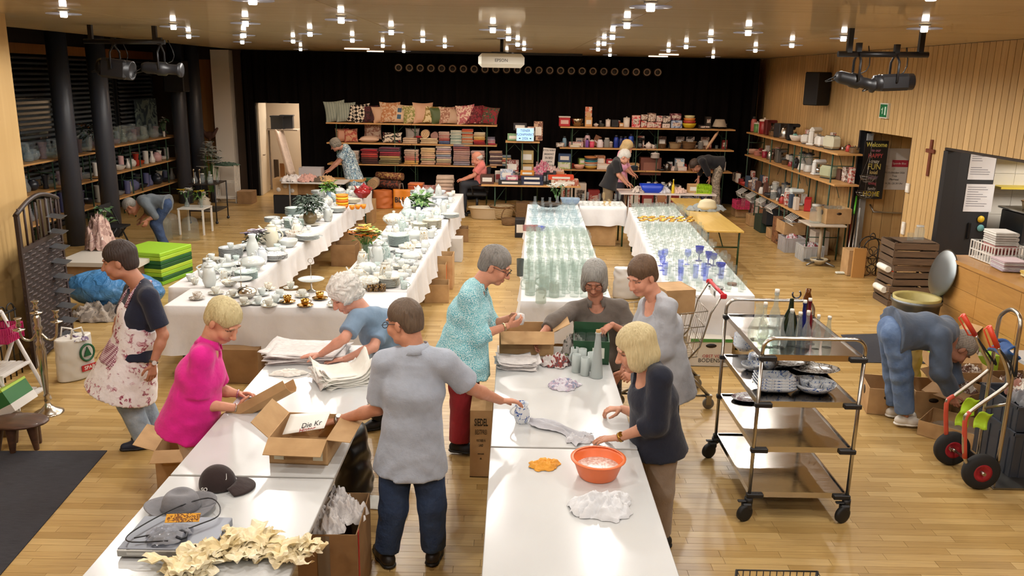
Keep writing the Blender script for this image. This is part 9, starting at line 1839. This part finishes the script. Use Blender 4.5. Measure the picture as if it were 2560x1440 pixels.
F=Field();q=Vector((-7.5,20.9,1.55));F.ell(q,(.14,.05,.09),None,.03).cap(q+Vector((-.1,0,.02)),q+Vector((-.15,0,.13)),.04,.03).cap(q+Vector((.1,0,.02)),q+Vector((.2,0,.16)),.05,.03).cap(q,q-Vector((0,0,.14)),.02,.03);o=bpy.data.objects.new('rooster_figure',npmesh('rooster_figure',[F.mesh(.014)],'#4a2c20/.6',q));col.objects.link(o);o.location=q;tag(o,'brown rooster figure on a stand before the wooden end panel','figure');m=MB();m.cyl((-7.5,20.9,0),(-7.5,20.9,1.42),.03);one(m,'figure_stand','#2a1c16','dark post carrying the rooster figure','stand')
c=AY(440,190,19.6);t=T('loudspeaker','small black loudspeaker on the column of the window bay','loudspeaker',c);m=MB();m.box(c,(.46,.36,.7),b=.02);m.go('cabinet','#0f0f12/.6',parent=t);m=MB();m.box(c+Vector((0,-.182,0)),(.4,.004,.62));m.go('grille','#17171a/.8',parent=t);m=MB();m.box(c+Vector((0,.26,0)),(.08,.2,.08));m.go('bracket','#17171a/.6',parent=t)
p=AZ(285,600,0);carton('brown box below the tall flower vase',(-6.55,13.2,0),(.4,.4,.42),0,(),full=True,mat='cardboard_dark');bouquet('white flower in a tall flared vase on the brown box',(-6.5,13.2,.43),'fish_vase','glass#8a9494/.25',1.0,['#e8e4d0'],2,.06,.3,'#5a7a54/.6',18,41,.16)
t=T('folding_chair','black folding chair beside the stooping man','chair',(-6.85,14.2,0))
for y in(14.0,14.4):m=MB();m.tube([(-6.65,y,0),(-7.00,y,.85)],.014,6);m.go('leg','#1c1c1f/.5',parent=t);m=MB();m.tube([(-7.05,y,0),(-6.70,y,.46)],.014,6);m.go('leg','#1c1c1f/.5',parent=t)
bx(MB(),(-7.00,14.0,.44),(-6.65,14.4,.47)).go('seat','#1c1c1f/.6',parent=t);m=MB();m.box((-6.97,14.2,.74),(.02,.4,.2));m.go('backrest','#1c1c1f/.6',parent=t)
A=AZ(428,712,0);cols=['#7ab428','#1c5a2c','#8cbc30','#a8c838','#1a5028','#1c5a2c','#a0c434','#94c02c']
for i in range(8):m=MB();m.box((0,0,.03),(.75,.78,.058),b=.008);inst(m.mesh('mat'),'foam_mat',cols[i]+'/.5',(A.x-.38,A.y+.4,i*.06),(0,0,R(-12)+rnd.uniform(-.02,.02)),label='green foam gym mat, %s from the bottom of the stack'%ordw(i),cat='mat',group='green foam mats')
F=Field();c=Vector((-5.15,10.6,.0));F.ell(c+Vector((-.1,0,.3)),(.55,.35,.24),None,.1).ell(c+Vector((.3,.0,.25)),(.3,.26,.2),None,.1);o=bpy.data.objects.new('plastic_sack',npmesh('plastic_sack',[F.mesh(.022,folds(.014,18))],'plastic_bag',c));col.objects.link(o);o.location=c;tag(o,'big shiny blue plastic sack on the floor','sack');m=MB();crumple(m,(-5.2,10.2,0),.35,.22,.2,171);one(m,'blanket','print#8a8078#a89c90#6a6460/10','grey blanket bundle under the blue sack','blanket')
m=bx(MB(),(-6.5,11.6,.34),(-5.3,12.5,.4));one(m,'white_board','#c8c0b4/.5','white board lying on the boxes behind the blue sack','board');carton('flat brown box under the white board',(-5.9,12.0,0),(1.0,.7,.33),0,(),full=True,mat='cardboard_dark');m=MB();crumple(m,(-6.3,12.6,.4),.22,.2,.5,175);one(m,'wrapped_ornament','print#c8a89c#a8847c#d8c8c0/9','pink wrapped ornament behind the grey rack','ornament')
a,b=Vector((-4.98,8.3,0)),Vector((-5.22,9.55,0));d=(b-a).normalized();t=T('folding_screen','dark brown wicker folding screen leaning at the wall','screen',a);H3,W3=1.62,(b-a).length;n3=Vector((-d.y,d.x,0))
for f_ in(.02,.98):m=MB();p=a+d*W3*f_;m.box(p+Vector((0,0,H3/2)),(.05,.035,H3),rz=math.atan2(d.y,d.x));m.go('stile','#2a1a16/.5',parent=t)
m=MB();m.tube([a+d*W3*u+Vector((0,0,H3+.12*math.sin(u*math.pi)))for u in[i/12 for i in range(13)]],.025,6);m.go('arched_rail','#2a1a16/.5',parent=t);m=MB();m.box(a+d*W3/2+Vector((0,0,1.25)),(W3,.03,.05),rz=math.atan2(d.y,d.x));m.go('cross_rail','#2a1a16/.5',parent=t)
m=MB();m.box(a+d*W3/2+Vector((0,0,.63)),(W3-.06,.012,1.18),rz=math.atan2(d.y,d.x));m.go('woven_panel','#241613/.7',parent=t)
for i in range(26):m=MB();m.tube([a+d*W3*u+n3*.012*math.sin(u*40+i*math.pi)+Vector((0,0,.06+i*.046))for u in[k/26 for k in range(27)]],.013,5);m.go('weave','#33211c/.6',parent=t)
for i in range(8):p=a+d*W3*(i+.5)/8;m=MB();m.tube([p+Vector((0,0,1.27)),p+Vector((0,0,1.68))],.012,6);m.go('spindle','#33211c/.6',parent=t)
a=Vector((-4.98,9.35,0));t=T('card_rack','tall grey metal postcard rack with small shelves','rack',(-5.0,9.2,0));m=MB();m.box((AY(128,700,9.2).x,9.2,.83),(.09,.05,1.66));m.go('post','metal#8a8e94/.45',parent=t);m=MB();m.box((AY(140,860,9.2).x,9.2,.012),(.34,.34,.024));m.go('base','metal#8a8e94/.45',parent=t);px0=AY(135,700,9.2).x
for i in range(9):z=.12+i*.17;m=MB();m.grid(lambda u,v:(px0+.04+.17*u,9.1+.14*v,z+.02*v-.02*u),2,2,smooth=False,th=.004);m.go('shelf','metal#9a9ea4/.4',parent=t)
c=Vector((-4.62,7.25,0));t=T('ladder_shelf','white folding ladder shelf with slatted steps','shelf',c)
for sy in(-.24,.24):m=MB();m.tube([(c.x+.24,c.y+sy,0),(c.x-.12,c.y+sy,.86)],.018,6);m.tube([(c.x-.3,c.y+sy,0),(c.x+.02,c.y+sy,.74)],.018,6);m.go('side_frame','#d8d4d0/.4',parent=t)
for z,w_ in((.12,.46),(.38,.36),(.62,.28)):
 for j in range(5):m=MB();m.box((c.x-.06+(.38-z)*.25-w_/2+w_*(j+.5)/5,c.y,z),(w_/5-.02,.46,.014));m.go('slat','#d8d4d0/.4',parent=t)
 m=MB();m.box((c.x-.06+(.38-z)*.25,c.y-.235,z-.01),(w_,.014,.07));m.go('step_rail','#dcd8d4/.4',parent=t)
m=MB();m.tube([(c.x-.12,c.y-.24,.86),(c.x-.14,c.y,.92),(c.x-.12,c.y+.24,.86)],.02,6);m.go('carry_handle','#d8d4d0/.4',parent=t)
slot_basket('magenta plastic basket on the white ladder shelf',c.x-.03,c.y+.1,.63,.2,.26,.14,'#b01c5c/.4');carton('brown carton at the left edge on the ladder shelf',(c.x-.1,c.y-.42,.56),(.3,.26,.24),.1,((1,60),));carton('lower brown carton at the left edge',(c.x-.1,c.y-.45,0),(.3,.3,.5),.1,(),full=True)
c=Vector((-4.38,6.72,.14));m=MB();t=T('fruit_box','tilted green and white supermarket fruit box at the left edge','box',c);Q=Matrix.Rotation(R(-28),3,'Y');m.box(c+Vector((0,0,.12)),(.44,.34,.2),M=Q);m.go('body','#2c6a34/.6',parent=t);m=MB();m.box(c+Q@Vector((0,0,-.07))+Vector((0,0,.12)),(.445,.345,.07),M=Q);m.go('white_band','#cfcbc4/.6',parent=t);m=MB();m.box(c+Q@Vector((0,0,.095))+Vector((0,0,.12)),(.445,.345,.02),M=Q);m.go('lime_rim','#a0c040/.6',parent=t);m=MB();m.lathe([(0,0),(.045,0),(.045,.003),(0,.003)],20,c+Q@Vector((.1,-.171,.03))+Vector((0,0,.12)),ax=Matrix.Rotation(R(90),3,'X'));m.go('round_seal','#c8d0c0',parent=t);text('B',.09,'letter','#d8d040',t,c+Q@Vector((-.08,-.1735,.02))+Vector((0,0,.12)),Q@Vector((1,0,0)),Q@Vector((0,0,1)),bold=.004);m=bx(MB(),(c.x-.2,c.y-.1,0),(c.x+.1,c.y+.15,.13));one(m,'low_crate','#6a5a48','low crate under the green fruit box','crate')
c=Vector((-4.05,6.42,0));t=T('wooden_stool','dark carved wooden stool with stubby legs','stool',c);F=Field();F.ell(c+Vector((0,0,.235)),(.25,.17,.035),None,.02);child(npmesh('seat',[F.mesh(.01)],'stool_wood',c),'seat',t)
for(dx,dy)in((-.14,-.08),(.0,-.11),(.15,-.03),(-.1,.1),(.1,.1)):F=Field();F.cap(c+Vector((dx*.85,dy*.85,.22)),c+Vector((dx,dy,.01)),.045,.022,.01);child(npmesh('leg',[F.mesh(.01)],'stool_wood',c),'leg',t)
c=AZ(122,1032,0);t=T('candelabra','tall silver three-armed floor candelabra','candelabra',c);m=MB();m.lathe([(0,0),(.13,0),(.13,.008),(.11,.02),(.06,.045),(.03,.08),(.022,.1)],32,c);m.go('base','silver',parent=t);m=MB();m.lathe([(.022,.1),(.026,.13),(.018,.15),(.03,.17),(.02,.19),(.034,.4),(.042,.6),(.03,.64),(.04,.67),(.024,.7),(.026,.78),(.04,.81),(.024,.84),(.032,.9),(.018,.93)],22,c);m.go('stem','silver',parent=t)
def cup_(o,p):m=MB();m.lathe([(.006,-.02),(.05,0),(.052,.006),(.012,.01),(.012,.03),(.026,.045),(.014,.07),(.026,.1),(.034,.11),(0,.1)],20,p);m.go('candle_cup','silver',parent=o)
cup_(t,c+Vector((0,0,.95)))
for s_ in(-1,1):e=c+Vector((.15*s_,.04*s_,.83+.03*s_));m=MB();m.tube(smooth([c+Vector((.02*s_,0,.76)),c+Vector((.07*s_,.01*s_,.70)),c+Vector((.13*s_,.03*s_,.72)),e],5),.011,8);o=m.go('arm','silver',parent=t);cup_(o,e)
c=(AZ(132,962,0)+AZ(222,944,0))/2;c.z=0;ax=(AZ(243,940,0)-AZ(150,962,0)).normalized();t=T('shopping_bag','white shopping bag with green tree emblem and red lettering','bag',c);rzb=math.atan2(ax.y,ax.x)+.25;axb=Vector((math.cos(rzb),math.sin(rzb),0));F=Field();F.ecap(c+Vector((0,.12,.02)),c+Vector((0,.12,.44)),axb,(.2,.12),(.19,.1),.03,cut=True);child(npmesh('body',[F.mesh(.012,lambda Dm,X,Y,Z:np.maximum(folds(.006,24)(Dm,X,Y,Z),.002-Z).astype(np.float32))],'#d0ccc4/.5',c),'body',t);nb=Vector((axb.y,-axb.x,0));fc=c+Vector((0,.12,0))+nb*.128+axb*.06
m=MB();m.tube([fc+axb*.075*math.cos(a)+Vector((0,0,.27+.085*math.sin(a)))-nb*.006 for a in[i*.2618 for i in range(24)]],.011,6,closed=True);m.go('ring_emblem','#1c5a38/.5',parent=t);m=MB();q=fc+Vector((0,0,.27));m.add([q+axb*x+Vector((0,0,z))+nb*.004 for x,z in((-.04,-.035),(.04,-.035),(0,.06))]+[q+axb*x+Vector((0,0,z))-nb*.01 for x,z in((-.04,-.035),(.04,-.035),(0,.06))],[(0,1,2),(5,4,3),(0,3,4,1),(1,4,5,2),(2,5,3,0)]);m.go('tree_emblem','#1c5a38/.5',parent=t);m=MB();m.box(fc+Vector((0,0,.115))+nb*.0,(.16,.012,.06),rz=rzb);m.go('red_patch','#b8242c/.5',parent=t);text('SPAR',.038,'lettering','#e8e4e0',t,fc+Vector((0,0,.115))+nb*.0075,axb,(0,0,1),bold=.001)
for s_ in(-1,1):m=MB();o_=c+Vector((0,.12,.44))-nb*.08*s_;m.tube([o_-axb*.07,o_-axb*.05+Vector((0,0,.09)),o_+axb*.05+Vector((0,0,.09 if s_<0 else .05)),o_+axb*.07],.01,6);m.go('strap','#d4d0c8/.5',parent=t)
m=MB();crumple(m,c+Vector((0,.12,.4)),.15,.09,.05,181);one(m,'magazine','print#c8c4c0#6a5a78#a89ca8/12','folded magazines in the white shopping bag','magazine')
c=Vector((-5.05,7.9,0));t=T('fire_screen','black wrought iron rack with scrolled top by the wall','rack',c);m=MB()
for i in range(7):m.tube([(c.x,c.y-.3+.1*i,0),(c.x,c.y-.3+.1*i,.7)],.008,5)
for z in(.1,.4,.68):m.tube([(c.x,c.y-.32,z),(c.x,c.y+.32,z)],.01,6)
for i in range(4):m.tube([(c.x,c.y-.22+.15*i+.06*math.cos(a),.7+.06*math.sin(a))for a in[k*.4 for k in range(9)]],.008,5)
m.go('iron_bars','#14110f/.5',parent=t)
m=MB();m.tube(smooth([AZ(x,y,.006)for x,y in((240,895),(255,875),(290,862),(330,862),(300,905),(285,955))],5),.006,6);one(m,'cable','#8a6a3c/.5','thin yellow-brown cable on the floor behind the shopping bag','cable')
# small goods crowding the racks
CB=['print#c8beb4#a8483c#5a4a44/22','print#b8a898#4a5a7a#d8ccc0/22','#8a2a28/.5','#c8bcae/.5','print#2a2624#8a7a6c/20','#b8845c/.5','print#d8d0c8#8a6a5c#c04a3c/18','#3a4a5c/.5','#5a3a30/.5','#d8d2c8/.4']
KK=['canister','jar','mug','kettle','pot','deepbowl','tumbler','creamer']
def crowd(where,pos,n,axis,s0=.75):
 for i in range(n):
  x,y,z=pos(i/(n-1));r=rnd.random()
  if r<.45:boxp('small printed carton, %s along the back row of %s'%(ordw(i),where),'small_carton','box',rnd.choice(CB),x,y,z,rnd.uniform(.1,.2),rnd.uniform(.1,.28),.08,axis,labmat=rnd.choice(CB),group='goods on '+where)
  else:
   k=rnd.choice(KK);put(k,PR[k][0][0],'small %s, %s along the back row of %s'%(PR[k][0][0].replace('_',' '),ordw(i),where),'kitchenware',(x,y,z),rnd.random()*6,rnd.uniform(.8,1.2)*s0,'goods on '+where,mat=rnd.choice(['metal#a8a29a/.3','#2a2a2c/.4','#c8c2ba/.4','#a8342c/.4','glass#e0e6e4/.15','#6a4a3c/.4','#c88a4c/.4']))
for z,w_ in((.935,'the lower kitchenware shelf'),(1.455,'the middle kitchenware shelf'),(1.945,'the top kitchenware shelf')):crowd(w_,lambda u:(1.2+3.9*u,KY+.18,z),22 if z<1.9 else 10,0)
for z,w_,X in((1.905,'the top appliance shelf',5.8),(1.385,'the middle appliance shelf',5.8),(.745,'the pot shelf',5.66)):crowd(w_,lambda u:(X,14.5+5.5*u,z),22,1.57)
crowd('the pot shelf front',lambda u:(5.27,15.6+4.5*u,.745),17,1.57,.95);crowd('the trestle table of suitcases',lambda u:(A2.x+.2+1.85*u,A2.y+.47,.77),13,0)
for i in range(14):boxp('small carton or tin on the floor below the pot shelf, %s from the front'%ordw(i),'floor_carton','box',rnd.choice(CB),5.62,15.2+.37*i,0,.3,rnd.uniform(.2,.5),.26,1.57,labmat=rnd.choice(CB),group='floor cartons')
for i in range(12):boxp('dark carton on the floor below the kitchenware rack, %s from the left'%ordw(i),'floor_carton','box',rnd.choice(CB),1.3+.33*i,BY+.05,0,.28,rnd.uniform(.25,.6),.3,0,labmat=rnd.choice(CB),group='floor cartons')
